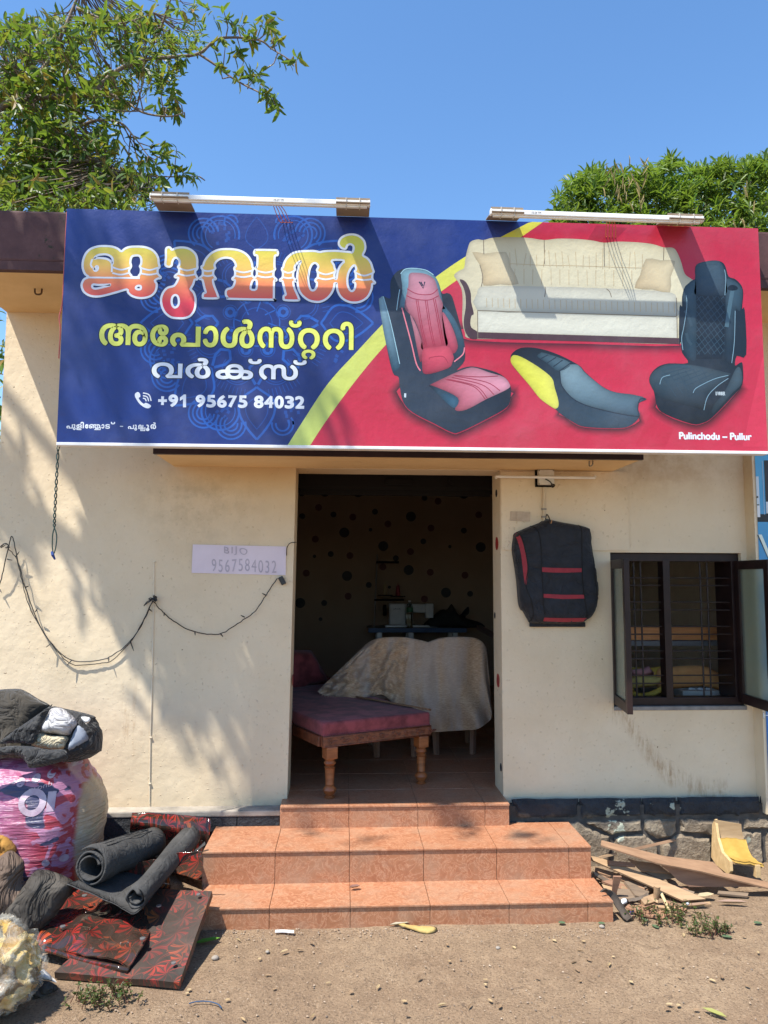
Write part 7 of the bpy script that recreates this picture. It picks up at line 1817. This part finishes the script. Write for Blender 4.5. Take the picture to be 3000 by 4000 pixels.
# denser sprays in the crown, by their place on the limbs
reg = [((0, 40, 560, 300), 95), ((0, 60, 300, 420), 90), ((0, 300, 480, 560), 190), ((0, 540, 430, 800), 320), ((0, 640, 600, 815), 160), ((330, 0, 800, 170), 62), ((480, 120, 780, 320), 36), ((380, 560, 660, 800), 22), ((-300, 0, 0, 850), 110), ((-160, 850, 15, 2300), 90), ((430, 330, 700, 470), 16)]
for (x0, y0, x1, y1), k in reg:
    for _ in range(k):
        x, y = r1.uniform(x0, x1), r1.uniform(y0, y1)
        if x > 430 and y > 480 and y < 560: continue
        lim = np.interp(y, [0, 150, 330, 480, 560, 640, 830], [840, 800, 640, 430, 470, 640, 560])
        if y > 850 and x > 20: continue
        if x > lim: continue
        Y = 2 + r1.uniform(-.5, 1.6) - (.3 if y > 700 else 0)
        clusters.append((np.array(PY(x, y, Y)), nrm((r1.uniform(-1, 1), r1.uniform(-.9, .3), r1.uniform(-.3, 1)))))
for p, ax in clusters:
    LV.rosette(p, ax, r1.randrange(7, 12), .125, r1, GY, .45, .31)
# short twigs tie the sprays to the nearest limb
limbs = [p for q in (A1, A2, A3, A4, A5, A6, A7, A8, A9, A10) for p in q]
LA = np.array(limbs); g = G()
for p, ax in clusters:
    j = np.argmin(((LA - p) ** 2).sum(1)); d = np.linalg.norm(LA[j] - p)
    if .02 < d < 1.3:
        g.add(*tube([LA[j], (LA[j] + p) / 2 + np.array([r1.uniform(-.05, .05), r1.uniform(-.05, .05), -.03]), p], [.007, .005, .003], 4))
o = g.mk('twigs', M['bark'], TR); o['kind'] = 'stuff'
LV.mk('crown', M['leaf'], TR)
# the same tree's forward limb: stands left of the view and throws the dapples on wall and sign
FL = Leaves(); g = G(); gb = G()
SD = np.array([-1.2308, -1.0, 2.9148])
def up_sun(px, py, Y, t): return np.array(PY(px, py, Y)) + SD * t
b1 = cr([np.array((-4.3, 1.5, 3.4)), np.array((-4.9, -.2, 6.4)), up_sun(-80, 1890, 0, 1.35), up_sun(120, 2020, 0, 1.3), up_sun(300, 2150, 0, 1.3), up_sun(520, 2330, 0, 1.32), up_sun(700, 2520, 0, 1.38), up_sun(860, 2800, 0, 1.45)], 6)
gb.add(*tube(b1, [.07 - .05 * i / (len(b1) - 1) for i in range(len(b1))], 8))
b2_ = cr([np.array((-4.9, -.2, 6.4)), up_sun(100, 1000, -.7, 1.6), up_sun(330, 1100, -.8, 1.6), up_sun(700, 1300, -.8, 1.7), up_sun(1200, 1500, -.8, 1.8)], 6)
gb.add(*tube(b2_, [.04 - .03 * i / (len(b2_) - 1) for i in range(len(b2_))], 7))
gb.mk('front_limb', M['bark'], TR, smooth=True)
spots = [(20, 1800, 3), (60, 1870, 3), (10, 1940, 3), (140, 1960, 2), (90, 2010, 2), (430, 2120, 2), (470, 2210, 2), (330, 2040, 1), (540, 2400, 2), (560, 2540, 2), (600, 2450, 2), (680, 2560, 3), (740, 2640, 3), (800, 2620, 3), (860, 2680, 3), (900, 2760, 3), (820, 2800, 2), (760, 2760, 2), (920, 2900, 2), (950, 2640, 3), (640, 2700, 1), (880, 2560, 3), (930, 2480, 2), (700, 2460, 2), (410, 2380, 1), (480, 2420, 1), (20, 2060, 1)]
for (x, y, k) in spots:
    for _ in range(k):
        p = up_sun(x + r1.uniform(-45, 45), y + r1.uniform(-45, 45), 0, r1.uniform(1.15, 1.7)); FL.rosette(p, (r1.uniform(-1, 1), r1.uniform(-1, 1), .5), r1.randrange(5, 9), .13, r1, GL, .3, .36); clusters.append((p, None))
for _ in range(52):
    x, y = r1.uniform(-100, 1500), r1.uniform(800, 1700)
    if x > 700 and r1.random() < .55: continue
    p = up_sun(x, y, -.8, r1.uniform(1.5, 2.6)); FL.rosette(p, (r1.uniform(-1, 1), r1.uniform(-1, 1), .5), r1.randrange(4, 8), .13, r1, GL, .3, .36)
for (x, y) in ((60, 900), (160, 860), (30, 980), (200, 960), (120, 1010), (240, 880), (10, 860)):
    p = up_sun(x, y, -.69, r1.uniform(1.4, 2.2)); FL.rosette(p, (r1.uniform(-1, 1), r1.uniform(-1, 1), .5), 8, .14, r1, GL, .3, .38)
for (x, y, Y, k) in ((1500, 3240, -.3, 1), (1900, 3220, -.25, 1), (2020, 3260, -.3, 2), (1300, 3200, -.15, 1), (1750, 3190, -.15, 2)):
    for _ in range(k):
        p = up_sun(x + r1.uniform(-40, 40), y + r1.uniform(-20, 20), Y, r1.uniform(2.0, 2.9)); FL.rosette(p, (r1.uniform(-1, 1), r1.uniform(-1, 1), .5), 6, .13, r1, GL, .3, .36)
FL.mk('front_crown', M['leaf'], TR)

# right tree: dense crown of narrow drooping leaves behind the roof
TM = thing('mango_tree', 'dense bright green tree crown rising behind the roof on the right', 'tree', (4.6, 7.0, 0))
tp = cr([(4.6, 7.0, -.1), (4.65, 7.0, 1.4), (4.5, 7.0, 2.8), (4.4, 6.9, 4.0)], 5)
mk('trunk', *tube(tp, [.24 - .006 * i for i in range(len(tp))], 12), M['bark'], TM, smooth=True)
LM = Leaves(); gb = G()
GM = [(.08, .17, .02), (.11, .22, .025), (.15, .28, .035), (.18, .31, .04), (.06, .13, .018), (.13, .24, .028), (.23, .33, .06)]
prof_x = [2165, 2185, 2230, 2300, 2360, 2420, 2470, 2520, 2600, 2700, 2800, 2900, 3000, 3200, 3500]
prof_y = [800, 735, 690, 660, 640, 645, 665, 640, 622, 635, 622, 615, 590, 560, 600]
for _ in range(1150):
    x = r1.uniform(2165, 3350); top_y = np.interp(x, prof_x, prof_y) + 14
    dpt = r1.random() ** 1.4; y = top_y + (930 - top_y) * dpt + r1.uniform(-6, 10)
    Y = 5.2 + 1.2 * (1 - (y - top_y) / 320.0) * r1.uniform(.2, 1.0) + r1.uniform(-.1, .5)
    p = np.array(PY(x, y, Y)) + np.array([0, 0, .12 * mnoise.noise(Vector((x * .012, y * .012, 3)))])
    k = .75 + .5 * mnoise.noise(Vector((x * .009, y * .009, Y)))
    LM.rosette(p, (r1.uniform(-.8, .8), r1.uniform(-1.0, .1), r1.uniform(.2, 1.0)), r1.randrange(8, 12), .19, r1, [tuple(np.array(c) * k) for c in GM], .35, .20, .6)
for _ in range(360):                                   # back half of the crown
    x = r1.uniform(2230, 3400); top_y = np.interp(x, prof_x, prof_y) + 30
    p = np.array(PY(x, r1.uniform(top_y, 900), r1.uniform(6.2, 8.4)))
    LM.rosette(p, (r1.uniform(-1, 1), r1.uniform(-.5, 1), r1.uniform(.1, 1)), 8, .2, r1, GM, .35, .2)
for k in range(16):
    e = np.array(PY(r1.uniform(2230, 3300), r1.uniform(700, 880), r1.uniform(5.6, 7.4))); s = np.array((4.4, 6.9, r1.uniform(3.0, 4.0)))
    q = cr([s, s * .5 + e * .5 + np.array([0, 0, .2]), e], 5); gb.add(*tube(q, [.05 - .004 * i for i in range(len(q))], 6))
gb.mk('branch', M['bark'], TM, smooth=True)
LM.mk('crown', M['leaf'], TM)
DT_ = Leaves()
for (x0, y0, n_) in ((2405, 725, 22), (2470, 735, 10), (2890, 820, 8)):
    for _ in range(n_):
        p = np.array(PY(x0 + r1.gauss(0, 34), y0 + r1.gauss(0, 34), 5.1)); DT_.leaf(p, (r1.uniform(-.6, .6), -.2, r1.choice((-1, 1, 1))), (r1.uniform(-1, 1), -1, .2), .2, .022, np.array((.30, .24, .10)) * r1.uniform(.7, 1.2))
o = DT_.mk('dry_stalks', M['dryleaf'], TM); o['kind'] = 'stuff'

# ------------------------------------------------------------------ weeds, fallen leaves, twigs, gravel
def weed(px, py, rad, n, label, cols):
    c = PZ(px, py, 0.0); w = thing('weed', label, 'weed', c, 'weeds on the bare soil')
    L_ = Leaves(); g = G()
    for k in range(n):
        a = r1.uniform(0, 6.28); rr_ = rad * math.sqrt(r1.random()); b_ = c + np.array([math.cos(a) * rr_ * 1.3, math.sin(a) * rr_ * .6, 0]); h = r1.uniform(.03, .10) * (1.2 - rr_ / rad * .6)
        e = b_ + np.array([r1.uniform(-.03, .03), r1.uniform(-.02, .02), h]); g.add(*tube([b_, (b_ + e) / 2, e], [.0018, .0015, .001], 4))
        for j in range(7):
            p = b_ + (e - b_) * r1.uniform(.3, 1); d = (r1.uniform(-1, 1), r1.uniform(-1, 1), r1.uniform(-.1, .8)); L_.leaf(p, d, (0, 0, 1), r1.uniform(.012, .022), r1.uniform(.006, .010), np.array(r1.choice(cols)) * r1.uniform(.7, 1.2))
    g.mk('stems', pm('weed_stem', (.12, .05, .03), .7), w)['kind'] = 'stuff'; L_.mk('leaves', M['leaf'], w)
WG = [(.06, .11, .03), (.05, .09, .025), (.08, .12, .04), (.10, .09, .05)]
weed(2610, 3592, .17, 70, 'low spreading weed in front of the scrap timber', WG)
weed(2776, 3650, .09, 40, 'compact round weed standing apart from the timber scraps', WG)
weed(405, 3915, .11, 55, 'sparse low weed on the soil near the clear foam sack', WG + [(.12, .15, .05)])
def fallen(px, py, ln, wd, col, label, ang, z=.008, curl=.25, grp=None, name='fallen_leaf'):
    c = PZ(px, py, z); L_ = Leaves(); d = np.array([math.cos(ang), math.sin(ang), .05]); q = LT * np.array([1, 1, -curl * 4]); 
    sd_ = np.array([-math.sin(ang), math.cos(ang), 0])
    V = [c + d * ln * (t[0] - .5) + sd_ * wd * t[1] + np.array([0, 0, max(0, curl * ln * (abs(t[1]) * .8 + (t[0] - .5) ** 2))]) for t in LT]
    return tag(mk(name, V, LF, M['dryleaf'], cols=[np.array(col)] * 8), label, 'leaf', grp)
fallen(810, 3680, .12, .035, (.09, .22, .02), 'fresh bright green leaf fallen beside the vinyl mattress', .3)
fallen(2755, 3503, .11, .045, (.42, .33, .20), 'large pale dry leaf lying under the plywood edge', .2, .02, .3)
fallen(2860, 3530, .16, .03, (.30, .20, .15), 'long curled brown leaf lying beyond the plank tip', -.2, .012)
fallen(2725, 3540, .13, .03, (.28, .18, .12), 'narrow brown leaf lying under the plank tip', .1, .012)
fallen(2790, 3960, .10, .028, (.26, .26, .08), 'yellowing leaf lying on bare open soil', -.9)
fallen(1385, 3468, .06, .03, (.20, .10, .08), 'small curled brown leaf on the lowest tread', .2, .112, .5)
fallen(1560, 3612, .10, .02, (.40, .35, .25), 'pale leaf scrap at the foot of the steps', .1)
for i in range(70):
    x, y = r1.uniform(60, 2980), r1.uniform(3640, 3990)
    if x < 850 and y < 3860: continue
    c = r1.choice([(.34, .24, .13), (.26, .17, .10), (.40, .30, .17), (.20, .13, .08)])
    fallen(x, y, r1.uniform(.015, .042), r1.uniform(.006, .018), c, 'tiny dry leaf fragment scattered on the bare soil', r1.uniform(0, 6.28), .005, .35, 'dry leaf fragments on the soil', 'leaf_fragment')
for (x, y) in ((2560, 3620), (2520, 3595), (2960, 3606), (1645 + 550, 3605), (2840, 3660), (2350, 3607)):
    fallen(x, y, r1.uniform(.035, .055), .03, (.075, .12, .06), 'small blue-green leaf lying on the soil near the timber scraps', r1.uniform(0, 6), .006, .2, 'blue-green leaves by the scrap heap', 'green_leaf')
g = G()
for i in range(150):
    x, y = r1.uniform(40, 2990), r1.uniform(3600, 3998)
    if x < 850 and y < 3880: continue
    c = PZ(x, y, .004); a = r1.uniform(0, 3.14); L_ = r1.uniform(.01, .05); d = np.array([math.cos(a), math.sin(a), 0]); e = np.array([-d[1], d[0], 0]) * r1.uniform(-.3, .3) * L_
    g.add(*tube([c - d * L_ / 2, c + e, c + d * L_ / 2 + np.array([0, 0, .003])], [.0008, .0012, .0006], 4))
o = g.mk('twig_litter', pm('dry_twig', (.16, .11, .075), .85)); o['kind'] = 'stuff'; tag(o, 'fine dry twigs strewn over the bare brown soil', 'litter')
g = G(); cs = [(.30, .22, .155), (.24, .175, .125), (.32, .235, .165), (.17, .13, .10), (.36, .28, .21)]
for i in range(2600):
    if r1.random() < .35: 
        x, y = r1.uniform(700, 2450), 3628 + abs(r1.gauss(0, 26))
    else: x, y = r1.uniform(-40, 3040), r1.uniform(3500, 4030)
    c = PZ(x, y, 0)
    if -.75 < c[0] < 1.37 and c[1] > -.79: continue
    s = r1.choice((.0012, .0015, .0015, .002, .002, .0025, .003, .0045)) * r1.uniform(.7, 1.3); V = []
    for k in range(6):
        a = k * math.pi / 3 + r1.uniform(-.3, .3); V.append(c + np.array([math.cos(a) * s * r1.uniform(.7, 1.3), math.sin(a) * s * r1.uniform(.7, 1.3), s * .15]))
    V += [c + np.array([r1.uniform(-.3, .3) * s, r1.uniform(-.3, .3) * s, s * r1.uniform(.7, 1.1)])]
    g.add(V, [(k, (k + 1) % 6, 6) for k in range(6)], r1.choice(cs))
pmat, n_, l_, b_ = nodes('gravel_tones'); at = n_.new('ShaderNodeAttribute'); at.attribute_name = 'Col'; l_.new(at.outputs[0], b_.inputs['Base Color']); b_.inputs['Roughness'].default_value = .9
o = g.mk('gravel', pmat); o['kind'] = 'stuff'; tag(o, 'loose grit and small stones over the bare soil', 'gravel')
for (x, y, s) in ((1945, 3705, .010), (1045, 3720, .008), (2350, 3622, .012), (840, 3745, .014)):
    c = PZ(x, y, 0); V = []
    bm = bmesh.new(); bmesh.ops.create_icosphere(bm, subdivisions=2, radius=s)
    for v_ in bm.verts: V.append(c + np.array(v_.co) * (1 + .25 * mnoise.noise(v_.co * 60 + Vector((x, y, 0)))) * np.array([1.2, 1, .7]) + np.array([0, 0, s * .3]))
    F = [[v_.index for v_ in f.verts] for f in bm.faces]; bm.free()
    tag(mk('pebble', V, F, pm('pebble_stone_%d' % x, (.30, .26, .22), .85, None, 30, 60, .002), smooth=True), 'small grey pebble lying on the bare soil', 'pebble', 'pebbles on the soil')
q = [PZ(x, y, .008) for x, y in ((738, 3920), (770, 3912), (815, 3912), (850, 3922), (866, 3938))]
tag(mk('blue_string', *tube(cr(q, 5), .0025, 5), pm('blue_string_fibre', (.03, .07, .14), .7)), 'short curved piece of dark blue string on the soil', 'string')
q = [PZ(x, y, .006) for x, y in ((1075, 3641), (1110, 3640), (1148, 3643))]
V, F = loft([[p + np.array([0, -.008, 0]) for p in q], [p + np.array([0, .008, .004]) for p in q]], 4, 3, 0, 1, .003)
tag(mk('striped_tape', V, F, pm('white_tape', (.7, .7, .7), .6)), 'scrap of white and black striped tape at the foot of the steps', 'tape')
pts = [(1555, 3612), (1580, 3610), (1640, 3618), (1705, 3622), (1700, 3640), (1665, 3648), (1620, 3635)]
tag(planepuff('foam_sliver', pts, PZ(1630, 3640, .004), X1, (0, 1, .25), .010, .004, pm('dusty_foam', (.46, .33, .12), .95, (.34, .23, .08), 12, 80, .003), None, .012, .003, 14, 3, .45, .012, sm=2), 'torn sliver of yellow foam lying at the foot of the steps', 'foam scrap')
